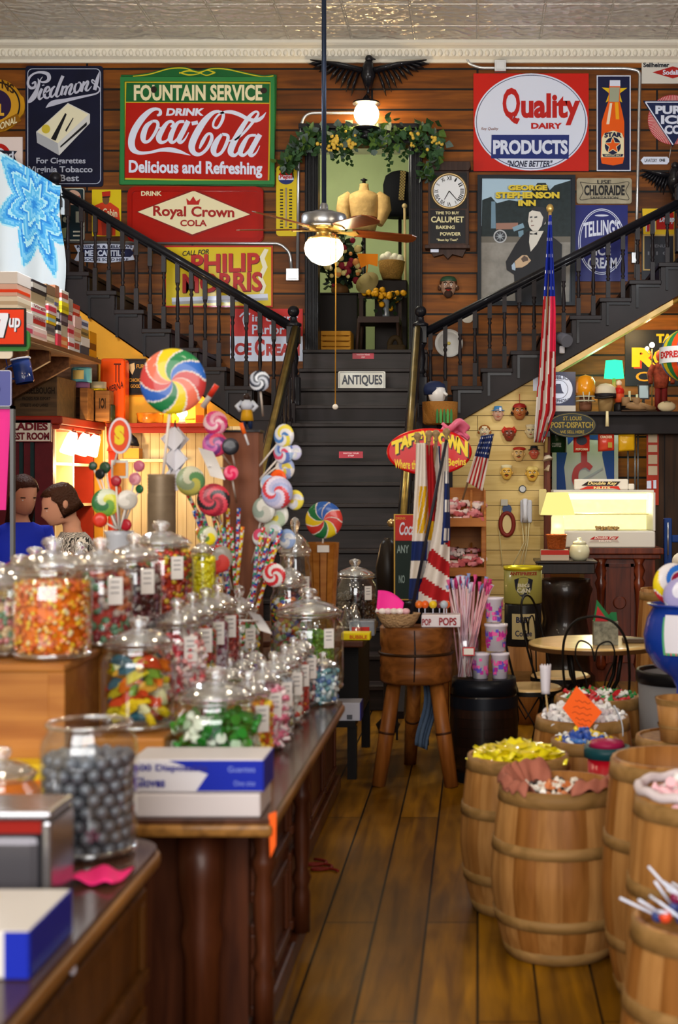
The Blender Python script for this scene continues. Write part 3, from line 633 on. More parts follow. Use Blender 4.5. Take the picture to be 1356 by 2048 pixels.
# bottle sign
s = Sign('bottle_sign', 'tall navy sign with an orange soda bottle and a yellow star', (1193, 152, 1261, 343), NAVY, YW)
s.frame('border', WHITE, 2.2, (1193, 152, 1261, 343))
bt = [(1219, 163), (1240, 163), (1240, 176), (1239, 205), (1244, 225), (1248, 245), (1248, 315), (1245, 328), (1226, 332), (1203, 328), (1201, 315), (1203, 245), (1209, 225), (1216, 205), (1218, 176)]
OR = pm('e2590f')
s.shapes('bottle_picture', [(YEL, [(1203, 176), (1222, 178), (1229, 172), (1236, 178), (1254, 177), (1239, 188), (1244, 206), (1228, 198), (1211, 206), (1218, 188)]), (OR, bt), (pm('9aa08a'), [(1219, 176), (1239, 176), (1237, 205), (1218, 205)]), (WHITE, [(1219, 162), (1240, 162), (1240, 174), (1219, 174)]), (pm('e8a21a'), [(1229, 206), (1236, 206), (1238, 240), (1231, 240)]), (pm('ecd9c0'), [(1219, 208), (1224, 208), (1218, 250), (1212, 250)]), (CREAM, [(1203, 278), (1208, 268), (1226, 263), (1243, 268), (1247, 278), (1247, 316), (1202, 316)]), (NAVY, ell(1225, 293, 16, 17)), (CREAM, star(1225, 293, 19, 8, 5, -pi / 2)), (OR, star(1225, 293, 16, 6.5, 5, -pi / 2)), (NAVY, [(1204, 310), (1246, 310), (1244, 315), (1206, 315)])])
s.texts([(NAVY, 'STAR', 1208, 268, 1243, 278, dict(bold=.06, arc=2)), (CREAM, 'NEWPORT SALT', 1209, 311, 1241, 314)])
s = Sign('soda_sign', 'white sign with a red diamond in the top right corner above the ice triangle', (1283, 122, 1400, 168), pm('cfcdc6'), YW)
s.shapes('diamond', [(pm('a82420'), [(1304, 146), (1345, 134), (1390, 146), (1345, 158)])])
s.texts([(pm('20242c'), 'Seilheimer', 1286, 126, 1338, 136, dict(bold=.04)), (WHITE, 'Sodalicious', 1325, 141, 1384, 151, dict(bold=.03))])
s = Sign('ice_sign', 'navy triangle ice sign over a red rayed disc at the right edge', (1287, 190, 1400, 300), pm('16224a'), YW, .03, poly=[(1286, 203), (1400, 203), (1345, 294)])
m = M(); 
for k in range(90):
    a = 2 * pi * k / 90
    c_ = s.uv(1345, 240)
    def q(r, t): return (c_[0] + r * s.k * cos(t), YW - .012, c_[1] + r * s.k * sin(t))
    m.face([q(18, a), q(50, a - .02), q(50, a + .02), q(18, a + .01)])
m.build('rays', [pm('b8283a')], s.t)
M().prism(ell(s.uv(1345, 240)[0], s.uv(1345, 240)[1], 49 * s.k, 49 * s.k), YW - .010, YW - .0005).build('disc', [pm('d9b0ac')], s.t)
s.frame('border', WHITE, 0.01, (1345, 240, 1345.1, 240.1))
s.strokes('border_line', WHITE, [[(1290, 206, 2.4), (1317, 206, 2.4), (1396, 206, 2.4)], [(1290, 206, 2.4), (1317, 248, 2.4), (1345, 291, 2.4)]])
s.texts([(WHITE, 'PURE', 1310, 213, 1376, 230, dict(bold=.05)), (WHITE, 'ICE', 1321, 232, 1370, 250, dict(bold=.05)), (WHITE, 'CO', 1328, 252, 1362, 270, dict(bold=.05))])
s = Sign('lavatory_sign', 'small white pointed lavatory tag hanging below the ice triangle', (1281, 313, 1339, 329), WHITE, YW, .012, poly=[(1281, 321), (1287, 314), (1334, 314), (1338, 318), (1338, 324), (1334, 329), (1287, 329)])
s.texts([(BLACK, 'LAVATORY', 1289, 318, 1314, 325), (BLACK, 'ONE', 1318, 318, 1330, 324, dict(bold=.05))])
M().cyl(P(1338, 318, YW) - Vector((0, .01, 0)), P(1342, 294, YW) - Vector((0, .012, 0)), .004, n=6).build('hook', [mat('c8c8c8', .4, .8)], s.t)
# painted inn board
s = Sign('inn_board', 'large framed inn board with a painted man in a black coat and yellow lettering', (955, 352, 1150, 612), pm('1a2430'), YW, .04)
s.frame('frame', pm('141c26'), 7, (955, 352, 1150, 612), 0, .02)
g = lambda x, y: (940 + x * 220 / 1356, 340 + y * 220 / 1356)
A_ = lambda *p: [g(*q) for q in p]
s.shapes('picture', [(pm('a8c4d8'), A_((150, 115), (1235, 130), (1235, 700), (140, 700))), (pm('1c2a2e', var=.3, vs=20), A_((150, 380), (260, 340), (330, 420), (480, 380), (600, 400), (720, 330), (830, 170), (930, 170), (980, 260), (1040, 200), (1235, 140), (1235, 860), (140, 860))),
    (pm('8d8a84', var=.2, vs=12), A_((135, 850), (1235, 880), (1220, 1640), (115, 1610))), (pm('6a665e'), A_((135, 830), (1235, 830), (1235, 900), (135, 905))), (pm('6d8ba0'), A_((262, 400), (312, 400), (318, 730), (258, 730))), (pm('9a7466'), A_((320, 665), (590, 660), (590, 740), (320, 745))), (pm('7fa0b4'), A_((520, 720), (650, 665), (670, 720), (540, 770))), (pm('7090a4'), A_((590, 770), (655, 750), (660, 830), (600, 840))),
    (pm('b4b8bc'), [g(370 + 82 * cos(a), 830 + 82 * sin(a)) for a in [2 * pi * i / 24 for i in range(24)]]), (pm('3a3e44'), [g(370 + 66 * cos(a), 830 + 66 * sin(a)) for a in [2 * pi * i / 24 for i in range(24)]]), (pm('9aa4ac'), star(*g(370, 830), 11, 3, 8)),
    (pm('14161e'), A_((720, 760), (640, 820), (560, 930), (440, 1140), (450, 1240), (540, 1300), (560, 1640), (1130, 1640), (1120, 1500), (1130, 930), (1060, 870), (900, 760))), (pm('d6d4cc'), A_((735, 770), (905, 765), (820, 930), (745, 1020), (725, 900))), (pm('14161e'), A_((735, 790), (780, 800), (825, 780), (825, 815), (780, 806), (738, 812))),
    (pm('d9d6ce'), A_((725, 540), (780, 500), (880, 510), (935, 620), (925, 680), (880, 700), (835, 765), (770, 765), (730, 720), (712, 650))), (pm('2c3038'), A_((740, 500), (800, 465), (910, 475), (960, 560), (935, 640), (905, 700), (880, 700), (900, 600), (860, 530), (770, 515))), (pm('4a4c50'), A_((735, 590), (765, 585), (765, 605), (735, 610))), (pm('4a4c50'), A_((790, 590), (825, 585), (825, 605), (790, 610))), (pm('a89c94'), A_((755, 625), (775, 650), (755, 662), (745, 655))), (pm('8a6a64'), A_((750, 698), (785, 694), (785, 704), (750, 708))),
    (pm('c8ac8c'), A_((550, 1140), (640, 1065), (700, 1065), (725, 1100), (750, 1130), (700, 1180), (640, 1215), (560, 1220))), (pm('5a4a42'), A_((625, 1110), (665, 1070), (710, 1095), (715, 1130), (650, 1150))), (pm('a8bcd0'), A_((510, 1190), (545, 1150), (560, 1220), (555, 1255), (515, 1240)))])
YG = pm('d8c03a')
s.texts([(YG, 'GEORGE', 1016, 373, 1094, 384, dict(bold=.06, shadow=(BLACK, 1, 1))), (YG, 'STEPHENSON', 991, 387, 1118, 400, dict(bold=.06, shadow=(BLACK, 1, 1))), (YG, 'INN', 1036, 403, 1071, 415, dict(bold=.06, shadow=(BLACK, 1, 1)))])
s = Sign('chloraide_sign', 'small grey metal sign with black lettering, above the navy ice cream sign', (1153, 357, 1263, 408), pm('a39b84', var=.25, vs=8), YW, poly=rrect(1153, 1263, 357, 408, 5))
s.strokes('border_line', pm('4a463c'), [[(1160, 365, 1.5), (1166, 383, 1.5), (1160, 400, 1.5), (1185, 398, 1.5), (1230, 398, 1.5), (1257, 400, 1.5), (1251, 383, 1.5), (1257, 365, 1.5), (1230, 368, 1.5), (1185, 368, 1.5), (1160, 365, 1.5)]])
s.texts([(BLACK, 'USE', 1194, 361, 1222, 369), (BLACK, 'CHLORAIDE', 1168, 371, 1249, 392, dict(bold=.04)), (BLACK, 'SANITATION', 1180, 394, 1236, 399)])
s = Sign('oval_ice_cream_sign', 'navy sign with a white ring and ice cream lettering behind the right balusters', (1150, 411, 1255, 563), pm('1c2470', var=.15), YW)
s.shapes('ring', [(WHITE, ell(1203, 484, 47, 66, 48)), (pm('1c2470'), ell(1203, 484, 45.3, 64.3, 48)), (WHITE, ell(1203, 484, 43.6, 62.6, 48)), (pm('1c2470'), ell(1203, 484, 42.3, 61.3, 48)), (WHITE, ell(1203, 432, 14, 2, 16))])
s.texts([(WHITE, "TELLING'S", 1166, 444, 1240, 476, dict(bold=.03, tilt=4, arc=4)), (WHITE, 'ICE', 1190, 492, 1221, 512, dict(bold=.03)), (WHITE, 'CREAM', 1175, 516, 1233, 538, dict(bold=.03))])
s = Sign('chalk_menu_board', 'black menu board with a yellow and red soda header behind the right balusters', (1283, 417, 1350, 560), pm('22242c'), YW)
s.shapes('header', [(YEL, [(1284, 418), (1348, 418), (1348, 471), (1286, 469)]), (RED, [(1312, 426), (1347, 426), (1347, 460), (1312, 460)]), (WHITE, [(1291, 436), (1310, 430), (1310, 464), (1291, 464)]), (pm('b01c3a'), [(1293, 440), (1299, 438), (1299, 464), (1293, 464)]), (YEL, [(1300, 435), (1308, 433), (1308, 464), (1298, 466)])])
s.frame('frame', pm('b89a5a'), 3, (1285, 470, 1349, 542))
s.texts([(WHITE, 'Dr.Pep', 1318, 433, 1348, 449, dict(shear=.25, bold=.04)), (pm('6a6c74'), 'MENU', 1300, 490, 1330, 496), (pm('6a6c74'), '1 1 0', 1295, 504, 1335, 511)])
# antiques and step signs on the stair risers
s = Sign('antiques_sign', 'small white sign reading antiques on a stair riser', (677, 743, 771, 780), pm('dcdcd2'), 13.6, .012, poly=rrect(677, 771, 743, 780, 3), gap=.012)
s.frame('border', pm('8a8c88'), 1.2, (679, 745, 769, 778), 2)
s.texts([(pm('232a3a'), 'ANTIQUES', 684, 750, 765, 773, dict(bold=.03))])
for (a, b_, c, d_), Y, lb in (((705, 706, 748, 718), 14.2, 'small red notice on the top riser under the doorway sill'), ((678, 903, 726, 916), YF - .27 * 4, 'small red notice on a riser halfway down the stairs')):
    s = Sign('step_notice', lb, (a, b_, c, d_), pm('b32036'), Y, .006)
    s.texts([(pm('e8c8cc'), 'WATCH YOUR', a + 8, b_ + 2, c - 8, b_ + 5), (pm('e8c8cc'), 'STEP', a + 18, b_ + 7, c - 18, b_ + 10)])
# ---------------------------------------------------------------- conduits, boxes, eagles, clock, plaques
pipe = mat('b9bcc0', .3, .75)
def conduit(name, label, pts, r=.016, boxes=(), cat='conduit'):
    q = [P(x, y, YW - .02) for x, y in pts]; t = thing(name, label, cat, q[0])
    sm = [q[0]]
    for i in range(1, len(q) - 1):
        a, b_ = (q[i - 1] - q[i]), (q[i + 1] - q[i]); ra = min(.12, a.length * .4, b_.length * .4)
        p0, p1 = q[i] + a.normalized() * ra, q[i] + b_.normalized() * ra
        sm += [p0 * (1 - u) ** 2 + q[i] * 2 * u * (1 - u) + p1 * u * u for u in [k / 8 for k in range(9)]]
    sm.append(q[-1]); M().tube(sm, r, 8).build('pipe', [pipe], t)
    for (x0, y0, x1, y1) in boxes:
        m = M(); m.box(X(x0, YW), X(x1, YW), YW - .075, YW - .001, Z(y1, YW), Z(y0, YW)); m.box(X(x0 + 3, YW), X(x1 - 3, YW), YW - .08, YW - .075, Z(y1 - 3, YW), Z(y0 + 3, YW)); m.build('junction_box', [pipe], t, bev=.004)
conduit('conduit', 'bright metal conduit bent from the wall lamp down the left of the doorway', [(716, 226), (606, 226), (597, 300), (595, 545)], boxes=[(574, 539, 599, 563)])
conduit('conduit', 'metal conduit running along under the red lozenge cola sign to the switch box', [(120, 484), (560, 487), (580, 505), (583, 541)])
conduit('conduit', 'white conduit over the dairy sign and down beside the bottle sign', [(931, 110), (938, 128), (960, 136), (1255, 137), (1280, 142), (1276, 330), (1271, 556)], boxes=[(989, 124, 1012, 146), (1262, 507, 1275, 528)])
ebony = mat('17171c', .35, coat=.3, bump=.3, bs=40)
def eagle(label, cx, cy, w, h, Y, down):
    t = thing('eagle_carving', label, 'eagle', P(cx, cy + h, Y)); k = Y / F
    o = P(cx, cy, Y) + Vector((0, -.035, 0))
    for s_ in (-1, 1):
        m = M()
        for j in range(9):      # feathers of a spread wing
            u = j / 8
            a = Vector((o.x + s_ * w * k * (.08 + .32 * u), Y - .06, o.z + h * k * ((.15 + .1 * u) if down else (.1 + .3 * u))))
            b_ = Vector((o.x + s_ * w * k * (.15 + .37 * u), Y - .03, o.z + h * k * ((-.55 + .72 * u) if down else (-.75 + 1.15 * u))))
            m.tube([a, (a + b_) / 2 + Vector((s_ * .01, -.015, -.01)), b_], [.04, .055, .008], 8, flat=.3)
        m.tube([o + Vector((s_ * w * k * .05, -.06, h * k * .1)), o + Vector((s_ * w * k * .25, -.07, h * k * (.2 if down else .3))), o + Vector((s_ * w * k * .5, -.04, h * k * (.38 if down else .5)))], [.06, .05, .01], 8, flat=.5)
        m.build('wing', [ebony], t)
    m = M(); m.tube([o + Vector((0, -.04, -h * k * .55)), o + Vector((0, -.07, -h * k * .1)), o + Vector((0, -.08, h * k * .2)), o + Vector((.01, -.09, h * k * .42))], [.03, .075, .06, .035], 12)
    m.ball(o + Vector((.01, -.09, h * k * .48)), .04); m.tube([o + Vector((.03, -.1, h * k * .48)), o + Vector((.08, -.11, h * k * .44))], [.02, .004], 8)
    m.tube([o + Vector((0, -.03, -h * k * .4)), o + Vector((0, -.03, -h * k * .75))], [.04, .07], 8, flat=.3); m.build('body', [ebony], t)
eagle('black spread eagle carving above the lit wall lamp', 738, 152, 232, 56, YW, False)
eagle('black spread eagle carving at the right edge above the menu board', 1345, 362, 128, 52, YW, True)
# wall clock
cl = thing('wall_clock', 'dark wooden wall clock with a white Roman dial right of the doorway', 'clock', P(895, 510, YW))
cw = wood('clock_wood', '4a342c', '2e1e1a', 'Z', knots=False)
u = lambda px, py, d=0: Vector((X(px, YW), YW - d, Z(py, YW)))
m = M(); m.box(X(857, YW), X(938, YW), YW - .13, YW - .001, Z(496, YW), Z(346, YW))
m.prism([(X(a, YW), Z(b_, YW)) for a, b_ in ((858, 348), (937, 348), (942, 340), (940, 330), (862, 330), (855, 340))], YW - .17, YW - .001); m.box(X(851, YW), X(940, YW), YW - .17, YW - .001, Z(502, YW), Z(495, YW))
m.build('case', [cw], cl, bev=.004)
M().box(X(861, YW), X(934, YW), YW - .137, YW - .13, Z(422, YW), Z(351, YW)).build('dial_panel', [blackpaint], cl)
fp = M().box(X(861, YW), X(931, YW), YW - .137, YW - .13, Z(491, YW), Z(425, YW)).build('glass_panel', [BLACK], cl)
c0 = u(899, 388)
m = M(); m.tube([(c0.x + .172 * cos(2 * pi * i / 40), YW - .145, c0.z + .172 * sin(2 * pi * i / 40)) for i in range(40)], .014, 8, closed=True); m.build('bezel', [mat('a8926a', .3, .7)], cl)
M().prism(ell(c0.x, c0.z, .165, .165), YW - .143, YW - .13).build('dial', [mat('dfe2e6', .4)], cl)
m = M(); RNUM = ['XII', 'I', 'II', 'III', 'IIII', 'V', 'VI', 'VII', 'VIII', 'IX', 'X', 'XI']
for i, r in enumerate(RNUM):
    a = pi / 2 - i * pi / 6
    def pl(p, q, a=a): return (c0.x + cos(a) * (.13 + q) + sin(a) * p, YW - .1445, c0.z + sin(a) * (.13 + q) - cos(a) * p)
    text(m, r, -.008 * len(r), .008 * len(r), -.02, .02, 0, 0, place=pl)
m.build('numerals', [BLACK], cl)
for nm, a, l in (('hour_hand', -pi / 2 - .52, .10), ('minute_hand', -pi / 2 + .72, .14)):
    m = M(); e = Vector((c0.x + l * cos(a), YW - .148, c0.z + l * sin(a))); nrm = Vector((-sin(a), 0, cos(a)))
    b0 = Vector((c0.x, YW - .148, c0.z)); m.face([b0 + nrm * .005, b0 - nrm * .005, e - nrm * .003, e + nrm * .003]); m.build(nm, [BLACK], cl)
m = M()
for st, a, b_, c, d_ in (('TIME TO BUY', 872, 428, 919, 434), ('CALUMET', 863, 438, 928, 450), ('BAKING', 873, 456, 910, 463), ('POWDER', 881, 469, 922, 476), ('"Best by Test"', 874, 482, 916, 488)):
    text(m, st, X(a, YW), X(c, YW), Z(d_, YW), Z(b_, YW), YW - .139, 0, .03)
m.build('lettering', [pm('d8d0a0')], cl)
M().box(X(862, YW), X(878, YW), YW - .14, YW - .13, Z(509, YW), Z(503, YW)).build('price_tag', [WHITE], cl)
m = M(); m.prism([(X(a, YW), Z(b_, YW)) for a, b_ in ((860, 502), (932, 502), (925, 516), (905, 511), (896, 520), (887, 511), (868, 516))], YW - .09, YW - .001); m.build('carved_apron', [cw], cl)
# plates, plaques
def plate(label, px, py, r, h='c9c6c0', hole=True):
    m = M(); c = P(px, py, YW); R = r * YW / F
    m.lathe([(0, -.012), (R * .55, -.012), (R * .75, -.02), (R, -.038), (R, -.03), (R * .75, -.008), (R * .5, -.001), (0, -.001)], (c.x, YW, c.z), 36, axis='Y'); m.ball((c.x, YW - .018, c.z), (R * .12, .01, R * .12), 1)
    m.alone('wall_plate', [mat(h, .25, coat=.3), mat('d8c060', .3)], label, 'plate', (c.x, YW, c.z - R))
plate('large round white plate behind the right balusters', 898, 687, 28)
m = M(); m.prism([(X(a, YW), Z(b_, YW)) for a, b_ in rrect(924, 946, 618, 646, 9)], YW - .015, YW - .001)
m.alone('wall_plaque', [mat('ccc8bc', .4)], 'small pale oval plaque under the right handrail above the large white plate', 'plaque', P(935, 646, YW))
def head_plaque(name, label, px, py, r, Y, skin, hat, hatk, hair=None, extra=None, brows='241810', lips='a82a20', cat='mask'):
    """hollow moulded head hung on the boards: face with brow, nose, eyes, mouth, ears, plus a hat"""
    k = Y / F * r; c = P(px, py, Y) + Vector((0, -k * .55, 0)); t = thing(name, label, cat, P(px, py + r * 1.3, Y)); sk = mat(skin, .3, coat=.3)
    m = M(); m.lathe([(.02 * k, -1.22 * k), (.38 * k, -1.2 * k), (.62 * k, -.95 * k), (.84 * k, -.5 * k), (.92 * k, 0), (.86 * k, .45 * k), (.6 * k, .85 * k), (.02 * k, 1.05 * k)], c, 20, sx=1, sy=.62)
    m.tube([c + Vector((0, -.5 * k, .2 * k)), c + Vector((0, -.72 * k, -.18 * k)), c + Vector((0, -.6 * k, -.3 * k))], [.1 * k, .19 * k, .1 * k], 10)
    for s_ in (-1, 1):
        m.ball(c + Vector((s_ * .95 * k, .05 * k, -.05 * k)), (.14 * k, .1 * k, .25 * k), 0, 10, 6); m.ball(c + Vector((s_ * .42 * k, -.45 * k, -.3 * k)), (.2 * k, .12 * k, .18 * k), 0, 10, 6)
    m.build('face', [sk], t)
    m = M()
    for s_ in (-1, 1):
        m.ball(c + Vector((s_ * .34 * k, -.53 * k, .12 * k)), (.15 * k, .06 * k, .1 * k), 0, 10, 6); m.ball(c + Vector((s_ * .33 * k, -.58 * k, .12 * k)), (.07 * k, .04 * k, .08 * k), 1, 8, 6)
        m.tube([c + Vector((s_ * .16 * k, -.58 * k, .3 * k)), c + Vector((s_ * .36 * k, -.56 * k, .4 * k)), c + Vector((s_ * .56 * k, -.46 * k, .3 * k))], .055 * k, 6, 1)
    m.build('eyes', [mat('e8e4dc', .3), mat(brows, .4)], t)
    m = M(); m.tube([c + Vector((-.32 * k, -.5 * k, -.5 * k)), c + Vector((0, -.62 * k, -.6 * k)), c + Vector((.32 * k, -.5 * k, -.5 * k))], [.04 * k, .09 * k, .04 * k], 8); m.build('mouth', [mat(lips, .3)], t)
    if hair:
        m = M(); m.lathe([(1.0 * k, .1 * k), (1.02 * k, .5 * k), (.7 * k, .95 * k), (.02 * k, 1.12 * k)], c + Vector((0, .14 * k, 0)), 18, sy=.62)
        for s_ in (-1, 1): m.ball(c + Vector((s_ * 1.05 * k, .1 * k, -.25 * k)), (.22 * k, .18 * k, .3 * k), 0, 10, 6)
        m.build('hair', [mat(hair, .6)], t)
    if hat:
        m = M(); hm = mat(hat, .35, coat=.2); z = c.z + .62 * k
        if hatk == 'beret': m.ball((c.x + .12 * k, c.y + .1 * k, z + .22 * k), (1.1 * k, .62 * k, .34 * k))
        elif hatk == 'brim': m.lathe([(1.25 * k, -.05 * k), (1.25 * k, 0), (.8 * k, .12 * k), (.7 * k, .75 * k), (.02 * k, .85 * k)], (c.x, c.y + .1 * k, z), 20, sy=.6)
        elif hatk == 'chef': m.lathe([(.8 * k, -.15 * k), (.8 * k, .15 * k), (.92 * k, .3 * k), (.85 * k, .6 * k), (.02 * k, .72 * k)], (c.x, c.y + .1 * k, z), 20, sy=.6)
        elif hatk == 'horns':
            m.lathe([(.95 * k, -.4 * k), (.9 * k, .1 * k), (.5 * k, .4 * k), (.02 * k, .48 * k)], (c.x, c.y + .1 * k, z), 18, sy=.6)
            for s_ in (-1, 1): m.tube([(c.x + s_ * .5 * k, c.y, z + .1 * k), (c.x + s_ * .85 * k, c.y - .05 * k, z + .38 * k), (c.x + s_ * .8 * k, c.y - .1 * k, z + .62 * k)], [.3 * k, .22 * k, .04 * k], 8); m.ball((c.x + s_ * .95 * k, c.y, z - .1 * k), (.3 * k, .2 * k, .42 * k))
        else: m.lathe([(.96 * k, -.2 * k), (.98 * k, .1 * k), (.7 * k, .45 * k), (.02 * k, .58 * k)], (c.x, c.y + .1 * k, z), 18, sy=.62)
        m.build('hat', [hm], t)
    if extra: extra(t, c, k)
    return t
def beard(h):
    def f(t, c, k):
        m = M(); m.tube([c + Vector((-.4 * k, -.55 * k, -.4 * k)), c + Vector((0, -.68 * k, -.36 * k)), c + Vector((.4 * k, -.55 * k, -.4 * k))], [.05 * k, .14 * k, .05 * k], 8); m.ball(c + Vector((0, -.35 * k, -1.0 * k)), (.5 * k, .35 * k, .5 * k)); m.build('beard', [mat(h, .7)], t)
    return f
head_plaque('face_plaque', 'carved bearded face in a green headscarf hung under the wall clock', 897, 573, 17, YW, '9a7862', '2e4a34', 'cap', '4a2e1e', beard('3a2820'), cat='mask')
def pin(t, c, k): M().tube([c + Vector((0, .3 * k, 1.0 * k)), c + Vector((0, .4 * k, 2.5 * k))], .05 * k, 6).build('hanging_cord', [mat('b8402a')], t)
def mous(t, c, k): M().tube([c + Vector((-.4 * k, -.52 * k, -.4 * k)), c + Vector((0, -.68 * k, -.34 * k)), c + Vector((.4 * k, -.52 * k, -.4 * k))], [.03 * k, .1 * k, .03 * k], 8).build('moustache', [mat('2a1c12')], t)
def tag_(t, c, k): M().box(c.x + .2 * k, c.x + .6 * k, c.y - .95 * k, c.y - .93 * k, c.z + .5 * k, c.z + 1.1 * k).build('price_tag', [WHITE], t)
HY = YU
head_plaque('puppet_head', 'puppet head in a wide blue hat, highest on the left of the cream boards', 996, 828, 11, HY, 'c89a80', '4a86b8', 'brim', None, tag_)
head_plaque('puppet_head', 'dark tan puppet head in a red cap hung on a red cord', 1039, 823, 14, HY, 'b06a3a', '9a2420', 'cap', '2a1812', pin)
head_plaque('puppet_head', 'white faced puppet head with a yellow fringe and dark red plaits', 969, 862, 11, HY, 'd8c8a4', None, '', '9a5a24')
head_plaque('puppet_head', 'brown devil puppet head with red horns', 1018, 868, 12, HY, '7a3a2a', 'c22a1a', 'horns')
head_plaque('puppet_head', 'pale puppet head in a tall white cap beside the corner post', 1061, 863, 11, HY, 'e0d0a4', 'dccfae', 'chef')
head_plaque('puppet_head', 'puppet head in a red beret with a thin moustache', 1037, 908, 12, HY, 'd8b072', 'b02a1e', 'beret', None, mous)
head_plaque('puppet_head', 'small red cheeked puppet head in a dark hat beside the red beret one', 1068, 906, 10, HY, 'c05a44', '22242a', 'brim')
head_plaque('puppet_head', 'yellow chef puppet head in a floppy white hat at the lower left of the heads', 1013, 945, 12, HY, 'd8a84a', 'd8cba0', 'chef', None, mous)
head_plaque('puppet_head', 'yellow puppet head with heavy dark brows at the lower right of the heads', 1064, 947, 13, HY, 'e0b04a', 'e2c878', 'cap', None, mous)
# phone, meter, bottle opener on the cream boards
t = thing('wall_telephone', 'white wall telephone with cords below the puppet heads', 'telephone', P(1052, 1045, HY)); c = P(1052, 1021, HY)
M().box(c.x - .055, c.x + .055, HY - .045, HY - .001, c.z - .115, c.z + .1).build('base', [mat('d0d0d8', .3)], t, bev=.015)
m = M(); m.tube([c + Vector((-.01, -.06, -.1)), c + Vector((-.012, -.085, -.03)), c + Vector((-.012, -.085, .05)), c + Vector((-.01, -.06, .1))], [.03, .02, .02, .03], 10); m.build('handset', [mat('e2e2ea', .3)], t)
m = M()
for dx, px2 in ((-.04, 1020), (0, 1035), (.03, 1045)):
    e = P(px2, 1140, HY); m.tube([(c.x + dx, HY - .03, c.z - .1), (c.x + dx * .5, HY - .035, c.z - .3), (e.x, HY - .03, e.z)], .0045, 6)
m.build('cord', [mat('e6dcae', .5)], t)
m = M(); c = P(1045, 978, HY); m.lathe([(.034, -.03), (.036, -.0), ], (c.x, HY - .001, c.z), 24, axis='Y'); m.lathe([(.027, -.031), (.027, -.03)], (c.x, HY - .001, c.z), 24, 1, axis='Y')
m.alone('round_thermostat', [mat('3a3a40', .3), mat('c8c8c8', .4)], 'small round dark rimmed dial above the telephone', 'dial', (c.x, HY, c.z - .036))
t = thing('intercom_box', 'little grey box with a hanging wire left of the telephone', 'box', P(1009, 1012, HY)); c = P(1009, 1005, HY)
M().box(c.x - .035, c.x + .03, HY - .04, HY - .001, c.z - .03, c.z + .03).build('case', [mat('b8b2a4', .4)], t, bev=.004)
M().tube([(c.x - .03, HY - .02, c.z - .02), (c.x - .05, HY - .015, c.z - .25), (c.x - .02, HY - .015, c.z - .6)], .004, 6).build('wire', [mat('e0d49c')], t)
t = thing('wall_bell', 'red oval wall bracket with a blue rosette and cream centre left of the telephone', 'bracket', P(1014, 1070, HY)); c = P(1014, 1048, HY)
m = M(); m.tube([(c.x + .062 * cos(a), HY - .02, c.z + .105 * sin(a)) for a in [2 * pi * i / 28 for i in range(28)]], .02, 8, closed=True); m.build('ring', [mat('7c2a22', .4)], t)
M().prism(ell(c.x, c.z, .05, .09), HY - .02, HY - .001).build('plate', [mat('d8c08a', .5)], t)
M().lathe([(.045, -.03), (.04, -.001)], (c.x, HY, c.z + .14), 10, axis='Y').build('rosette', [mat('3a4a70', .4)], t)
m = M(); m.box(X(1066, HY), X(1076, HY), HY - .008, HY - .001, Z(782, HY), Z(752, HY)); m.alone('paper_notice', [WHITE], 'small white paper under the stair at the top of the cream boards', 'notice', P(1071, 782, HY))
# camera and lock on the string board
t = thing('security_camera', 'grey dome camera fixed under the right stair string', 'camera', P(1126, 705, YF)); c = P(1126, 682, YF)
m = M(); m.tube([c + Vector((-.03, -.001, .03)), c + Vector((-.01, -.1, .015)), c + Vector((.03, -.17, -.02))], [.055, .055, .06], 16); m.build('housing', [mat('5a5a62', .3)], t)
M().box(c.x - .035, c.x + .015, YF - .05, YF - .001, c.z - .12, c.z - .05).build('bracket', [mat('d0d0d8', .3)], t, bev=.01)
# ================================================================ ceiling fan, door lamp, garland
steel = mat('8f9298', .28, .8); bladewood = wood('blade_wood', '8a4a24', '5c2c14', 'X', knots=False, rough=.3)
fanx, FYY = X(648, 10), 10.0
fan = thing('ceiling_fan', 'ceiling fan with a lit glass bowl and pull chains hanging on a long rod', 'ceiling fan', (fanx, FYY, 3.39))
M().tube([(fanx, FYY, ZC), (fanx, FYY, 3.5)], .017, 10).build('rod', [mat('2a3448', .35, .5)], fan)
M().lathe([(.075, ZC - .1), (.06, ZC - .02), (.06, ZC - .001)], (fanx, FYY, 0), 20).build('ceiling_cap', [steel], fan)
M().lathe([(.02, 3.57), (.026, 3.56), (.03, 3.535), (.03, 3.52), (.075, 3.512), (.08, 3.50), (.15, 3.49), (.158, 3.475), (.158, 3.415), (.15, 3.40), (.05, 3.395)], (fanx, FYY, 0), 32).build('motor_housing', [steel], fan)
M().lathe([(.12, 3.40), (.1, 3.38), (.05, 3.37), (.06, 3.34), (.11, 3.325), (.115, 3.31)], (fanx, FYY, 0), 28).build('light_fitter', [mat('c8a860', .3, .7)], fan)
TILT = Matrix.Translation((fanx, FYY, 3.385)) @ Matrix.Rotation(radians(3), 4, 'Y')
for k in range(5):
    a = radians(18 + 72 * k)
    T = TILT @ Matrix.Rotation(a, 4, 'Z') @ Matrix.Rotation(radians(-12), 4, 'X')
    m = M(); m.T = T
    m.prism([(.2, -.05), (.24, -.062), (.62, -.075), (.66, -.05), (.67, 0), (.66, .05), (.62, .075), (.24, .062), (.2, .05)], -.004, .004, 0, 'XY'); bl = m.build('blade', [bladewood], fan, bev=.002)
    m = M(); m.T = T; m.prism([(.06, -.018), (.16, -.02), (.22, -.045), (.25, 0), (.22, .045), (.16, .02), (.06, .018)], -.012, -.005, 0, 'XY'); m.build('blade_bracket', [mat('c8a860', .3, .7)], bl)
glow = emat('ffe2b0', 16, 'glowing_glass')
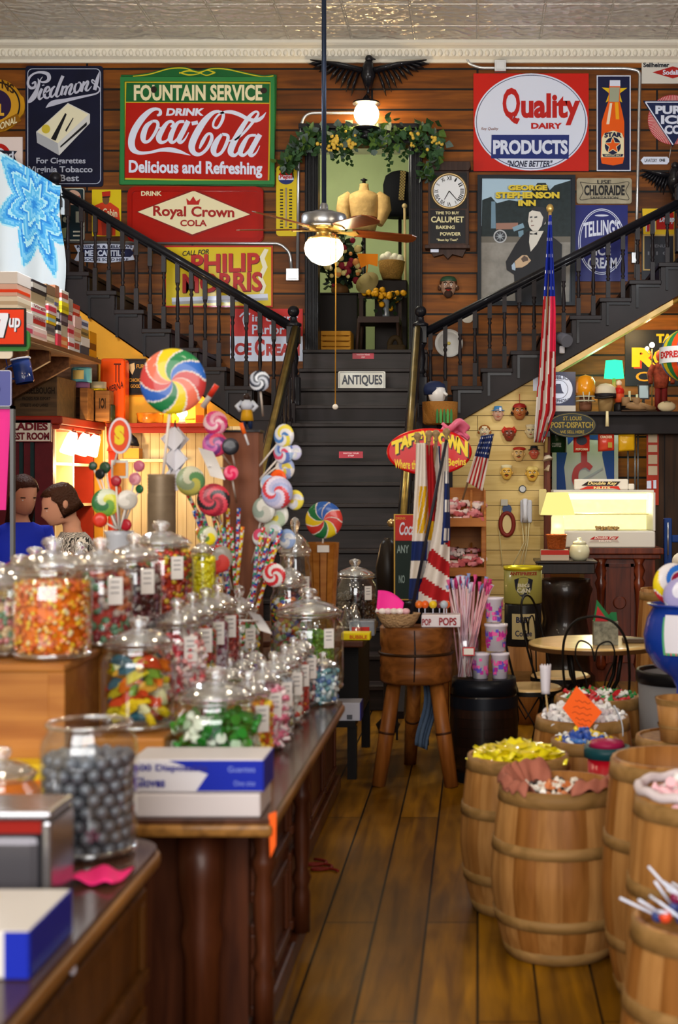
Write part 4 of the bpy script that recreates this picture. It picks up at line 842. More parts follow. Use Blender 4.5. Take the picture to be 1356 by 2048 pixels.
M().lathe([(.1, 3.318), (.128, 3.29), (.137, 3.25), (.128, 3.21), (.09, 3.165), (.04, 3.14), (.001, 3.135)], (fanx, FYY, 0), 32).build('glass_bowl', [glow], fan)
m = M(); m.tube([(fanx + .09, FYY - .1, 3.33), (fanx + .095, FYY - .115, 3.25), (fanx + .09, FYY - .11, 2.14)], .0045, 6); m.ball((fanx + .09, FYY - .11, 2.135), .02, 1, 12, 8); m.build('pull_chain', [mat('d8a040', .35, .5), mat('e0dcd4', .3)], fan)
m = M(); m.tube([(fanx + .06, FYY - .12, 3.32), (fanx + .06, FYY - .125, 3.09)], .004, 6); m.build('pull_chain', [mat('e6dcc8', .4)], fan)
c = P(733, 228, YW - .2)
wl = thing('wall_lamp', 'lit round glass wall lamp on a dark bracket over the garland', 'lamp', P(733, 265, YW))
M().ball(c, .125, 0, 28, 18).build('glass_globe', [emat('ffdca0', 18, 'wall_lamp_glass')], wl)
m = M(); m.lathe([(.13, -.14), (.14, -.15), (.06, -.165), (.04, -.2), (.07, -.24), (.02, -.25)], c, 24); m.tube([c + Vector((0, 0, -.2)), c + Vector((0, .1, -.22)), Vector((c.x, YW - .001, c.z - .16))], .02, 8); m.build('bracket', [blackpaint], wl)
m = M(); m.lathe([(.14, .1), (.13, .12), (.05, .14), (.02, .18), (.001, .2)], c, 24); m.build('cap', [blackpaint], wl)
# garland of artificial vine over the door head
ga = thing('garland', 'ivy garland with small yellow flowers draped over the dark doorway head', 'garland', P(725, 300, YW))
path = spline([(566, 332), (580, 318), (600, 300), (612, 280), (640, 276), (680, 282), (710, 268), (740, 276), (775, 280), (810, 270), (845, 276), (868, 285), (872, 305), (858, 335), (853, 365)], 8)
m = M(); m.tube([P(a, b_, YW - .12) for a, b_ in path], .012, 6); m.build('vine', [mat('3a3020', .7)], ga)
rg = random.Random(3); lm = M(); fl = M()
def leaf(mb, p, s, mi, rg):
    a, b_, g_ = rg.uniform(0, 2 * pi), rg.uniform(-1, 1), rg.uniform(0, 2 * pi)
    R = Matrix.Rotation(a, 3, 'Y') @ Matrix.Rotation(b_, 3, 'X') @ Matrix.Rotation(g_ * .2, 3, 'Z')
    pts = [(0, 0, 0), (s * .5, -s * .08, s * .35), (s * .3, 0, s * .7), (0, -s * .05, s * 1.1), (-s * .3, 0, s * .7), (-s * .5, -s * .08, s * .35)]
    mb.add([p + R @ Vector(q) for q in pts], [(0, 1, 2, 3), (0, 3, 4, 5)], mi)
for i in range(620):
    q = path[int(rg.betavariate(1, 1) * (len(path) - 1))]
    thin = 9 if q[0] < 605 or q[1] > 305 else 19
    p = P(q[0] + rg.gauss(0, 7), q[1] + rg.gauss(0, thin * .75), YW - .15) + Vector((0, rg.uniform(-.1, .06), 0))
    leaf(lm, p, rg.uniform(.05, .1), rg.choice([0, 0, 1, 2, 3]), rg)
for i in range(70):   # trailing tendrils into the opening
    bx = rg.choice([668, 690, 700, 780, 810]); p = P(bx + rg.gauss(0, 6), 298 + abs(rg.gauss(0, 16)), YW - .12); leaf(lm, p, .05, 1, rg)
lm.build('leaves', [mat('3c5a3a', .6), mat('26401f', .6), mat('4f6a2c', .6), mat('5a6a62', .6)], ga)
for i in range(60):
    bx = rg.choice([655, 665, 675, 690, 700, 825, 868]); p = P(bx + rg.gauss(0, 8), 285 + rg.gauss(0, 9), YW - .25); fl.ball(p, rg.uniform(.012, .024), 0, 6, 4)
fl.build('flowers', [mat('d8b44a', .6)], ga)
# ---------------------------------------------------------------- the antiques room seen through the doorway
FZ = 2.92
t = thing('dress_form', 'headless dress form in a tan puff sleeved bodice in the doorway room', 'mannequin', (X(728, 16.2), 16.2, FZ)); k = 16.2 / F
tan = mat('b8965e', .8, var=.2, vs=14, bump=.4, bs=30)
o = Vector((X(728, 16.2), 16.2, 0)); z = lambda y: Z(y, 16.2)
m = M(); m.lathe([(.13, z(462)), (.145, z(452)), (.15, z(440)), (.18, z(418)), (.2, z(402)), (.19, z(392)), (.12, z(385)), (.06, z(381)), (.05, z(372)), (.05, z(368)), (.001, z(366))], o, 28, sy=.65); m.build('bodice', [tan], t)
for s_ in (-1, 1):
    m = M(); m.tube([o + Vector((s_ * .15, 0, z(391))), o + Vector((s_ * .22, -.01, z(402))), o + Vector((s_ * .235, -.03, z(420))), o + Vector((s_ * .21, -.05, z(438))), o + Vector((s_ * .18, -.08, z(452)))], [.06, .085, .08, .055, .04], 12); m.build('sleeve', [tan], t)
M().lathe([(.152, z(446)), (.158, z(440)), (.155, z(434))], o, 28, sy=.67).build('belt', [mat('6a3a1e', .5)], t)
M().lathe([(.02, z(366)), (.02, z(362)), (.045, z(360)), (.001, z(356))], o, 12).build('neck_cap', [BLACK], t)
m = M(); m.cyl((o.x, o.y, FZ), (o.x, o.y, z(462)), .02); m.lathe([(.2, FZ), (.18, FZ + .03), (.03, FZ + .06)], o, 20); m.build('stand', [darkwood], t)
t = thing('hanging_coat', 'black coat with a gold patterned front hung on the right inside the doorway', 'coat', (X(800, 16.7), 16.7, FZ)); o = Vector((X(800, 16.7), 16.7, 0)); z = lambda y: Z(y, 16.7)
m = M(); m.lathe([(.2, z(436)), (.21, z(424)), (.19, z(400)), (.2, z(370)), (.17, z(352)), (.1, z(344)), (.02, z(341))], o, 24, sy=.5); m.build('coat', [mat('0e0f14', .8)], t)
m = M(); m.grid(lambda a, b_: (X(801 + b_ * 11 + a * -4, 16.59), 16.59 - .01 * sin(a * 9), z(346 + a * 58)), 20, 4, lambda a, b_: int(a * 20) % 2 ^ int(b_ * 4) % 2, False, 0); m.build('embroidery', [mat('8c7a4a', .6), mat('4a3c20', .6)], t, solid=.004)
m = M(); m.cyl((X(812, 16.2), 16.22, FZ), (X(809, 16.2), 16.22, z(430)), .015); m.ball((X(809, 16.2), 16.22, z(428)), .03); m.alone('walking_cane', [mat('c0a878', .5)], 'pale straight walking cane standing below the black coat', 'cane', (X(812, 16.2), 16.22, FZ))
# stand for the coat
m = M(); m.cyl((o.x, o.y, FZ), (o.x, o.y, z(436) - .002), .02); m.lathe([(.16, FZ), (.15, FZ + .03), (.02, FZ + .05)], o, 16); m.build('stand', [darkwood], t)
m = M(); m.box(X(640, 15.6), X(716, 15.6), 15.5, 15.95, FZ, Z(592, 15.6)); m.box(X(638, 15.6), X(718, 15.6), 15.48, 15.97, Z(592, 15.6), Z(588, 15.6)); m.alone('blanket_chest', [mat('15110f', .5)], 'black chest under the flowers in the doorway room', 'chest', (X(680, 15.6), 15.7, FZ), bev=.006)
ft = thing('flower_arrangement', 'dark bush of dried flowers with red and cream blooms on the black chest', 'flowers', (X(680, 15.7), 15.7, Z(588, 15.6)))
m = M(); m.lathe([(.08, 0), (.1, .05), (.09, .12)], (X(680, 15.7), 15.7, Z(588, 15.6)), 16); m.build('pot', [mat('6a4a2a', .6)], ft)
lm = M(); fl = M()
for i in range(420):
    p = P(684 + rg.gauss(0, 17), 530 + rg.gauss(0, 26), 15.7) + Vector((0, rg.uniform(-.2, .2), 0)); leaf(lm, p, rg.uniform(.05, .1), rg.choice([0, 1, 1]), rg)
for i in range(46):
    p = P(690 + rg.gauss(0, 18), 525 + rg.gauss(0, 24), 15.48); fl.ball(p, rg.uniform(.02, .045), rg.choice([0, 0, 1, 1, 2]), 7, 5)
lm.build('leaves', [mat('2a3a24', .7), mat('16201a', .7)], ft); fl.build('blossoms', [mat('7a1f2c', .7), mat('cfc07c', .7), mat('c8884a', .7)], ft)
m = M(); q = [P(714, 507, 15.42), P(756, 508, 15.42), P(755, 533, 15.42), P(738, 528, 15.42), P(722, 536, 15.42)]
m.add([tuple(p) for p in q] + [tuple(p + Vector((0, .008, 0))) for p in q], [(0, 1, 2, 3, 4), (9, 8, 7, 6, 5)] + [(i, (i + 5), (i + 1) % 5 + 5, (i + 1) % 5) for i in range(5)]); m.cyl(P(735, 530, 15.43), P(730, 575, 15.6), .006)
m.alone('paper_card', [mat('f08a10', .6)], 'bright orange paper card stuck in the flowers', 'card', P(735, 575, 15.6))
m = M(); m.box(X(752, 15.9), X(816, 15.9), 15.7, 16.05, FZ, Z(560, 15.7)); m.alone('side_cabinet', [mat('1c1411', .5)], 'dark cabinet in the doorway room carrying the wicker basket', 'cabinet', (X(784, 15.9), 15.9, FZ), bev=.01)
wick = mat('a07838', .7, bump=.8, bs=90, var=.3, vs=60)
t = thing('egg_basket', 'wicker basket of white balls on the dark cabinet in the doorway room', 'basket', P(783, 556, 15.8)); o = P(783, 559.5, 15.8)
m = M(); m.lathe([(.10, 0), (.135, .1), (.15, .2), (.14, .205), (.125, .1), (.09, .02)], o, 28, caps=True); m.build('basket', [wick], t)
for px, py in ((768, 512), (776, 508), (790, 511), (799, 514), (783, 514)): m = M(); m.ball(P(px, py + 4, 15.78), .05, 0, 14, 10); m.alone('foam_ball', [mat('e0dcc0', .6)], 'cream ball lying in the wicker basket in the doorway room', 'ball', P(px, py + 12, 15.78), 'balls in the wicker basket')
t = thing('straw_hat', 'tan straw hat with a cream band lying tilted on the dark chair', 'hat', P(735, 585, 15.3)); m = M(); m.T = Matrix.Translation(P(735, 566, 15.3)) @ Matrix.Rotation(radians(62), 4, 'X') @ Matrix.Rotation(radians(-22), 4, 'Y')
m.lathe([(.13, 0), (.135, .008), (.075, .012), (.07, .07), (.05, .085), (.001, .088)], n=26); m.build('straw', [mat('8a7a4a', .7)], t)
t = thing('old_chair', 'dark wooden chair with a slatted back in the doorway room', 'chair', (X(760, 15.15), 15.15, FZ)); dk = mat('33221a', .5)
YC = 15.15
m = M(); m.box(X(718, YC), X(800, YC), 15.0, 15.4, Z(648, YC), Z(636, YC)); m.build('seat', [dk], t)
for a, b_ in ((720, 15.03), (796, 15.03), (722, 15.37), (798, 15.37)): m = M(); m.cyl((X(a, YC), b_, Z(640, YC)), (X(a - 6 if a < 750 else a + 4, YC), b_, FZ), .02, .016, 8); m.build('leg', [dk], t)
m = M(); m.box(X(715, YC), X(723, YC), 15.36, 15.4, Z(640, YC), Z(584, YC)); m.box(X(794, YC), X(801, YC), 15.36, 15.4, Z(640, YC), Z(584, YC)); m.box(X(713, YC), X(803, YC), 15.355, 15.4, Z(592, YC), Z(580, YC)); m.build('backrest', [dk], t)
t = thing('sunflower_vase', 'clear vase of sunflowers standing on the dark chair', 'vase', P(772, 635, 15.2)); o = P(772, 635.2, 15.2)
m = M(); m.lathe([(.035, 0), (.04, .02), (.03, .1), (.04, .19), (.036, .19), (.026, .1), (.03, .02)], o, 16); m.build('vase', [mat('6a7076', .1, coat=.5)], t)
m = M(); lm = M()
for i in range(26):
    p = o + Vector((rg.gauss(.01, .11), rg.gauss(0, .05), .2 + rg.gauss(.02, .06))); m.lathe([(.035, 0), (.01, -.01)], p, 8, axis='Y', m=0); m.ball(p, .012, 1, 6, 4)
    m.tube([o + Vector((0, 0, .18)), p], .003, 4, 2)
    leaf(lm, p + Vector((rg.gauss(0, .03), 0, -.05)), .06, 0, rg)
m.build('sunflowers', [mat('d89a14', .6), mat('3a2410', .7), mat('2a3a1a', .6)], t); lm.build('leaves', [mat('1f2c18', .7)], t)
t = thing('slatted_crate', 'yellow slatted wooden crate on the floor inside the doorway', 'crate', (X(674, 15.0), 15.0, FZ))
m = M()
for a in (664, 675, 686, 696): m.box(X(644, 15), X(702, 15), 14.9, 14.92, Z(a + 8, 15), Z(a, 15)); m.box(X(644, 15), X(702, 15), 15.25, 15.27, Z(a + 8, 15), Z(a, 15))
for a in (643, 699): m.box(X(a, 15), X(a + 4, 15), 14.92, 15.25, FZ, Z(664, 15))
m.box(X(644, 15), X(702, 15), 14.9, 15.27, FZ, FZ + .015)
m.build('slats', [mat('b07a20', .6)], t)
m = M(); m.tube([(X(790, 14.98) + .06 * cos(a), 15.0, FZ + .12 + .1 * sin(a)) for a in [pi * i / 12 for i in range(13)]], [.03] * 13, 8); m.box(X(775, 15), X(812, 15), 14.9, 15.1, FZ, FZ + .14); m.alone('old_bag', [mat('3a2c18', .7)], 'brown bag on the floor at the right inside the doorway', 'bag', (X(793, 15), 15, FZ), bev=.03)
# ---------------------------------------------------------------- left: shop fittings under the stair
redp = mat('8e2a1a', .4, var=.2, vs=4); maroon = mat('5a141c', .45, var=.2)
creamp = mat('e8d9b0', .5)
m = M(); m.box(X(208, YU), X(489, YU), YU - .035, YU, 0, 2.14); struct(m, 'wall_beadboard', [bead])
m = M(); m.box(X(212, 13.1), X(448, 13.1), 13.08, YU - .036, 2.125, 2.16); m.box(X(212, 13.1), X(448, 13.1), 13.12, 13.16, 2.07, 2.125)
m.alone('red_shelf', [redp], 'long red shelf along the boards under the left stair', 'shelf', (X(330, 13.1), 13.2, 2.12), bev=.004)
m = M(); m.box(X(212, 13.1), X(334, 13.1), 13.08, YU - .036, 1.80, 1.83); m.alone('pale_shelf', [mat('e6cf94', .5)], 'short pale shelf below the long red shelf', 'shelf', (X(273, 13.1), 13.2, 1.8), bev=.004)
m = M(); m.cyl((X(228, 13.05), 13.02, 0), (X(228, 13.05), 13.02, 2.12), .045); m.lathe([(.06, 1.9), (.045, 1.95), (.06, 2.0), (.06, 2.12)], (X(228, 13.05), 13.02, 0), 16); m.alone('turned_post', [redp], 'red turned post at the end of the long red shelf', 'post', (X(228, 13.05), 13.02, 0))
# red cabinet with cream open shelves on its right side
cb = thing('red_cabinet', 'tall maroon cabinet with cream open shelves on its right side, below the wooden crates', 'cabinet', (-3.85, 12.6, 0))
m = M(); m.box(-4.3, -3.56, 11.95, 12.0, 0, 2.1); m.build('end_panel', [maroon], cb)
m = M()
for px in (40, 62): m.box(X(px, 11.94), X(px + 7, 11.94), 11.92, 11.95, 0, Z(884, 11.94))
m.build('stripe_moulding', [mat('122a2c', .4)], cb)
m = M(); m.box(-4.02, -3.98, 12.0, 13.25, 0, 2.1); m.build('back', [creamp], cb)
for z_ in (.05, .55, 1.0, 1.4, 1.76): m = M(); m.box(-3.98, -3.57, 12.0, 13.25, z_, z_ + .025); m.build('shelf', [creamp], cb)
for y_ in (12.02, 12.56, 13.22): m = M(); m.box(-3.98, -3.56, y_ - .02, y_ + .02, 0, 2.1); m.build('upright', [creamp if y_ < 13 else redp], cb)
m = M(); m.box(-4.3, -3.47, 11.9, 13.28, 2.1, 2.17); m.box(-4.3, -3.5, 11.93, 13.28, 2.06, 2.1); m.build('top_board', [redp], cb, bev=.01)
for i, (y_, tx) in enumerate(((12.35, 'left'), (12.75, 'middle'), (13.1, 'right'))):
    t = thing('shade_lamp', f'lit frosted glass lamp hung under the crate ledge, {tx} one of three', 'lamp', (-3.5, y_, 1.9), 'glass lamps under the ledge')
    m = M(); m.T = Matrix.Translation((-3.5, y_, 2.05)) @ Matrix.Rotation(radians(18), 4, 'Y')
    m.lathe([(.03, 0), (.045, -.03), (.055, -.1), (.065, -.19), (.055, -.2), (.001, -.2)], n=20); m.build('glass_shade', [emat('ffd9a0', 4, 'frosted_lamp')], t)
    M().cyl((-3.5, y_, 2.06), (-3.5, y_, 2.03), .02, n=10).build('holder', [redp], t)
lamp('under_stair_light', 'POINT', (-3.3, 12.5, 1.75), 16, WARM, .06)
for (y_, z_, h_, c_, lb) in ((12.3, 1.425, .22, 'd8c8a0', 'cream jug on the upper open shelf of the maroon cabinet'), (12.9, 1.425, .26, 'c2481c', 'orange red canister on the upper open shelf of the maroon cabinet'), (12.85, 1.025, .24, 'c8541c', 'orange red canister on the middle open shelf of the maroon cabinet')):
    m = M(); m.lathe([(.08, 0), (.085, .02), (.085, h_ * .8), (.06, h_ * .92), (.06, h_), (.001, h_)], (-3.75, y_, z_ + .001), 20); m.alone('canister', [mat(c_, .3, coat=.3)], lb, 'canister', (-3.75, y_, z_ + .001))
# rest room sign
s = Sign('restroom_sign', 'white sign with maroon lettering hung on the cabinet end behind the two women', (22, 839, 104, 884), mat('d8cfc0', .4), 11.915, .015); MR = mat('6a1420', .4)
s.frame('border', MR, 1.5, (22, 839, 104, 884))
s.texts([(MR, 'LADIES', 25, 845, 97, 861, dict(bold=.05)), (MR, 'REST ROOM', 18, 865, 100, 880, dict(bold=.05))])
# wooden crates and tins on the cabinet top
crate = wood('crate_wood', '9a6a38', '6a4220', 'X', knots=False); crate2 = wood('crate_wood_dark', '5c4428', '3a2a18', 'X', knots=False)
def boxthing(name, label, cat, x0, x1, y0, y1, z0, z1, mt, group=None, txt=None, bev=.005, face=None):
    t = thing(name, label, cat, ((x0 + x1) / 2, (y0 + y1) / 2, z0), group); z0 += .001
    M().box(x0, x1, y0, y1, z0, z1).build('body', [mt], t, bev=bev)
    if face: 
        m = M(); a, b_, c_, d_ = face[1]; m.box(x0 + (x1 - x0) * a, x0 + (x1 - x0) * c_, y0 - .003, y0 - .0005, z0 + (z1 - z0) * b_, z0 + (z1 - z0) * d_); m.build('label_panel', [face[0]], t)
    if txt:
        m = M()
        for mt2, st, a, b_, c_, d_ in txt: text(m, st, x0 + (x1 - x0) * a, x0 + (x1 - x0) * c_, z0 + (z1 - z0) * b_, z0 + (z1 - z0) * d_, y0 - .0045, 0, .03)
        m.build('lettering', [txt[0][0]], t)
    return t
DKT = mat('20160c', .6)
boxthing('wooden_crate', 'large dark wooden crate with stencilled lettering on the maroon cabinet', 'crate', X(28, 12.05), X(114, 12.05), 12.05, 12.62, 2.17, Z(752, 12.05), crate2, None, [(DKT, 'MUSSELBOUGH', .1, .56, .95, .72), (DKT, 'PACKED FOR EXPORT', .2, .4, .85, .48), (DKT, 'STREETS AND LANES', .15, .24, .8, .32)])
boxthing('wooden_box', 'upright brown wooden box right of the large dark crate', 'box', X(158, 12.62), X(174, 12.62), 12.64, 12.85, 2.17, Z(775, 12.62), crate)
boxthing('wooden_box', 'square brown wooden box with a dark stamp beside the orange tin', 'box', X(178, 12.7), X(207, 12.7), 12.9, 13.06, 2.17, Z(778, 12.7), crate, None, [(DKT, 'IOI', .3, .4, .75, .75)])
t = thing('round_tin', 'round blue tin standing on the brown boxes below the high shelf', 'tin', P(165, 775, 12.75)); o = Vector((X(163, 12.74), 12.745, Z(775, 12.62) + .002))
M().lathe([(.07, 0), (.072, .01), (.072, .05), (.001, .05)], o, 20).build('base', [mat('8a5a80', .4)], t)
m = M(); m.lathe([(.088, .052), (.09, .06), (.09, .17), (.092, .175), (.085, .185), (.001, .185)], o, 24); m.build('drum', [mat('5aa0b8', .3, coat=.3)], t)
m = M(); m.grid(lambda a, b_: (o.x + .0915 * cos(-pi / 2 + (a - .6) * 1.2), o.y + .0915 * sin(-pi / 2 + (a - .6) * 1.2), o.z + .075 + .08 * b_), 8, 2); m.build('label_panel', [mat('d0c07a', .5)], t)
t = thing('gold_tin', 'low gold rimmed tin on the stamped brown box', 'tin', P(193, 778, 12.95)); o = Vector((X(195, 12.95), 12.98, Z(778, 12.7) + .002))
M().lathe([(.07, 0), (.072, .005), (.072, .08), (.001, .08)], o, 20).build('drum', [mat('b8a88a', .35)], t); M().lathe([(.075, .0), (.075, .02), (.07, .02)], o, 20).build('rim', [mat('d8b820', .3, .5)], t)
OT = mat('d8460c', .28, coat=.35)
t = boxthing('orange_tin', 'tall orange tin with dark lettering against the mustard wall', 'tin', X(199, 13.1), X(249, 13.1), 13.1, 13.3, 2.17, Z(716, 13.1), OT, None, None, .03)
m = M(); text(m, 'VIERNA', X(214, 13.1), X(247, 13.1), Z(782, 13.1), Z(768, 13.1), 13.097, 0, .02, tilt=.06); m.box(X(228, 13.1), X(242, 13.1), 13.096, 13.099, Z(730, 13.1), Z(727, 13.1)); m.box(X(231, 13.1), X(233, 13.1), 13.096, 13.099, Z(765, 13.1), Z(730, 13.1)); m.box(X(237, 13.1), X(239, 13.1), 13.096, 13.099, Z(765, 13.1), Z(730, 13.1)); m.build('lettering', [mat('4a1608', .5)], t)
m = M(); m.lathe([(.035, 0), (.036, .05), (.036, .14), (.03, .15), (.001, .15)], (X(221, 12.95), 12.98, 2.161 + .011), 16); m.alone('small_tin', [mat('2a2a14', .4)], 'small black and yellow tin in front of the orange tin', 'tin', (X(221, 12.95), 12.98, 2.172))
m = M(); m.lathe([(.12, 0), (.122, .01), (.122, .075), (.128, .078), (.128, .095), (.001, .097)], (X(301, 13.2), 13.2, 2.161), 28); m.alone('biscuit_tin', [mat('c06a1a', .3, coat=.3, var=.5, vs=16)], 'round orange biscuit tin on the long red shelf', 'tin', (X(301, 13.2), 13.2, 2.161))
boxthing('yellow_box', 'small yellow carton by the glowing bulb on the long red shelf', 'box', X(327, 13.2), X(346, 13.2), 13.18, 13.3, 2.161, Z(815, 13.2), mat('e0b41c', .5))
t = thing('shelf_bulb', 'bare glowing bulb on the long red shelf behind the giant lollipop', 'lamp', (X(364, 13.2), 13.2, 2.161)); M().ball((X(364, 13.2), 13.2, 2.26), .05, 0, 16, 10).build('bulb', [emat('ffdc98', 34, 'bulb_glow')], t); M().lathe([(.04, 0), (.03, .02), (.025, .055)], (X(364, 13.2), 13.2, 2.161), 14).build('base', [mat('c8c0b0', .4)], t)
boxthing('orange_carton', 'tall orange carton at the right end of the long red shelf', 'box', X(391, 13.2), X(410, 13.2), 13.18, 13.3, 2.161, Z(806, 13.2), mat('d8881c', .5), face=(mat('c84a14', .5), (.1, .05, .9, .4)))
t = thing('bird_ornament', 'little black bird ornament on an orange box on the pale shelf', 'ornament', (X(266, 13.2), 13.2, 1.83)); m = M(); m.box(X(250, 13.2), X(281, 13.2), 13.14, 13.28, 1.831, 1.93); m.build('box', [mat('c8862c', .5)], t)
m = M(); m.tube([(X(278, 13.2), 13.2, 1.955), (X(266, 13.2), 13.2, 1.99), (X(258, 13.2), 13.2, 2.05), (X(252, 13.2), 13.2, 2.03)], [.008, .05, .03, .006], 10); m.build('bird', [BLACK], t)
s = Sign('framed_notice', 'black framed notice with gold lettering on the mustard wall', (250, 718, 293, 790), mat('171210', .4), YU, .02, cat='picture')
s.frame('frame', mat('2a1a10', .4), 3, (250, 718, 293, 790), 0, .01); GO = mat('b8842c', .5)
s.texts([(GO, 'FUR', 274, 729, 290, 737), (GO, 'CHOICE', 259, 757, 287, 764), (GO, 'GOODS', 262, 769, 286, 776)]); s.shapes('figure', [(mat('c8a878', .5), [(257, 730), (270, 726), (271, 738), (266, 750), (261, 742)])])
# brown partition behind the crates and the high bracketed shelf
brownw = wood('partition_wood', '6e4a30', '4a2e1c', 'X', .16, .5, '1a0e06', .8, 9, .008, tone=.75)
m = M(); m.box(-4.32, -4.28, 9.2, 13.3, 0, 3.0); m.box(-4.28, X(196, 13.3), 13.26, 13.3, 2.2, 2.78); struct(m, 'wall_partition', [brownw])
sh = thing('high_shelf', 'long wooden shelf on angled brackets carrying the stacked cartons', 'shelf', (-3.75, 11.3, 2.66))
shw = wood('shelf_wood', '8a5e3c', '5e3c24', 'Y', knots=False)
M().box(-4.28, -3.33, 9.6, 12.62, 2.66, 2.70).build('board', [shw], sh, bev=.004)
for y_ in (10.1, 10.85, 11.4, 11.95):
    m = M(); m.prism([(-4.28, 2.66), (-3.42, 2.66), (-3.42, 2.58), (-4.1, 2.2), (-4.28, 2.2)], y_ - .025, y_ + .025); m.build('bracket', [shw], sh)
YI = [10.42, 10.75, 11.12, 11.36, 11.48, 11.69, 11.87, 12.09, 12.36, 12.6]
STK = [[('white', 'd8c8cc', 'c84a6a'), ('white', 'd8d6d4', None), ('cream', 'd8cdb8', 'b8a48a'), ('pink banded', 'd0a898', 'd8401c'), ('plain white', 'd2ccc8', None)],
    [('pale pink', 'dccac4', 'd8a0a0'), ('white', 'd8d4cc', 'a82a20'), ('white', 'dcdcd8', 'c83a4a'), ('beige', 'b8a88a', None), ('black', '2a262a', 'a8a49c')],
    [('beige', 'b09a80', 'e0d4b8'), ('grey', '7c7474', '5a5458'), ('yellow', 'd8b41c', '8ab0b8'), ('white', 'd8c8cc', 'b83a4a'), ('cream', 'cabfa0', '8a8470'), ('brown', '7a6048', None)],
    [('red', 'c03a4a', None), ('white', 'd0ccc4', '202028'), ('black striped', '2c2c38', 'd0d0d4'), ('tan', 'c0aa6a', '4a4a80'), ('brown', '8a5c44', None)],
    [('orange', 'd87040', 'd8a878'), ('beige', 'b8ac94', None), ('dark purple', '4a3c44', '7a6a70'), ('yellow', 'd8c428', 'a89a1c'), ('white', 'd8d4c8', '9a4a40')],
    [('white', 'dcd8d8', 'b83a40'), ('pink lettered', 'd8a4a4', 'b82a3a'), ('pale grey', 'c8c0b8', 'b03a40'), ('grey', 'a0988c', None)],
    [('white', 'd8dcdc', 'a84a40'), ('cream', 'd0b898', 'b88a70'), ('dusty pink', 'c8a8a0', None), ('red', 'b83a28', 'd0a898')],
    [('dark grey', '4a4a54', None), ('white', 'd8d4d0', None), ('gold', 'a88c50', '6a5a3a'), ('white', 'd0d4e0', '5a6080')],
    [('yellow', 'c88a14', '7a4a10')]]
TOPY = [549, 564, 571, 571, 582, 597, 609, 640, 664]
ORD = ['bottom', 'second', 'third', 'fourth', 'fifth', 'sixth']; NTH = ['first', 'second', 'third', 'fourth', 'fifth', 'sixth', 'seventh', 'eighth', 'last']
for i, st in enumerate(STK):
    y0, y1 = YI[i] + .006, YI[i + 1] - .006; zt = Z(TOPY[i], (y0 + y1) / 2); h = (zt - 2.702) / len(st)
    for j, (nm, c1, c2) in enumerate(st):
        z0 = 2.702 + h * j + .0006; w = rg.uniform(-.012, .012); xr = -3.36 + w
        t = thing('carton', f'{nm} carton, {ORD[j]} of the {NTH[i]} stack along the high left shelf' if j < len(st) - 1 or len(st) == 1 else f'{nm} carton topping the {NTH[i]} stack along the high left shelf', 'carton', (xr - .18, (y0 + y1) / 2, z0), 'cartons on the high shelf')
        M().box(xr - .34, xr, y0, y1, z0, z0 + h - .001).build('body', [mat(c1, .5)], t, bev=.003)
        if c2:
            m = M(); hh = h * rg.uniform(.25, .5); zz = z0 + h * .3; m.box(xr - .341, xr + .0015, y0 - .0015, y1 - .02, zz, zz + hh); m.build('printed_band', [mat(c2, .5)], t)
        if i == 1 and j in (1, 2): m = M(); text(m, ('BARBERS', 'Virgil')[j - 1], y0 + .03, y1 - .03, z0 + h * .62, z0 + h * .92, 0, 0, .03, place=lambda u_, w_: (xr + .002, u_, w_)); m.build('lettering', [mat('8a1c2a')], t)
t = thing('small_can', 'small white can with a blue cap on the eighth carton stack', 'can', (-3.45, 12.22, 2.95)); zc_ = Z(640, 12.22) + .001
M().lathe([(.05, 0), (.05, .03), (.001, .03)], (-3.45, 12.22, zc_), 16).build('cap', [mat('5a9cc0', .3)], t); t.location = (-3.45, 12.22, zc_ - 0.0)
for c_ in kids(t): c_.location = (0, 0, 0)
for o_ in list(t.children): o_.data.transform(Matrix.Translation((0, 0, 2.95 - zc_)))
# quilt over the upper left rail
rgq = random.Random(5)
def quilt(u, v):
    px = -60 + u * 181; top = railz(-1, min(px, 112)) - 5
    bot = 560 + 30 * u + 5 * sin(u * 9)
    if v < .0: pass
    y = top + (bot - top) * v
    pxx = px + 14 * v * (u - .3) + 4 * sin(v * 7 + u * 3)
    dep = .10 + .035 * sin(u * 17 + v * 2) * v + .02 * v
    return P(pxx, y, YF + .02 - dep)
def qm(u, v):
    dx, dy = (u - .72) * 3.0, (v - .27) * 2.15
    r = sqrt(dx * dx + dy * dy); a = atan2(dy, dx)
    sct = (a % (pi / 4)) - pi / 8; s_ = r * (1 / (.55 + .45 * (1 - abs(sct) / (pi / 8)))) * .72
    if s_ > .98: return 0
    return 1 + int(s_ * 15 + rgq.uniform(-.3, .3)) % 5
m = M(); m.grid(quilt, 60, 72, qm); m.grid(lambda u, v: quilt(u, 0) + Vector((0, .12 + .10 * 0, -.25 * v)) if v else quilt(u, 0), 60, 2, lambda u, v: 0)
q = m.alone('quilt', [mat('d4e0ea', .9), mat('2f86d8', .9), mat('4aa4e6', .9), mat('79c4ee', .9), mat('57b0e4', .9), mat('a6dcee', .9)], 'white quilt with a big blue star draped over the upper left stair rail', 'quilt', P(60, 580, YF))
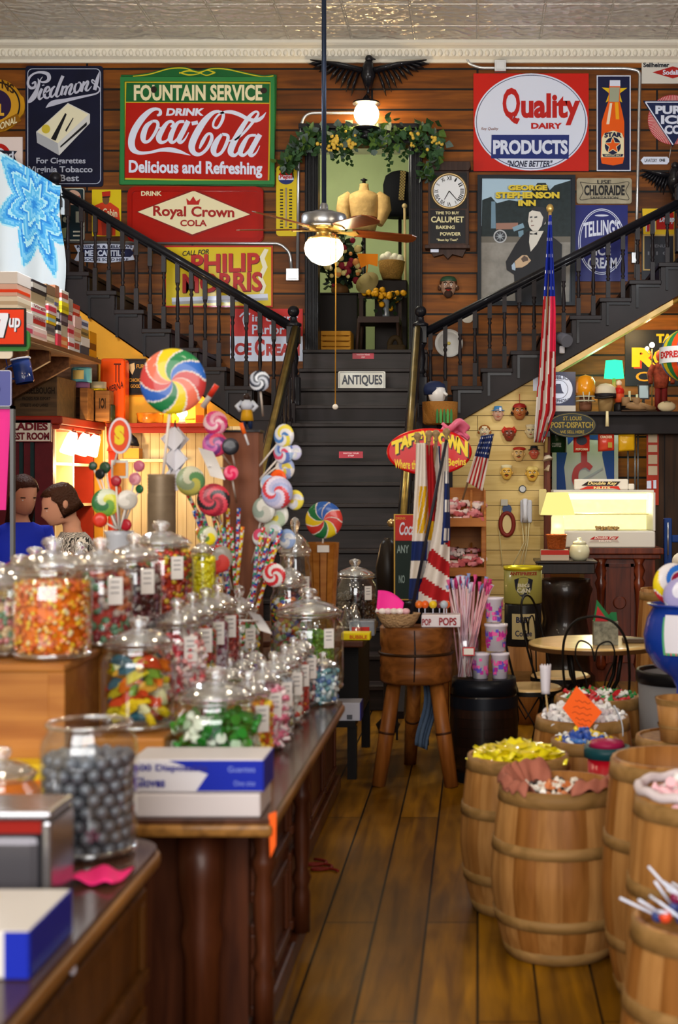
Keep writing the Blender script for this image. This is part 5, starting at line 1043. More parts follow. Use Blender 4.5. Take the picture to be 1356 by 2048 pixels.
# signs on a stand at the left edge, mug, pink poster
st = thing('sign_stand', 'grey metal stand holding a pink poster at the left picture edge', 'stand', (X(10, 8.6), 8.6, 0))
m = M(); m.box(X(22, 8.6), X(29, 8.6), 8.58, 8.62, .02, Z(812, 8.6)); m.box(X(-150, 8.6), X(-143, 8.6), 8.58, 8.62, .02, Z(812, 8.6)); m.box(X(-150, 8.6), X(29, 8.6), 8.58, 8.62, Z(818, 8.6), Z(812, 8.6)); m.box(X(-155, 8.6), X(35, 8.6), 8.4, 8.8, 0, .02); m.box(X(-62, 8.6), X(-56, 8.6), 8.63, 8.67, .02, Z(600, 8.6)); m.build('frame', [mat('70747a', .35, .5)], st)
m = M(); m.prism([(X(a, 8.6), Z(b_, 8.6)) for a, b_ in ((-143, 818), (22, 818), (12, 1020), (-143, 1020))], 8.595, 8.605); m.build('poster', [mat('f03aa0', .6)], st)
s = Sign('soda_board', 'orange black edged board with a big white numeral seven at the left edge', (-110, 617, 53, 693), mat('15120f', .3), 8.6, .02)
s.shapes('field', [(pm('d0360e'), [(-107, 620), (50, 620), (50, 689), (-107, 689)])])
def sev(mb, mats, d):
    for mt, ox in ((BLACK, 3), (WHITE, 0)):
        mats.append(mt); mb.face([(u_, d - (.0008 if ox == 0 else .0002), w_) for u_, w_ in (s.uv(a + ox, b_ + ox * .5) for a, b_ in ((-25, 627), (19, 627), (19, 636), (9, 676), (-5, 676), (4, 640), (-25, 640)))], len(mats) - 1)
s.texts([(WHITE, 'up', 20, 637, 43, 664, dict(bold=.03, shear=.1, shadow=(BLACK, 2, 1.2)))], 'lettering', sev)
m = M(); m.prism([(X(a, 8.63), Z(b_, 8.63)) for a, b_ in rrect(-60, 62, 660, 703, 12)], 8.603, 8.625); m.alone('green_sign', [mat('3a7a3a', .4)], 'rounded green sign behind the orange soda board', 'sign', P(30, 703, 8.62))
m = M(); m.prism([(X(a, 8.57), Z(b_, 8.57)) for a, b_ in rrect(-60, 20, 690, 716, 8)], 8.612, 8.626); m.alone('cream_sign', [mat('d8cfc0', .4)], 'small cream sign under the orange soda board', 'sign', P(5, 716, 8.62))
s = Sign('blue_board', 'pale blue board with a navy disc at the left edge above the pink poster', (-100, 741, 24, 813), mat('5a62a8', .35), 8.575, .012, poly=rrect(-100, 24, 741, 813, 5)); s.frame('border', WHITE, 1.2, (-100, 741, 24, 813), 4); s.shapes('disc', [(mat('1a2060', .4), ell(-20, 778, 22, 18))])
t = thing('hanging_mug', 'blue enamel mug with a white rim hanging tilted below the high shelf', 'mug', P(48, 770, 10.1)); m = M(); m.T = Matrix.Translation(P(50, 766, 10.12)) @ Matrix.Rotation(radians(-11), 4, 'Y')
m.lathe([(.062, 0), (.066, .01), (.066, .17), (.06, .17), (.058, .02), (.001, .015)], n=24, caps=False); m.build('body', [mat('18306e', .2, coat=.6)], t)
m = M(); m.T = Matrix.Translation(P(50, 766, 10.12)) @ Matrix.Rotation(radians(-11), 4, 'Y'); m.tube([(.067 * cos(2 * pi * i / 28), .067 * sin(2 * pi * i / 28), .172) for i in range(28)], .006, 6, closed=True); m.build('rim', [WHITE], t)
m = M(); m.T = Matrix.Translation(P(50, 766, 10.12)) @ Matrix.Rotation(radians(-11), 4, 'Y'); m.tube([(-.064, 0, .14), (-.11, 0, .13), (-.11, 0, .06), (-.064, 0, .04)], .009, 6); m.tube([(-.1, 0, .14), (-.105, 0, .3), (-.07, 0, .55)], .004, 5); m.build('handle', [mat('18306e', .2)], t)
# ================================================================ alcove under the right stair
lamp('alcove_light', 'POINT', (X(1290, 13.9), 13.75, Z(640, 13.9)), 14, (1, .72, .36), .06)
YB = 13.15; ZB = Z(824, 13.1) + .002        # top of the beam
s = Sign('cigar_sign', 'black cigar sign with big yellow letters hung in the alcove above the beam', (1250, 660, 1420, 772), mat('171a22', .35), YW, .02)
CY_ = pm('e8b818')
s.texts([(CY_, 'ROI', 1263, 695, 1385, 735, dict(bold=.06, shadow=(pm('c83a1a'), 4, 3))), (pm('d88a1c'), 'CIGAR', 1271, 744, 1400, 763, dict(bold=.01)), (CY_, 'TAN', 1312, 668, 1360, 686, dict(bold=.06))])
t = thing('green_lamp', 'glowing square green shaded lamp standing behind the helmets on the beam', 'lamp', (X(1228, 13.4), 13.4, ZB))
m = M(); m.lathe([(.085, 0), (.095, -.0), (.078, .17), (.07, .17)], (X(1228, 13.4), 13.4, Z(757, 13.4)), 4, smooth=False); m.T = Matrix(); m.build('shade', [emat('2ce08a', 1.1, 'green_shade')], t)
m = M(); m.lathe([(.05, 0), (.05, .02), (.02, .05), (.03, .12), (.015, Z(757, 13.4) - ZB)], (X(1228, 13.4), 13.4, ZB), 16); m.build('base', [mat('c88a4a', .3, coat=.3)], t)
lamp('green_lamp_light', 'POINT', (X(1228, 13.4), 13.9, Z(735, 13.4)), 5, (.45, 1, .6), .08)
t = thing('candle_lamp', 'two bright bulbs on a thin stand in front of the black cigar sign', 'lamp', (X(1303, 13.3), 13.3, ZB)); bm = emat('ffe6b0', 18, 'candle_bulb')
m = M(); m.cyl((X(1304, 13.3), 13.3, ZB), (X(1304, 13.3), 13.3, Z(698, 13.3)), .006, n=8); m.lathe([(.05, 0), (.04, .015), (.006, .03)], (X(1304, 13.3), 13.3, ZB), 16); m.tube([(X(1304, 13.3), 13.3, Z(705, 13.3)), (X(1298, 13.3), 13.3, Z(708, 13.3)), (X(1294, 13.3), 13.3, Z(702, 13.3))], .005, 6); m.build('stand', [mat('8a7a4a', .3, .6)], t)
for px, py, r in ((1304, 690, .024), (1294, 697, .018)): M().ball(P(px, py, 13.3), r, 0, 14, 10).build('bulb', [bm], t)
s = Sign('telephone_sign', 'square navy telephone sign with a white bell disc leaning on the beam', (1090, 744, 1151, 812), pm('1a2248'), 13.2, .012)
s.shapes('disc', [(WHITE, ell(1117, 779, 28, 28)), (pm('2a3050'), ell(1117, 779, 19, 19)), (WHITE, ell(1117, 779, 18, 18)), (pm('2a3050'), [(1112, 768), (1121, 768), (1124, 782), (1128, 787), (1106, 787), (1109, 782)])])
s.texts([(pm('2a3050'), 'PUBLIC', 1100, 754, 1136, 761, dict(arc=2.5)), (pm('2a3050'), 'TELEPHONE', 1096, 796, 1140, 803, dict(arc=-2.5))])
m = M(); m.box(X(1098, 13.2), X(1150, 13.2), 13.1, 13.24, ZB, Z(812, 13.2) - .001); m.alone('pale_box', [mat('c8c0b4', .5)], 'low pale box under the navy telephone sign on the beam', 'box', (X(1124, 13.2), 13.17, ZB), bev=.005)
# helmets
t = thing('football_helmet', 'orange football helmet with a pale face guard on the beam', 'helmet', (X(1171, YB), YB, ZB)); o = Vector((X(1171, YB), YB, Z(772, YB)))
m = M(); m.lathe([(.055, -.23), (.06, -.2), (.055, -.05), (.02, -.03)], o, 16); m.build('stand', [mat('6a4430', .6)], t)
m = M(); m.lathe([(.09, -.09), (.097, -.03), (.092, .04), (.065, .085), (.001, .105)], o, 26, sx=.95, sy=1.1); m.build('shell', [mat('d88a14', .25, coat=.5)], t)
m = M(); 
for dz in (-.1, -.14): m.tube([o + Vector((.085 * cos(a), .1 * sin(a), dz)) for a in [pi + pi * i / 12 for i in range(13)]], .007, 6)
for dx in (-.03, .03): m.cyl(o + Vector((dx, -.095, -.06)), o + Vector((dx * .6, -.1, -.15)), .006, n=6)
m.build('face_guard', [mat('b8b49a', .4)], t)
t = thing('safety_cap', 'cream peaked cap on a tan head block on the beam', 'cap', (X(1211, YB), YB, ZB)); o = Vector((X(1211, YB), YB, Z(790, YB)))
m = M(); m.lathe([(.06, ZB + .001 - o.z), (.075, -.02), (.07, 0)], o, 20); m.build('head_block', [mat('9a7c50', .6)], t)
m = M(); m.lathe([(.095, 0), (.1, .02), (.09, .07), (.05, .1), (.001, .108)], o, 24); m.build('crown', [mat('c8bca0', .5)], t)
m = M(); m.lathe([(.1, -.03), (.1, .012), (.001, .012)], o, 24); m.tube([o + Vector((-.07, -.08, -.02)), o + Vector((-.09, -.14, -.035)), o + Vector((-.03, -.16, -.035)), o + Vector((.05, -.1, -.02))], [.02, .03, .03, .02], 8, flat=.3); m.build('band', [mat('1e1a1c', .5)], t)
M().cyl(o + Vector((.0, -.17, ZB - o.z + .0)), o + Vector((.0, -.17, ZB - o.z - .14)), .012, .018, 10).build('tag', [mat('e0d0a0', .5)], t)
t = thing('toy_figure', 'small red and white toy figure beside the green lamp', 'toy', (X(1238, 13.2), 13.2, ZB)); o = Vector((X(1238, 13.2), 13.2, ZB))
m = M(); m.lathe([(.045, 0), (.05, .02), (.05, .07), (.03, .09)], o, 14); m.build('base', [mat('1c1818', .4)], t); m = M(); m.lathe([(.04, .09), (.05, .15), (.035, .22), (.02, .25)], o, 14); m.ball(o + Vector((0, 0, .19)), .05, 1, 12, 8); m.build('body', [mat('c8502c', .4), mat('b82018', .4)], t); M().ball(o + Vector((0, 0, .27)), .028).build('head', [mat('e0c8a8', .4)], t)
for px, h_ in ((1259, .2), (1274, .17)):
    m = M(); m.cyl((X(px, 13.25), 13.25, ZB), (X(px, 13.25), 13.25, ZB + h_), .012, .011, 10); m.cyl((X(px, 13.25), 13.25, ZB), (X(px, 13.25), 13.25, ZB + .012), .03, .028, 12, 1); m.alone('candle', [mat('c8c8a4', .5), mat('5a4a2a', .4)], 'pale candle ' + ('left' if px < 1265 else 'right') + ' of the pair behind the old boots', 'candle', (X(px, 13.25), 13.25, ZB), 'candles on the beam')
m = M(); m.lathe([(.03, 0), (.05, .01), (.05, .09), (.055, .1), (.001, .1)], (X(1254, 13.12), 13.11, ZB), 16); m.alone('dark_cup', [mat('1c1614', .4)], 'dark cup standing on the beam before the candles', 'cup', (X(1254, 13.12), 13.11, ZB))
t = thing('old_shoes', 'pair of worn brown lace shoes lying on the beam', 'shoes', (X(1280, 13.1), 13.1, ZB)); 
for px, dy in ((1262, 0), (1284, .06)):
    m = M(); o = Vector((X(px, 13.1), 13.08 + dy, ZB + .002)); m.tube([o + Vector((-.05, 0, .06)), o + Vector((0, 0, .05)), o + Vector((.07, 0, .035)), o + Vector((.13, 0, .03))], [.04, .045, .035, .02], 12, flat=.8); m.tube([o + Vector((-.05, 0, .05)), o + Vector((-.05, 0, .13))], [.04, .038], 12); m.box(o.x - .09, o.x + .14, o.y - .035, o.y + .035, o.z, o.z + .012, 1); m.build('shoe', [mat('8a6a48', .6), mat('3a2818', .6)], t)
t = thing('photo_frame', 'small framed photograph standing at the right on the beam', 'picture', (X(1288, 13.35), 13.35, ZB)); x0, x1 = X(1276, 13.35), X(1299, 13.35); z0, z1 = ZB + .13, ZB + .27
m = M(); m.box(x0, x1, 13.35, 13.365, z0, z1); m.build('frame', [mat('2c2420', .4)], t); M().box(x0 + .012, x1 - .012, 13.346, 13.349, z0 + .012, z1 - .012).build('photograph', [mat('a8bcc0', .3)], t); m = M(); m.box((x0 + x1) / 2 - .01, (x0 + x1) / 2 + .01, 13.355, 13.42, ZB, z0); m.box(x0, x1, 13.36, 13.42, ZB, ZB + .01); m.build('easel', [mat('2c2420')], t)
m = M(); m.ball((X(1333, YB), YB - .02, ZB + .05), (.085, .055, .05), 0, 20, 12); m.tube([(X(1333, YB) - .03, YB - .05, ZB + .09), (X(1333, YB) + .03, YB - .05, ZB + .09)], .006, 6, 1); m.alone('old_football', [mat('d8c8a4', .5), mat('5a4a3a')], 'cream laced football lying at the right end of the beam', 'ball', (X(1333, YB), YB - .02, ZB))
t = thing('costume_figure', 'tall doll in a red plaid suit standing at the right end of the beam', 'doll', (X(1322, 13.3), 13.3, ZB)); o = Vector((X(1322, 13.3), 13.3, ZB))
m = M(); m.tube([o + Vector((-.03, 0, .24)), o + Vector((-.03, 0, 0))], .03, 10); m.tube([o + Vector((.03, 0, .24)), o + Vector((.03, 0, 0))], .03, 10); m.build('trousers', [mat('6a1c18', .6)], t)
m = M(); m.lathe([(.06, .23), (.075, .3), (.08, .4), (.05, .46), (.02, .48)], o, 16, sy=.7); 
for s_ in (-1, 1): m.tube([o + Vector((s_ * .07, 0, .44)), o + Vector((s_ * .11, -.02, .36)), o + Vector((s_ * .1, -.05, .27))], [.03, .028, .02], 8)
m.build('jacket', [mat('8a3a24', .7, var=.5, vs=30)], t); M().ball(o + Vector((0, 0, .53)), (.05, .05, .06)).build('head', [mat('b8402c', .5)], t)
# striped balloon ornament at the edge
t = thing('hanging_balloon', 'striped toy balloon with a white lettered band hanging at the right edge', 'ornament', P(1372, 770, 12.4)); o = P(1374, 712, 12.4)
pal = [mat('2a5a9a', .4), mat('d8c41c', .4), mat('2a7a44', .4), mat('d84a1c', .4)]
m = M(); R = .235; NS = 24
for i in range(NS):
    a0, a1 = 2 * pi * i / NS, 2 * pi * (i + 1) / NS; r_ = [(R * cos(b_), R * sin(b_)) for b_ in [-pi / 2 + pi * k / 14 for k in range(15)]]
    vs = [(o.x + r * cos(a), o.y + r * sin(a), o.z + z_) for a in (a0, a1) for r, z_ in r_]
    m.add(vs, [(k, k + 15, k + 16, k + 1) for k in range(14)], i % 4, True)
m.build('envelope', pal, t)
def onb(u_, w_, e=.006):
    a = u_; return (o.x + (R + e) * cos(a), o.y + (R + e) * sin(a), o.z + w_)
m = M(); m.grid(lambda a, b_: onb(-pi + a * 2.2, -.07 + .14 * b_), 30, 2, 0); m.build('band', [mat('d8d8d8', .5)], t)
m = M(); text(m, 'EXPRESS', 0, 1.1, -.03, .03, 0, 0, .04, place=lambda u_, w_: onb(-pi + .25 + u_, w_, .009)); m.build('lettering', [RED], t)
M().cyl((o.x, o.y, o.z + R), (o.x, o.y, 5.9), .004, n=6).build('hanging_cord', [mat('c8c0b0')], t)
# oval newspaper sign, coffee tin, packets, poster behind
s = Sign('newspaper_sign', 'dark oval newspaper sign with dull gold lettering hung from the beam', (1096, 825, 1193, 876), mat('23282a', .4), 13.05, .02, poly=ell(1144, 850, 48, 25))
s.strokes('border_line', mat('7a6a34', .4), [[(*p, 1.2) for p in ell(1144, 850, 45.5, 22.5, 40) + [(1189.5, 850)]]], k=1)
OG = mat('9a8434', .4)
s.texts([(OG, 'ST. LOUIS', 1126, 833, 1163, 841), (OG, 'POST-DISPATCH', 1102, 844, 1186, 856, dict(bold=.03)), (OG, 'WE SELL HERE', 1120, 861, 1168, 867)])
s = Sign('ball_club_poster', 'large white and blue poster with a red letter behind the lit glass case', (1104, 848, 1236, 1000), mat('c4c2c4', .5), YW - .1, .02, gap=.0); s.t.location.y = YW - .1
BLU = mat('2a4a9a', .5)
s.shapes('picture', [(BLU, [(1113, 905), (1134, 905), (1128, 935), (1134, 1000), (1113, 1000)]), (BLU, [(1207, 860), (1228, 860), (1228, 960), (1214, 960), (1204, 910)]), (BLU, [(1134, 872), (1150, 862), (1205, 862), (1200, 880), (1150, 876), (1136, 890)]), (mat('a8aab4', .5), [(1160, 960), (1205, 935), (1206, 938), (1165, 964)]), (RED, [(1162, 880), (1174, 880), (1174, 925), (1162, 925)])])
s.strokes('letter', RED, [[(1182, 937, 10), (1170, 929, 12), (1154, 938, 12), (1150, 958, 13), (1158, 975, 12), (1178, 978, 10)]])
s.texts([(mat('232838', .5), 'WOC', 1196, 850, 1222, 862, dict(bold=.05))])
t = thing('coffee_tin', 'dark green coffee tin behind the oval newspaper sign', 'tin', P(1112, 905, 13.6)); o = P(1112, 905, 13.6)
m = M(); m.lathe([(.1, 0), (.1, .25), (.09, .26), (.001, .26)], o, 20); m.build('drum', [mat('1c3a1e', .3, coat=.3)], t)
m = M(); text(m, 'COFFEE', 0, .9, .05, .09, 0, 0, .03, place=lambda u_, w_: (o.x + .102 * sin(u_ - .45), o.y - .102 * cos(u_ - .45), o.z + w_)); m.build('lettering', [mat('a8a898', .5)], t)
m = M(); m.cyl(o + Vector((0, 0, .26)), o + Vector((0, 0, Z(868, 13.3) - o.z + .12)), .004, n=6); m.build('hanging_wire', [pipe], t)
for px, py0, py1, c_, lb, ex in ((1163, 868, 904, 'c03024', 'red packet with a dark round picture hung on a wire under the beam', 'dark'), (1212, 866, 902, 'c83a24', 'red packet with yellow corner print hung on a wire under the beam', 'yel'), (1253, 868, 902, 'cf9c14', 'yellow packet hung on a wire under the beam', None)):
    t = thing('hanging_packet', lb, 'packet', P(px, py1, 13.25), 'packets hung on the wire'); a = P(px - 16, py0, 13.25); b_ = P(px + 16, py1, 13.25)
    m = M(); m.grid(lambda u_, v_: (a.x + (b_.x - a.x) * u_, 13.25 - .018 * sin(pi * u_) * sin(pi * v_), a.z + (b_.z - a.z) * v_ + .012 * (u_ - .5)), 8, 8); m.build('bag', [mat(c_, .3, coat=.3)], t, solid=.006)
    if ex:
        m = M(); q = ell((a.x + b_.x) / 2, (a.z + b_.z) / 2 + .02, .05, .04, 20) if ex == 'dark' else [(a.x + .09, b_.z + .03), (b_.x - .02, b_.z + .03), (b_.x - .02, b_.z + .08), (a.x + .09, b_.z + .08)]; m.face([(p[0], 13.222, p[1]) for p in q]); m.build('print', [mat('20263a' if ex == 'dark' else 'a88a2c', .4)], t)
        m = M(); text(m, 'POPCORN' if ex == 'dark' else 'CRACKER', a.x + .02, b_.x - .02, a.z - .05 if ex != 'dark' else b_.z + .015, a.z - .025 if ex != 'dark' else b_.z + .035, 13.221, 0, .02); m.build('lettering', [CREAM], t)
    M().cyl((a.x + .08, 13.25, a.z), (a.x + .08, 13.25, Z(866, 13.25) + .06), .003, n=5).build('hanging_wire', [pipe], t)
t = thing('neon_tubes', 'pair of thin pale vertical rods hanging under the beam right of the yellow packet', 'rods', P(1262, 1000, 13.6))
for px in (1256, 1270, 1276): M().cyl(P(px, 1000, 13.6), P(px, 862, 13.6), .008, n=8).build('rod', [mat('9aa0a4', .3, .6)], t)
s = Sign('red_wall_strip', 'tall narrow red board with cream panels on the dark boarded wall', (1293, 863, 1317, 1010), mat('a8301c', .4), 13.4, .015)
s.shapes('panels', [(mat('c8b8a0', .5), [(1296, y0), (1314, y0), (1314, y1), (1296, y1)]) for y0, y1 in ((868, 885), (890, 904), (910, 928), (932, 950))] + [(WHITE, [(1293, 962), (1312, 960), (1312, 977), (1293, 977)]), (RED, [(1302, 961), (1306, 961), (1306, 977), (1302, 977)])])
t = thing('wall_ornaments', 'small pale scoop and fork pinned on the red corner post', 'utensil', P(1094, 955, 13.25)); m = M()
m.tube([P(1094, 912, 13.26), P(1096, 920, 13.25)], [.03, .05], 10); m.build('scoop', [mat('d8c8b0', .4)], t); M().tube([P(1098, 930, 13.26), P(1092, 942, 13.25)], [.02, .06], 8, flat=.3).build('fan', [mat('c8b090', .5)], t)
m = M(); m.prism([(X(a, 13.25), Z(b_, 13.25)) for a, b_ in rrect(1078, 1093, 978, 1030, 3)], 13.25, 13.262); m.alone('yellow_tag', [mat('e0cc8a', .5)], 'long cream tag hung on the red corner post beside the lamp shade', 'tag', P(1085, 1030, 13.25))
# lit nut warmer on the carved cabinet
YN = 11.5; x0, x1 = X(1108, YN), X(1311, YN); zc0 = Z(1096, YN)
cabw = wood('carved_wood', '7a3418', '4c1c0e', 'Z', knots=False, coat=.3, rough=.35)
t = thing('carved_cabinet', 'carved reddish wooden cabinet with a round boss and turned columns under the lit glass case', 'cabinet', ((x0 + x1) / 2, YN + .3, 0))
a0, a1 = X(1160, YN), X(1322, YN)
m = M(); m.box(a0 + .04, a1 - .04, YN + .06, YN + .6, 0, zc0 - .06); m.build('carcass', [cabw], t)
m = M(); m.box(x0 - .02, a1 + .02, YN - .03, YN + .64, zc0 - .05, zc0); m.box(a0, a1, YN, YN + .62, zc0 - .09, zc0 - .05); m.build('top', [cabw], t, bev=.008)
for px in (1203, 1279): 
    m = M(); xx = X(px, YN); m.lathe([(.03, .1), (.045, .14), (.03, .2), (.026, .6), (.034, .74), (.05, .8), (.03, .84), (.05, .9), (.03, .95), (.05, zc0 - .09)], (xx, YN + .04, 0), 16); m.build('column', [cabw], t)
dr = M(); dx0, dx1 = X(1212, YN), X(1268, YN); dr.box(dx0, dx1, YN + .035, YN + .06, .15, Z(1128, YN)); d_ = dr.build('door', [cabw], t, bev=.006)
m = M(); m.box(dx0, dx1, YN + .015, YN + .035, Z(1134, YN), Z(1128, YN)); m.box(dx0, dx0 + .025, YN + .015, YN + .035, .15, Z(1128, YN)); m.box(dx1 - .025, dx1, YN + .015, YN + .035, .15, Z(1128, YN)); m.build('door_moulding', [cabw], d_)
m = M(); m.lathe([(.045, -.03), (.03, -.025), (.032, -.01), (.05, -.02), (.055, 0)], ((dx0 + dx1) / 2, YN + .035, Z(1206, YN)), 20, axis='Y'); m.build('boss', [cabw], d_)
t = thing('nut_warmer', 'brightly lit glass fronted nut warmer case with a white base on the carved cabinet', 'display case', ((x0 + x1) / 2, YN + .2, zc0)); wm = mat('d0ccc4', .35)
zb, zt = Z(1062, YN), Z(985, YN)
m = M(); m.box(x0, x1, YN, YN + .5, zc0 + .001, zb); m.build('base', [wm], t, bev=.012)
m = M(); m.box(x0 + .01, x1 - .01, YN + .46, YN + .5, zb, zt); m.build('back', [emat('fff0a4', .62, 'lit_back')], t)
m = M(); m.box(x0, x1, YN + .1, YN + .5, zt, zt + .02); m.box(x1 - .02, x1, YN, YN + .5, zb, zt); m.box(x0, x0 + .02, YN, YN + .5, zb, zt); m.build('frame', [wm], t, bev=.004)
m = M(); m.box(x0 + .05, x1 - .05, YN + .14, YN + .2, zt - .055, zt - .012); m.build('tube_light', [emat('fff4c0', 4, 'warmer_tube')], t)
m = M(); m.add([(x0 + .02, YN + .01, zb), (x1 - .02, YN + .01, zb), (x1 - .02, YN + .1, zt), (x0 + .02, YN + .1, zt)], [(0, 1, 2, 3)]); m.build('glass_front', [thin_glass('case_glass')], t)
m = M(); m.box(x0 + .05, x1 - .05, YN + .05, YN + .44, zb + .13, zb + .14); m.build('tray', [mat('f0dc90', .4)], t)
nm = M()
for i in range(110): nm.ball((rg.uniform(x0 + .36, x1 - .28), rg.uniform(YN + .08, YN + .3), zb + .01 + rg.uniform(0, .014)), .01, 0, 6, 4)
nm.alone('roasted_nuts', [mat('c89a50', .5)], 'heap of roasted nuts lying inside the lit glass case', 'nuts', ((x0 + x1) / 2, YN + .2, zb), kind='stuff')
h0, h1 = X(1152, YN), X(1262, YN); m = M(); m.box(h0, h1, YN + .2, YN + .26, zt + .021, Z(958, YN)); m.box(h1, h1 + .05, YN + .2, YN + .26, zt + .021, Z(960, YN) - .03); m.build('header', [mat('e0d8c8', .4)], t, bev=.01)
def nutlogo(px0, px1, py0, py1, y):
    m = M(); q = lambda a, b_: (X(px0 + (px1 - px0) * a, YN), y, Z(py0 + (py1 - py0) * b_, YN)); m.face([q(.05, .5), q(.2, 0), q(1, 0), q(.9, .5)], 0); m.face([q(0, .95), q(.2, .55), q(.95, .55), q(1, 1), q(.8, .8)], 1)
    text(m, 'Double Kay', X(px0 + (px1 - px0) * .2, YN), X(px0 + (px1 - px0) * .92, YN), Z(py0 + (py1 - py0) * .5, YN), Z(py0, YN), y - .002, 2, .03, .3); text(m, 'NUTS', X(px0 + (px1 - px0) * .35, YN), X(px0 + (px1 - px0) * .75, YN), Z(py0 + (py1 - py0) * .9, YN), Z(py0 + (py1 - py0) * .6, YN), y - .002, 2, .04); return m
nutlogo(1162, 1246, 963, 980, YN + .196).build('logo', [mat('2a1c1a'), mat('c8301c'), mat('f0d890')], t); nutlogo(1176, 1238, 1073, 1085, YN - .004).build('logo', [mat('b02020'), mat('b8a8a0'), mat('e8d8d0')], t)
lamp('warmer_light', 'POINT', ((x0 + x1) / 2 - .1, YN + .25, zb + .22), 9, (1, .82, .42), .05)
# dark pedestal with shade lamp, basket, red box and jar
YL = 10.9; z1 = Z(1122, YL); ax0, ax1 = X(1076, YL), X(1190, YL)
dkw = wood('old_dark_wood', '2c1c14', '140c08', 'Z', knots=False, coat=.3, rough=.4)
t = thing('dark_pedestal', 'dark moulded wooden pedestal carrying the cream shaded lamp', 'pedestal', ((ax0 + ax1) / 2, YL + .2, 0)); o = ((ax0 + ax1) / 2, YL + .22, 0)
m = M(); m.lathe([(.24, 0), (.24, .1), (.2, .14), (.19, .3), (.23, .34), (.23, .4), (.19, .44), (.17, .55), (.2, .72), (.22, .78), (.2, .82), (.2, .86)], o, 28); m.build('column', [dkw], t)
m = M(); m.box(ax0, ax1, YL, YL + .44, z1 - .1, z1 - .02); m.box(ax0 - .02, ax1 + .02, YL - .02, YL + .46, z1 - .02, z1); m.build('top', [dkw], t, bev=.006)
t = thing('table_lamp', 'lit table lamp with a cream cone shade on the dark pedestal', 'lamp', (X(1116, 11.05), 11.1, z1)); o = Vector((X(1116, 11.05), 11.1, 0)); zs = Z(1030, 11.05)
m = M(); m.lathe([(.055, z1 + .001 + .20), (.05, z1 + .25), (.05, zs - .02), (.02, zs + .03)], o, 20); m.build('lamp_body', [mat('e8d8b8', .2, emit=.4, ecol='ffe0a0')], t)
m = M(); m.lathe([(.135, zs), (.085, zs + .17), (.08, zs + .175), (.001, zs + .175)], o, 28, caps=False); m.build('shade', [emat('f2d680', .55, 'lit_shade')], t)
m = M(); m.lathe([(.08, z1 + .001), (.08, z1 + .02), (.03, z1 + .05), (.03, z1 + .2)], o, 18); m.build('base', [mat('c8b48a', .4)], t)
lamp('table_lamp_light', 'POINT', (o.x, o.y - .02, zs - .04), 10, (1, .76, .38), .05)
t = thing('lamp_basket', 'small round brown basket in front of the cream shaded lamp', 'basket', (X(1114, 10.9), 10.97, z1 + .085)); m = M(); m.lathe([(.065, 0), (.07, .02), (.078, .1), (.085, .11), (.08, .115), (.06, .02)], (X(1114, 10.9), 10.975, z1 + .087), 26); m.build('weave', [mat('9a4a1a', .6, bump=.6, bs=80, var=.3, vs=50)], t)
boxthing('red_tin_box', 'flat red and white tin box under the small brown basket', 'box', X(1082, 10.9), X(1138, 10.9), 10.89, 11.02, z1 + .001, z1 + .084, mat('c8b8a4', .4), face=(mat('b82a1c', .4), (.0, .55, 1., 1.)))
t = thing('sugar_jar', 'white lidded china jar on the front of the dark pedestal', 'jar', (X(1158, 10.95), 11.0, z1)); o = (X(1160, 10.95), 11.0, z1 + .001)
m = M(); m.lathe([(.05, 0), (.075, .03), (.08, .07), (.07, .11), (.05, .125)], o, 24); m.build('body', [mat('e0dcb8', .15, coat=.6)], t); m = M(); m.lathe([(.055, .125), (.045, .145), (.015, .155), (.018, .17), (.001, .178)], o, 20); m.build('lid', [mat('e0dcb8', .15, coat=.6)], t)
t = thing('blue_bracket', 'blue metal post with a side arm against the dark wall at the right edge', 'bracket', P(1335, 1115, 12.0)); m = M(); m.box(X(1327, 12), X(1343, 12), 11.96, 12.04, 0, Z(1036, 12)); m.box(X(1343, 12), X(1380, 12), 11.98, 12.02, Z(1085, 12), Z(1070, 12)); m.build('post', [mat('1a3a78', .3, coat=.3)], t, bev=.01); M().cyl(P(1336, 1110, 11.95), P(1336, 1045, 11.95), .008, n=8).build('rod', [pipe], t)
m = M(); m.lathe([(.12, 0), (.15, .4), (.15, .55), (.12, 1.0)], (X(1368, 10.6), 10.6, 0), 20); m.ball((X(1368, 10.6), 10.6, Z(1122, 10.6)), (.09, .09, .07), 1); m.alone('dark_keg', [dkw, mat('cfc4b4', .5)], 'dark keg with a pale round object on top at the right edge', 'keg', (X(1368, 10.6), 10.6, 0))
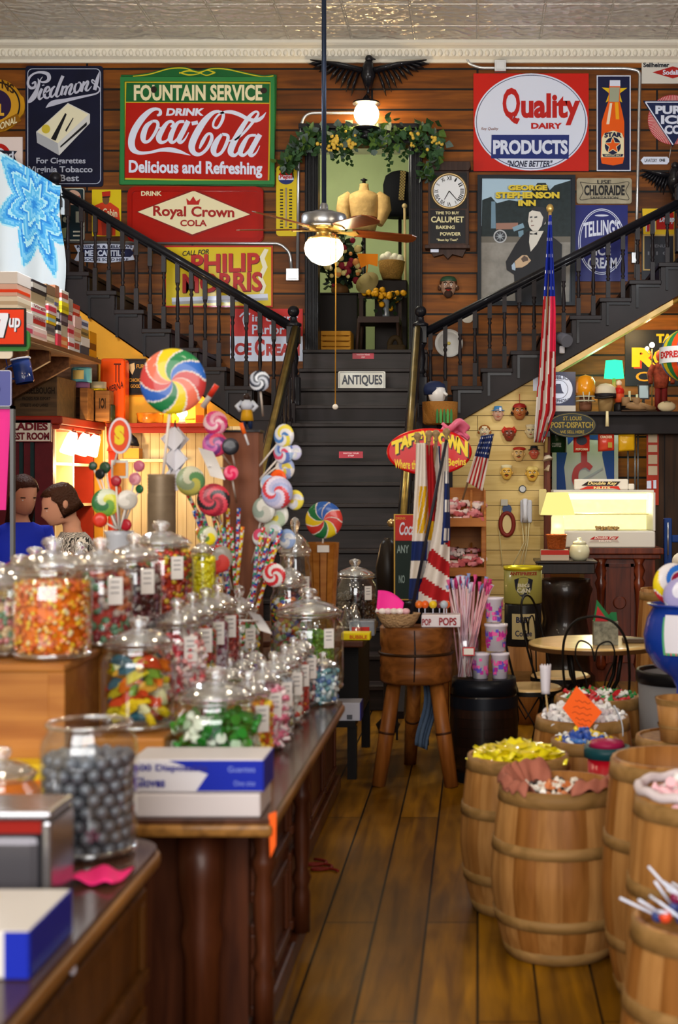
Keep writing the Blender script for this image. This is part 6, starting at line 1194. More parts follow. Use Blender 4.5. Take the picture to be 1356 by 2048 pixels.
# ================================================================ two women at the back
def person(label, loc, yaw, lean, hd, skin, hairc, shirt, pants, hairlen, earr=False):
    t = thing('person', label, 'person')
    sk = mat(skin, .5)
    def at(z, fwd=0.): return Vector((0, -(max(0, z - .95) * lean) - fwd, z))
    m = M()     # one continuous skin from hips to crown, with arms and legs grown out of it
    sec = [(.80, .16, .11), (.95, .17, .12), (1.05, .15, .105), (1.2, .165, .115), (1.32, .18, .11), (1.38, .15, .09), (1.42, .07, .06), (1.46, .052, .055), (1.49, .052, .06)]
    R = []
    for z, rx, ry in sec:
        c = at(z); R.append([c + Vector((rx * cos(2 * pi * j / 24), ry * sin(2 * pi * j / 24), 0)) for j in range(24)])
    hc = at(1.49); pitch = Matrix.Rotation(hd, 3, 'X')
    for z, rx, ry, oy in [(.02, .052, .065, -.015), (.04, .058, .085, -.025), (.08, .068, .098, -.022), (.12, .072, .1, -.018), (.16, .076, .1, -.01), (.2, .074, .096, 0), (.235, .05, .065, .005), (.25, .01, .012, .005)]:
        ring = []
        for j in range(24):
            a = 2 * pi * j / 24; x, y = rx * cos(a), ry * sin(a) + oy
            front = max(0, -sin(a)) ** 6
            y -= front * {.02: .0, .04: .014, .08: .012, .12: .026, .16: .006}.get(z, 0)
            if z == .16: y += .01 * max(0, 1 - abs(abs(cos(a)) - .42) * 6) * (sin(a) < 0)
            ring.append(hc + pitch @ Vector((x, y, z)))
        R.append(ring)
    m.rings(R, 0)
    for s_ in (-1, 1):
        sh, el, wr = at(1.36) + Vector((s_ * .17, 0, 0)), at(1.1) + Vector((s_ * .22, -.05, 0)), at(.98) + Vector((s_ * .12, -.27, 0))
        m.tube([at(1.33) + Vector((s_ * .1, 0, 0)), sh, (sh + el) / 2, el, (el + wr) / 2, wr], [.05, .052, .046, .038, .035, .026], 12)
        m.tube([wr, wr + Vector((-s_ * .02, -.05, -.005)), wr + Vector((-s_ * .03, -.09, -.015))], [.026, .036, .032], 10, flat=.5)
        for q, l in ((-.024, .06), (-.008, .072), (.008, .07), (.024, .055)):
            b_ = wr + Vector((-s_ * .03 + q, -.085, -.012)); m.tube([b_, b_ + Vector((0, -l * .55, -.008)), b_ + Vector((0, -l * .9, -.03))], [.009, .0085, .006], 6)
        b_ = wr + Vector((-s_ * .045, -.03, 0)); m.tube([b_, b_ + Vector((-s_ * .025, -.03, -.01)), b_ + Vector((-s_ * .025, -.055, -.02))], [.011, .01, .007], 6)
        m.tube([at(.9) + Vector((s_ * .085, 0, 0)), Vector((s_ * .09, 0, .5)), Vector((s_ * .09, .01, .3)), Vector((s_ * .09, .015, .09)), Vector((s_ * .09, -.02, .04)), Vector((s_ * .1, -.15, .03))], [.1, .062, .055, .038, .04, .028], 12)
        m.ball(hc + pitch @ Vector((s_ * .077, .01, .125)), (.012, .02, .032), 0, 8, 6)
    m.build('body', [sk], t)
    m = M()
    for s_ in (-1, 1):
        m.ball(hc + pitch @ Vector((s_ * .032, -.1, .135)), (.013, .008, .007), 1, 8, 5); m.ball(hc + pitch @ Vector((s_ * .032, -.105, .135)), (.006, .005, .006), 0, 6, 4); m.tube([hc + pitch @ Vector((s_ * .015, -.106, .152)), hc + pitch @ Vector((s_ * .035, -.106, .156)), hc + pitch @ Vector((s_ * .052, -.092, .15))], .004, 5)
    m.tube([hc + pitch @ Vector((-.024, -.1, .058)), hc + pitch @ Vector((0, -.112, .06)), hc + pitch @ Vector((.024, -.1, .058))], [.003, .006, .003], 6, 2); m.build('face', [mat('1c1410'), mat('e0dcd4'), mat('9a4440')], t)
    m = M(); R = []
    for z, k_, open_ in [(hairlen, 1.04, .9), (.05, 1.09, .75), (.1, 1.11, .6), (.15, 1.1, .45), (.19, 1.1, .25), (.228, .98, 0), (.252, .62, 0), (.262, .1, 0)]:
        ring = []
        for j in range(28):
            a = 2 * pi * j / 28; x, y = .075 * k_ * cos(a), .1 * k_ * sin(a)
            if sin(a) < -open_ + .15 and open_: y = -.1 * max(0.02, (.85 - open_)) ; x *= .98
            w_ = 1 + .05 * sin(j * 5 + z * 60)
            ring.append(hc + pitch @ Vector((x * w_, y * w_ + .008, z)))
        R.append(ring)
    m.rings(R, 0); m.build('hair', [mat(hairc, .5, bump=.6, bs=70)], t)
    m = M(); R = []
    for z, rx, ry in [(.78, .19, .135), (.95, .185, .135), (1.05, .165, .12), (1.2, .18, .128), (1.32, .195, .122), (1.39, .16, .1), (1.425, .085, .075)]:
        c = at(z); R.append([c + Vector((rx * cos(2 * pi * j / 28), ry * sin(2 * pi * j / 28), 0)) for j in range(28)])
    m.rings(R, 0, cap0=False, cap1=False)
    for s_ in (-1, 1):
        sh, el = at(1.36) + Vector((s_ * .17, 0, 0)), at(1.1) + Vector((s_ * .22, -.05, 0)); m.tube([at(1.35) + Vector((s_ * .1, 0, 0)), sh, (sh + el) / 2, el + Vector((0, 0, .02))], [.055, .066, .06, .052], 14)
    m.build('shirt', [shirt], t)
    m = M()
    for s_ in (-1, 1): m.tube([at(.98) + Vector((s_ * .07, 0, 0)), at(.85) + Vector((s_ * .085, 0, 0)), Vector((s_ * .09, 0, .5)), Vector((s_ * .09, .01, .12))], [.12, .115, .075, .06], 14)
    m.build('trousers', [mat(pants, .7)], t)
    t.location = loc; t.rotation_euler = (0, 0, yaw); return t
zeb = bpy.data.materials.new('zebra_cloth'); zeb.use_nodes = True; N, L = nt(zeb); b = N['Principled BSDF']; b.inputs['Roughness'].default_value = .8
wv = N.new('ShaderNodeTexWave'); wv.inputs['Scale'].default_value = 22; wv.inputs['Distortion'].default_value = 7; wv.inputs['Detail'].default_value = 1; wv.inputs['Detail Scale'].default_value = 1.6
tc = N.new('ShaderNodeTexCoord'); L.new(tc.outputs['Object'], wv.inputs['Vector']); r = N.new('ShaderNodeValToRGB'); r.color_ramp.interpolation = 'CONSTANT'; r.color_ramp.elements[0].color = lin('15120f'); r.color_ramp.elements[1].color = lin('d8d0c4'); r.color_ramp.elements[1].position = .5
L.new(wv.outputs['Fac'], r.inputs['Fac']); L.new(r.outputs['Color'], b.inputs['Base Color'])
person('woman in a royal blue top with long brown hair looking down, behind the glass jars', (X(34, 9.6), 9.6, -.08), radians(38), .12, .42, 'c08a70', '3a1e16', mat('1c2fb0', .7), '22263a', -.16)
person('woman in a zebra striped top with short dark brown hair bending left', (X(176, 9.1), 9.1, -.13), radians(-62), .2, .5, 'c28c70', '3c2214', zeb, '2a2622', .06)
# ================================================================ middle of the shop
barw = wood('barrel_staves', 'b07c42', '8c5c2a', 'Z', knots=True, rough=.55, scale=1.1); hoopw = wood('barrel_hoop', 'a07a48', '7e5e30', 'X', knots=False, rough=.6)
rimw = wood('barrel_inside', 'a87838', '7e5220', 'Z', knots=False, rough=.6)
butch = wood('butcher_block', '8c5424', '5e3410', 'X', knots=False, rough=.5, coat=.05); legw = wood('stool_leg', 'a4642a', '744016', 'Z', knots=True, rough=.45)
SX, SY = X(832, 7.6), 7.6; zt, zb = .848, .55
t = thing('chopping_block', 'round butcher block table on three splayed legs in the aisle', 'table', (SX, SY, 0))
m = M(); R = .192; m.lathe([(R * .96, zb), (R, zb + .012), (R, zb + .07), (R * .97, zb + .085), (R, zb + .1), (R, zb + .15), (R * .955, zb + .175), (R, zb + .2), (R, zt - .012), (R * .97, zt)], (SX, SY, 0), 40); m.build('block', [butch], t)
m = M(); m.tube([(SX + .195 * cos(2 * pi * i / 40), SY + .195 * sin(2 * pi * i / 40), zb + .155) for i in range(40)], .008, 6, closed=True); m.build('groove_band', [mat('2c1806', .5)], t); m = M(); m.tube([(SX - .002, SY - .193, zb + .02), (SX + .004, SY - .193, zb + .16), (SX, SY - .192, zt - .01)], [.003, .005, .003], 6); m.build('crack', [BLACK], t)
for px0, px1, ybase in ((790, 757, 1572), (872, 903, 1574), (826, 820, 1528)):
    Yb = 1.6 * F / (ybase - CY); b_ = Vector((X(px1, Yb), Yb, .001)); a = Vector((X(px0, SY), SY + (Yb - SY) * .45, zb + .01)); mid = (a + b_) / 2
    m = M(); m.tube([a, mid + (a - b_) * .02, mid, b_], [.038, .04, .042, .036], 16); l = m.build('leg', [legw], t)
    m = M(); m.tube([mid + (a - b_).normalized() * -.006, mid + (a - b_).normalized() * .006], .0435, 16); m.build('ring', [mat('3a1e0c', .5)], l)
m = M(); m.grid(lambda u_, v_: P(846 + 24 * u_ + 6 * sin(v_ * 5) - 10 * v_, 1362 + 128 * v_ + 10 * u_, 7.7 + .02 * sin(u_ * 12)), 12, 14); m.alone('blue_cloth', [mat('4a5a70', .9, bump=.3)], 'faded blue denim cloth hanging under the butcher block', 'cloth', P(855, 1490, 7.7), solid=.006)
# basket with pink card and wrapped sweets
t = thing('sweet_basket', 'oval tan basket on the left of the butcher block', 'basket', P(798, 1250, 7.5)); o = Vector((X(797, 7.5), 7.5, zt + .001)); bw = mat('b8946a', .7, bump=.7, bs=90, var=.2, vs=50)
m = M(); m.lathe([(.075, 0), (.1, .035), (.115, .068), (.118, .072), (.11, .07), (.075, .012)], o, 30, sy=.75); m.build('weave', [bw], t)
m = M(); m.grid(lambda u_, v_: (X(752 + 52 * u_ + 3 * v_, 7.5), 7.52 + .02 * sin(u_ * 3) + .03 * v_, Z(1226 - (44 - 26 * u_ + 8 * sin(u_ * 3)) * v_, 7.5)), 10, 6); m.alone('price_card', [mat('f2349c', .5)], 'curled hot pink price card standing in the oval basket', 'card', P(778, 1226, 7.52), solid=.003)
for px, c_ in ((765, 'e8e0dc'), (776, 'e0c8cc'), (788, 'd8d0c8'), (800, 'e8dcd8'), (812, 'd8a8b0')):
    m = M(); m.ball((X(px, 7.48), 7.47, zt + .085), (.022, .018, .016)); m.tube([(X(px, 7.48) - .035, 7.47, zt + .09), (X(px, 7.48) - .02, 7.47, zt + .085)], [.014, .004], 6); m.alone('wrapped_sweet', [mat(c_, .3, coat=.4)], 'pale twist wrapped sweet in the oval basket on the butcher block', 'sweet', (X(px, 7.48), 7.47, zt + .07), 'sweets in the oval basket')
# box of ball lollipops
bx0, bx1 = X(843, 7.48), X(921, 7.48); t = boxthing('lollipop_box', 'white carton of ball lollipops with red lettering on the butcher block', 'box', bx0, bx1, 7.47, 7.6, zt, zt + .065, mat('d0c8cc', .5), txt=[(mat('8a1c24', .4), 'POPS', .45, .15, .9, .8), (mat('8a1c24', .4), 'POP', .02, .15, .25, .7)])
for px, c_, nm in ((838, 'd86a20', 'orange'), (850, 'd85a18', 'deep orange'), (866, 'd8b41c', 'yellow'), (879, '6a2438', 'plum'), (888, 'a8b4c0', 'pale blue'), (893, 'd85a1c', 'bright orange, rightmost')):
    y = rg.uniform(7.5, 7.57); o = Vector((X(px, y), y, zt + .067)); t = thing('ball_lollipop', f'{nm} ball lollipop standing in the white carton on the butcher block', 'lollipop', o, 'ball lollipops in the carton'); h_ = Z(1209, y) - o.z
    M().cyl(o, o + Vector((0, 0, h_)), .003, n=6).build('stick', [WHITE], t); M().ball(o + Vector((0, 0, h_)), .0215, 0, 16, 10).build('candy', [mat(c_, .2, coat=.5)], t)
# leaning flags in a dark crock
fh = thing('flag_crock', 'dark crock holding the leaning flags at the back of the butcher block', 'crock', (X(832, 7.72), 7.72, zt)); m = M(); m.lathe([(.05, 0), (.055, .02), (.055, .1), (.06, .11), (.05, .11), (.045, .02)], (X(832, 7.72), 7.72, zt + .001), 20, caps=True); m.build('pot', [mat('1c1a1e', .4)], fh)
polew = mat('7a6248', .5); BL = mat('1c2a5c', .8); WH = mat('d0c8c0', .8); RD = mat('a01c20', .8); GOc = mat('c89a14', .8)
def flag(label, top, poletop_px, fn, mats, pole_m=polew, base=(832, 1222), Y=7.7, rows=40, x0=None):
    b_ = P(*base, Y + .02); a = P(*poletop_px, Y - .03); t = thing('flag', label, 'flag', b_, 'flags in the crock')
    m = M(); m.cyl(b_, a, .009, n=10); m.build('pole', [pole_m], t)
    m = M(); m.lathe([(.006, 0), (.014, .006), (.008, .018), (.02, .035), (.022, .045), (.012, .06), (.001, .064)], a, 14); m.build('finial', [mat('8a7454', .4)], t)
    m = M(); m.grid(fn[0], 28, 2 * rows, fn[1]); m.build('cloth', mats, t, solid=.003); return t
def band(L0, R0, y0, y1, dy=0., w=.02, Y=7.66):
    """cloth hanging between two edges given as splines (px by height)"""
    Ls, Rs = spline([(p,) for p in L0], 12), spline([(p,) for p in R0], 12)
    def f(u_, v_):
        i = min(int(v_ * (len(Ls) - 1)), len(Ls) - 1); j = min(int(v_ * (len(Rs) - 1)), len(Rs) - 1); l, r = Ls[i][0], Rs[j][0]
        return P(l + (r - l) * u_, y0 + (y1 - y0) * v_ + dy * u_, Y - w * sin(u_ * 9 + v_ * 4) - .03 * sin(pi * u_))
    return f
flag('white and gold emblem flag on the leftmost leaning pole', None, (835, 888), (band([833, 830, 826, 822, 817], [852, 856, 858, 854, 848], 886, 1200), lambda u_, v_: 2 if .27 < v_ < .58 and u_ > .3 and int(u_ * 14 + v_ * 26) % 4 else (1 if .62 < v_ < .75 or v_ > .86 else 0)), [WH, BL, GOc])
flag('red white and gold flag on the middle leaning pole', None, (858, 884), (band([850, 850, 852, 846, 838], [866, 872, 874, 872, 860], 890, 1195, Y=7.68), lambda u_, v_: 0 if v_ < .5 else (3 if v_ < .62 else 2 if v_ < .75 else 1)), [RD, BL, WH, GOc])
flag('plain cream flag on the short leaning pole behind the others', None, (872, 883), (band([866, 868, 866, 860, 852], [880, 882, 880, 876, 870], 892, 1190, Y=7.72), lambda u_, v_: 1 if u_ > .8 else 0), [WH, BL])
def us(u_, v_): return (0 if u_ < .55 or v_ < .18 else 2 if int(v_ * 40) % 7 < 3 and int(u_ * 14) in (9, 10, 12) else 1) if v_ < .66 - .06 * u_ else (3 if int((v_ * 1.0 - u_ * .1) * 11) % 2 else 0)
flag('large star spangled flag on the dark pole leaning right', None, (893, 880), (band([884, 878, 868, 852, 830], [896, 898, 900, 899, 898], 885, 1212, Y=7.62), us), [WH, BL, mat('e0e0e0', .8), RD], mat('23222a', .4), (818, 1248), 7.52)
t = thing('small_flag', 'little stars and stripes flag tilted beside the oval taffy sign', 'flag', P(936, 990, 8.3)); a = P(965, 866, 8.3); b_ = P(925, 1000, 8.35)
M().cyl(b_, a, .006, n=8).build('pole', [polew], t)
m = M(); m.grid(lambda u_, v_: P(962 - 17 * v_ + (7 + 27 * (1 - .3 * v_)) * u_ * .75 - 12 * v_ * (1 - u_) , 872 + 92 * v_ + 22 * u_ * (v_ - .2), 8.28 - .02 * sin(u_ * 9 + v_ * 4)), 26, 30, lambda u_, v_: (2 if (int(u_ * 26) + int(v_ * 30) // 2 * 2) % 4 == 0 and int(v_ * 30) % 3 == 1 else 1) if v_ < .42 else (3 if int(u_ * 9) % 2 else 0)); m.build('cloth', [WH, BL, mat('e0e0e0', .8), RD], t, solid=.003)
# tall flag in front of the right stair
YT = 13.05; t = thing('tall_flag', 'tall furled stars and stripes flag on a gilt topped pole before the right stair', 'flag', P(1092, 905, YT))
m = M(); m.cyl(P(1092, 905, YT), P(1100, 425, YT), .016, n=12); m.build('pole', [mat('b09058', .4)], t); M().ball(P(1100, 417, YT), (.034, .034, .042), 0, 14, 10).build('finial', [mat('c8a860', .3, .6)], t)
m = M(); q = P(1093, 868, YT); m.box(q.x - .03, q.x + .03, YT - .03, YF - .031, q.z - .025, q.z + .025); m.build('bracket', [BLACK], t)
def tf(u_, v_):
    L_, R_ = 1098 - 6 * v_ ** .6 - 22 * v_ * (1 if v_ < .75 else 1.1), 1103 + 8 * min(1, v_ * 2.4)
    if v_ > .86: R_ -= (v_ - .86) * 170
    return P(L_ + (R_ - L_) * u_, 430 + 455 * v_, YT - .05 - .05 * sin(u_ * 11 + v_ * 2) * min(1, v_ * 3))
m = M(); m.grid(tf, 20, 70, lambda u_, v_: (2 if (int(u_ * 20) % 5 == 1 and int(v_ * 70) % 5 == 2) else 1) if v_ < .36 else (4 if u_ > .62 and v_ < .6 else (3 if int((u_ * 1.4 + v_ * .55) * 4.2) % 2 else 0))); m.build('cloth', [WH, mat('1a2a8a', .8), mat('e8e8e8', .8), RD, mat('d0284a', .8)], t, solid=.004)
# taffy sign and rack
tr = thing('taffy_rack', 'tall orange wooden rack with tilted bins of wrapped taffy behind the flags', 'rack', (X(935, 8.5), 8.5, 0)); rk = wood('rack_wood', 'c07a30', '94551c', 'X', knots=False)
def slope(y): return 8.3 - .0
m = M(); m.box(X(900, 8.7), X(968, 8.7), 8.66, 8.7, 0, Z(975, 8.7)); m.box(X(962, 8.6), X(972, 8.6), 8.35, 8.7, 0, Z(1010, 8.5)); m.box(X(888, 8.6), X(898, 8.6), 8.35, 8.7, 0, Z(1010, 8.5)); m.build('frame', [rk], tr, bev=.004)
for y0, y1, w in ((980, 1052, 1), (1085, 1150, 0)):
    z0, z1 = Z(y1, 8.3), Z(y0, 8.6); xa, xb = X(888, 8.3), X(972, 8.3)
    m = M()
    for xs in (xa, (xa + xb) / 2 + .03, xb - .012): m.prism([(8.2, z0), (8.2, z0 + .04), (8.6, z1), (8.6, z0 + .05)], xs, xs + .012, 0, 'YZ')
    m.box(xa, xb, 8.19, 8.2, z0, z0 + .05); m.add([(xa, 8.2, z0), (xb, 8.2, z0), (xb, 8.6, z0 + .12), (xa, 8.6, z0 + .12), (xa, 8.2, z0 + .012), (xb, 8.2, z0 + .012), (xb, 8.6, z0 + .132), (xa, 8.6, z0 + .132)], [(0, 1, 2, 3), (7, 6, 5, 4)]); m.build('bin', [rk], tr)
    for i in range(34):
        u_, v_ = rg.random(), rg.random(); c_ = rg.choice(['d8a0a0', 'c87a80', 'd8c8c4', 'b85a60']); p = (xa + .03 + u_ * (xb - xa - .06), 8.23 + v_ * .3, z0 + .035 + v_ * .09 + rg.uniform(0, .03))
        m = M(); m.T = Matrix.Translation(p) @ Matrix.Rotation(rg.uniform(0, 3), 4, 'Z'); m.tube([(-.045, 0, .004), (-.026, 0, 0), (-.024, 0, 0), (.024, 0, 0), (.026, 0, 0), (.045, 0, .004)], [.012, .005, .014, .014, .005, .012], 8); m.alone('taffy_piece', [mat(c_, .4)], f'wrapped taffy piece in the {"upper" if w else "lower"} bin of the orange rack', 'sweet', p, f'taffy in the {"upper" if w else "lower"} bin')
s = Sign('taffy_sign', 'red oval taffy sign with wobbly yellow letters on top of the orange rack', (774, 858, 944, 952), pm('c81418', rough=.3), 8.72, .05, poly=ell(859, 904, 85, 47, 48), bev=.015)
Y3 = pm('ecd21c')
s.texts([(Y3, st, x0, y0, x1, y1, dict(bold=.06, tilt=tl, shadow=(pm('2a1008'), 2.5, 3))) for st, x0, y0, x1, y1, tl in (('T', 784, 880, 806, 908, 8), ('A', 801, 872, 820, 897, 6), ('F', 817, 867, 832, 891, 4), ('F', 830, 864, 845, 888, 1), ('Y', 843, 862, 858, 886, 0), ('T', 860, 863, 880, 888, -2), ('O', 877, 866, 896, 891, -4), ('W', 893, 870, 918, 898, -8), ('N', 914, 879, 936, 910, -10))] + [(Y3, 'Where the', 790, 920, 838, 938, dict(tilt=-3)), (Y3, 'Taffy Begins', 862, 917, 932, 937, dict(tilt=4))])
m = M(); m.box(X(850, 8.76), X(858, 8.76), 8.725, 8.765, 0, Z(900, 8.76)); m.build('post', [darkwood], s.t)
m = M(); m.grid(lambda u_, v_: P(884 + 50 * u_ + 4 * sin(v_ * 9), 846 + 30 * v_ + 7 * sin(u_ * 7), 8.75 - .06 * sin(u_ * pi) * sin(v_ * 5 + 1)), 16, 12); m.alone('pink_bag', [mat('d86a8a', .4, coat=.3)], 'crumpled pink bag lying on top of the red oval taffy sign', 'bag', P(905, 876, 8.75), solid=.02)
# doll head with basket behind the sign
t = thing('seven_up_basket', 'brown basket with green bottle print hung below the right newel', 'basket', P(880, 848, 12.4)); m = M(); m.lathe([(.13, 0), (.15, .02), (.155, .2), (.145, .2), (.13, .03)], P(880, 850, 12.4), 24); m.build('basket', [mat('8a5a24', .7, bump=.5, bs=70)], t)
m = M(); 
for k in range(5): m.face([P(872 + k * 7 + dx, yy, 12.22) for dx, yy in ((0, 846), (5, 846), (5, 826), (3.5, 818), (1.5, 818), (0, 826))], k % 2)
m.build('print', [mat('1e6a2a', .4), mat('3a8a3a', .4)], t); m = M(); m.cyl(P(880, 849, 12.42), (X(880, 12.42), 12.42, 0), .03, n=10); m.lathe([(.2, 0), (.18, .03), (.03, .05)], (X(880, 12.42), 12.42, 0), 20); m.build('pedestal', [darkwood], t)
t = thing('doll_head', 'white china doll head in a navy bonnet resting in the brown basket', 'doll', P(874, 808, 12.4)); o = P(874, 788, 12.38); m = M(); m.lathe([(.035, -.12), (.03, -.09), (.07, -.05), (.085, 0), (.075, .05), (.03, .08), (.001, .085)], o, 20, sx=.95); m.tube([o + Vector((.06, -.05, .01)), o + Vector((.09, -.06, -.015))], [.015, .012], 8); m.build('head', [mat('d0ccc8', .25, coat=.3)], t)
m = M(); m.lathe([(.095, -.02), (.1, .03), (.085, .075), (.04, .1), (.001, .105)], o + Vector((-.02, .02, .012)), 20); m.build('bonnet', [mat('1c2440', .6)], t)
# chalk board leaning by the stairs
s = Sign('soda_chalkboard', 'narrow chalkboard with a red soda header standing by the stair foot', (790, 1028, 832, 1200), mat('22302e', .6), 8.9, .015)
s.frame('frame', mat('c8a04a', .5), 2.5, (788, 1028, 834, 1200)); s.shapes('header', [(pm('b8241a'), [(791, 1030), (832, 1030), (832, 1081), (791, 1081)])])
s.texts([(pm('d8962c'), 'DRINK', 792, 1034, 812, 1039), (WHITE, 'Coca', 799, 1044, 829, 1070, dict(shear=.25)), (mat('8aa0a0'), 'ANY', 794, 1090, 818, 1106), (mat('8aa0a0'), 'NO', 798, 1150, 810, 1166)])
m = M(); m.box(X(792, 8.92), X(796, 8.92), 8.905, 8.93, 0, Z(1198, 8.92)); m.box(X(826, 8.92), X(830, 8.92), 8.905, 8.93, 0, Z(1198, 8.92)); m.build('leg', [darkwood], s.t)
t = thing('brass_kettle', 'small dark vase with a brass knob between the stairs and the chalkboard', 'vase', (X(776, 9.2), 9.2, 0)); m = M(); zz = Z(1150, 9.2); m.lathe([(.06, 0), (.08, .05), (.03, .1), (.03, zz - .2), (.07, zz - .1), (.08, zz + .05), (.05, zz + .2), (.02, zz + .24)], (X(776, 9.2), 9.2, 0), 20); m.build('body', [mat('1e1814', .35)], t); M().ball(P(783, 1046, 9.2), .028).build('knob', [mat('b8a070', .25, .8)], t)
# jar of striped straws on the dark barrel
kx, ky, kz = X(968, 7.72), 7.72, .555
t = thing('dark_barrel', 'dark barrel with black top hoop carrying the candy straw jar', 'barrel', (kx, ky, 0)); m = M(); m.lathe([(.15, 0), (.175, .12), (.185, .27), (.18, .42), (.165, kz)], (kx, ky, 0), 32); m.build('staves', [wood('dark_staves', '2c1810', '160c08', 'Z', .05, .4, '060303', 1, 9, .003, knots=False, coat=.2, planes='XZ')], t)
for z0, z1, r0, r1 in ((.0, .06, .157, .17), (.40, .46, .186, .182), (.47, kz + .001, .181, .171)): m = M(); m.lathe([(r0, z0), (r1, z1)], (kx, ky, 0), 32, caps=z1 > .5); m.build('hoop', [mat('14161c', .35, .3)], t)
jx, jy = X(930, 7.66), 7.66
t = thing('straw_jar', 'tall glass jar packed with striped candy straws on the dark barrel', 'jar', (jx, jy, kz + .001)); m = M(); zj = kz + .002
m.lathe([(.07, 0), (.078, .01), (.078, .2), (.07, .225), (.075, .24)], (jx, jy, zj), 28, caps=False); m.build('glass', [thin_glass('straw_jar_glass')], t)
m = M(); m.box(jx - .012, jx + .052, jy - .084, jy - .08, zj + .13, zj + .175); m.box(jx - .006, jx + .046, jy - .0855, jy - .084, zj + .136, zj + .169, 1); m.build('label', [mat('b83a40', .5), mat('d8d4cc', .5)], t)
smat = [mat(c_, .4) for c_ in ('d8a8a8', 'c89098', 'e0d0d0', 'c8a8b8')]; tip = [mat(c_, .3) for c_ in ('b8286a', 'c84a80', '8090c0', 'c8c0d8')]
for i in range(46):
    a = 2 * pi * rg.random(); r0 = .058 * sqrt(rg.random()); b_ = Vector((jx + r0 * cos(a) * .8, jy + r0 * sin(a) * .8, zj + .01)); tx = X(rg.uniform(890, 985), jy); e = Vector((tx, jy + rg.uniform(-.07, .07), Z(rg.uniform(1146, 1166) + abs(tx - jx) * 60, jy)))
    t = thing('candy_straw', 'thin pink and white striped candy straw with a purple tip in the glass jar', 'sweet', b_, 'candy straws in the jar'); d_ = (e - b_).normalized()
    M().cyl(b_, e - d_ * .03, .0042, n=6).build('tube', [smat[i % 4]], t); M().tube([e - d_ * .05, e - d_ * .03, e], [.0046, .0052, .012], 6).build('twist', [tip[i % 4]], t)
for px, y0, y1, nm in ((961, 1302, 1356, 'lower left'), (1000, 1302, 1356, 'lower right'), (992, 1244, 1301, 'middle'), (988, 1191, 1243, 'top')):
    Yp = 7.66; o = Vector((X(px, Yp), Yp, Z(y1, Yp) + (.012 if nm[0] == 'l' else 0))); 
    if nm[0] == 'l': o.z = kz + .002
    h_ = (y1 - y0 - 2) * Yp / F; t = thing('candy_floss_tub', f'white tub printed purple and pink, {nm} in the tub stack on the dark barrel', 'tub', o, 'candy floss tubs')
    R = .048 if nm != 'middle' else .06
    m = M(); m.lathe([(R * .82, 0), (R, h_ * .88), (R * 1.06, h_ * .89), (R * 1.06, h_ - .004), (.001, h_ - .003)], o, 24); m.build('tub', [mat('d4ccd8', .3)], t)
    m = M()
    for k in range(22):
        a = -pi / 2 + rg.uniform(-1.4, 1.4); w = rg.uniform(.006, .016); z_ = rg.uniform(.12, .75) * h_; r_ = R * (.82 + .2 * z_ / h_) + .002
        m.face([(o.x + r_ * cos(a + q * w / R), o.y + r_ * sin(a + q * w / R), o.z + z_ + s_ * w) for q, s_ in ((-1, -1), (1, -1), (1, 1), (-1, 1))], k % 3)
    m.build('print', [mat('b02a8a', .4), mat('5a4ab0', .4), mat('d85a98', .4)], t)
# parlor table, chairs and cans behind
tx, ty = X(1188, 7.95), 7.95; tz = Z(1283, 7.95)
iron = mat('15120f', .45, .3)
t = thing('parlor_table', 'round ice cream parlor table with a pale top and black iron legs', 'table', (tx, ty, 0)); m = M(); m.lathe([(.355, tz - .03), (.365, tz - .02), (.365, tz - .004), (.35, tz)], (tx, ty, 0), 48); m.build('tabletop', [mat('dcb878', .22, coat=.5, var=.12)], t)
M().lathe([(.368, tz - .035), (.368, tz - .012)], (tx, ty, 0), 48, caps=False).build('edge_band', [mat('4a3018', .4)], t)
for k in range(4):
    a = pi / 4 + k * pi / 2; c_, s_ = cos(a), sin(a); m = M(); m.tube([(tx + c_ * .2, ty + s_ * .2, tz - .035), (tx + c_ * .17, ty + s_ * .17, tz - .2), (tx + c_ * .05, ty + s_ * .05, tz - .38), (tx + c_ * .07, ty + s_ * .07, .2), (tx + c_ * .24, ty + s_ * .24, .01)], .012, 8); m.build('leg', [iron], t)
def chair(label):
    t = thing('parlor_chair', label, 'chair', (0, 0, 0), 'parlor chairs'); m = M(); m.lathe([(.165, .435), (.178, .445), (.178, .46), (.165, .468)], n=32); m.build('seat', [mat('dab478', .25, coat=.5)], t)
    M().lathe([(.181, .43), (.181, .455)], n=32, caps=False).build('seat_rim', [iron], t)
    for k in range(4):
        a = pi / 4 + k * pi / 2; m = M(); m.tube([(cos(a) * .15, sin(a) * .15, .435), (cos(a) * .13, sin(a) * .13, .3), (cos(a) * .21, sin(a) * .21, .001)], .009, 8); m.tube([(cos(a) * .14, sin(a) * .14, .43), (cos(a + .8) * .12, sin(a + .8) * .12, .26), (cos(a + pi / 2) * .14, sin(a + pi / 2) * .14, .43)], .006, 6); m.build('leg', [iron], t)
    m = M(); m.tube(spline([(-.15, .1, .44), (-.17, .15, .62), (-.16, .19, .8), (-.1, .21, .9), (0, .215, .93), (.1, .21, .9), (.16, .19, .8), (.17, .15, .62), (.15, .1, .44)], 5), .007, 8); m.build('back_hoop', [iron], t)
    m = M(); 
    for s_ in (-1, 1): m.tube(spline([(s_ * .03, .16, .44), (s_ * .05, .17, .6), (s_ * .1, .19, .72), (s_ * .08, .2, .8), (s_ * .02, .205, .78), (0, .2, .7)], 5), .0048, 6)
    m.build('back_heart', [iron], t); return t
ch = chair('wire backed parlor chair pushed under the front of the round table')
ch.location = (X(1203, 7.4), 7.42, 0); ch.rotation_euler = (0, 0, pi - .25)
dup(ch, (X(1122, 8.45), 8.5, 0), radians(70), 'wire backed parlor chair at the back left of the round table')
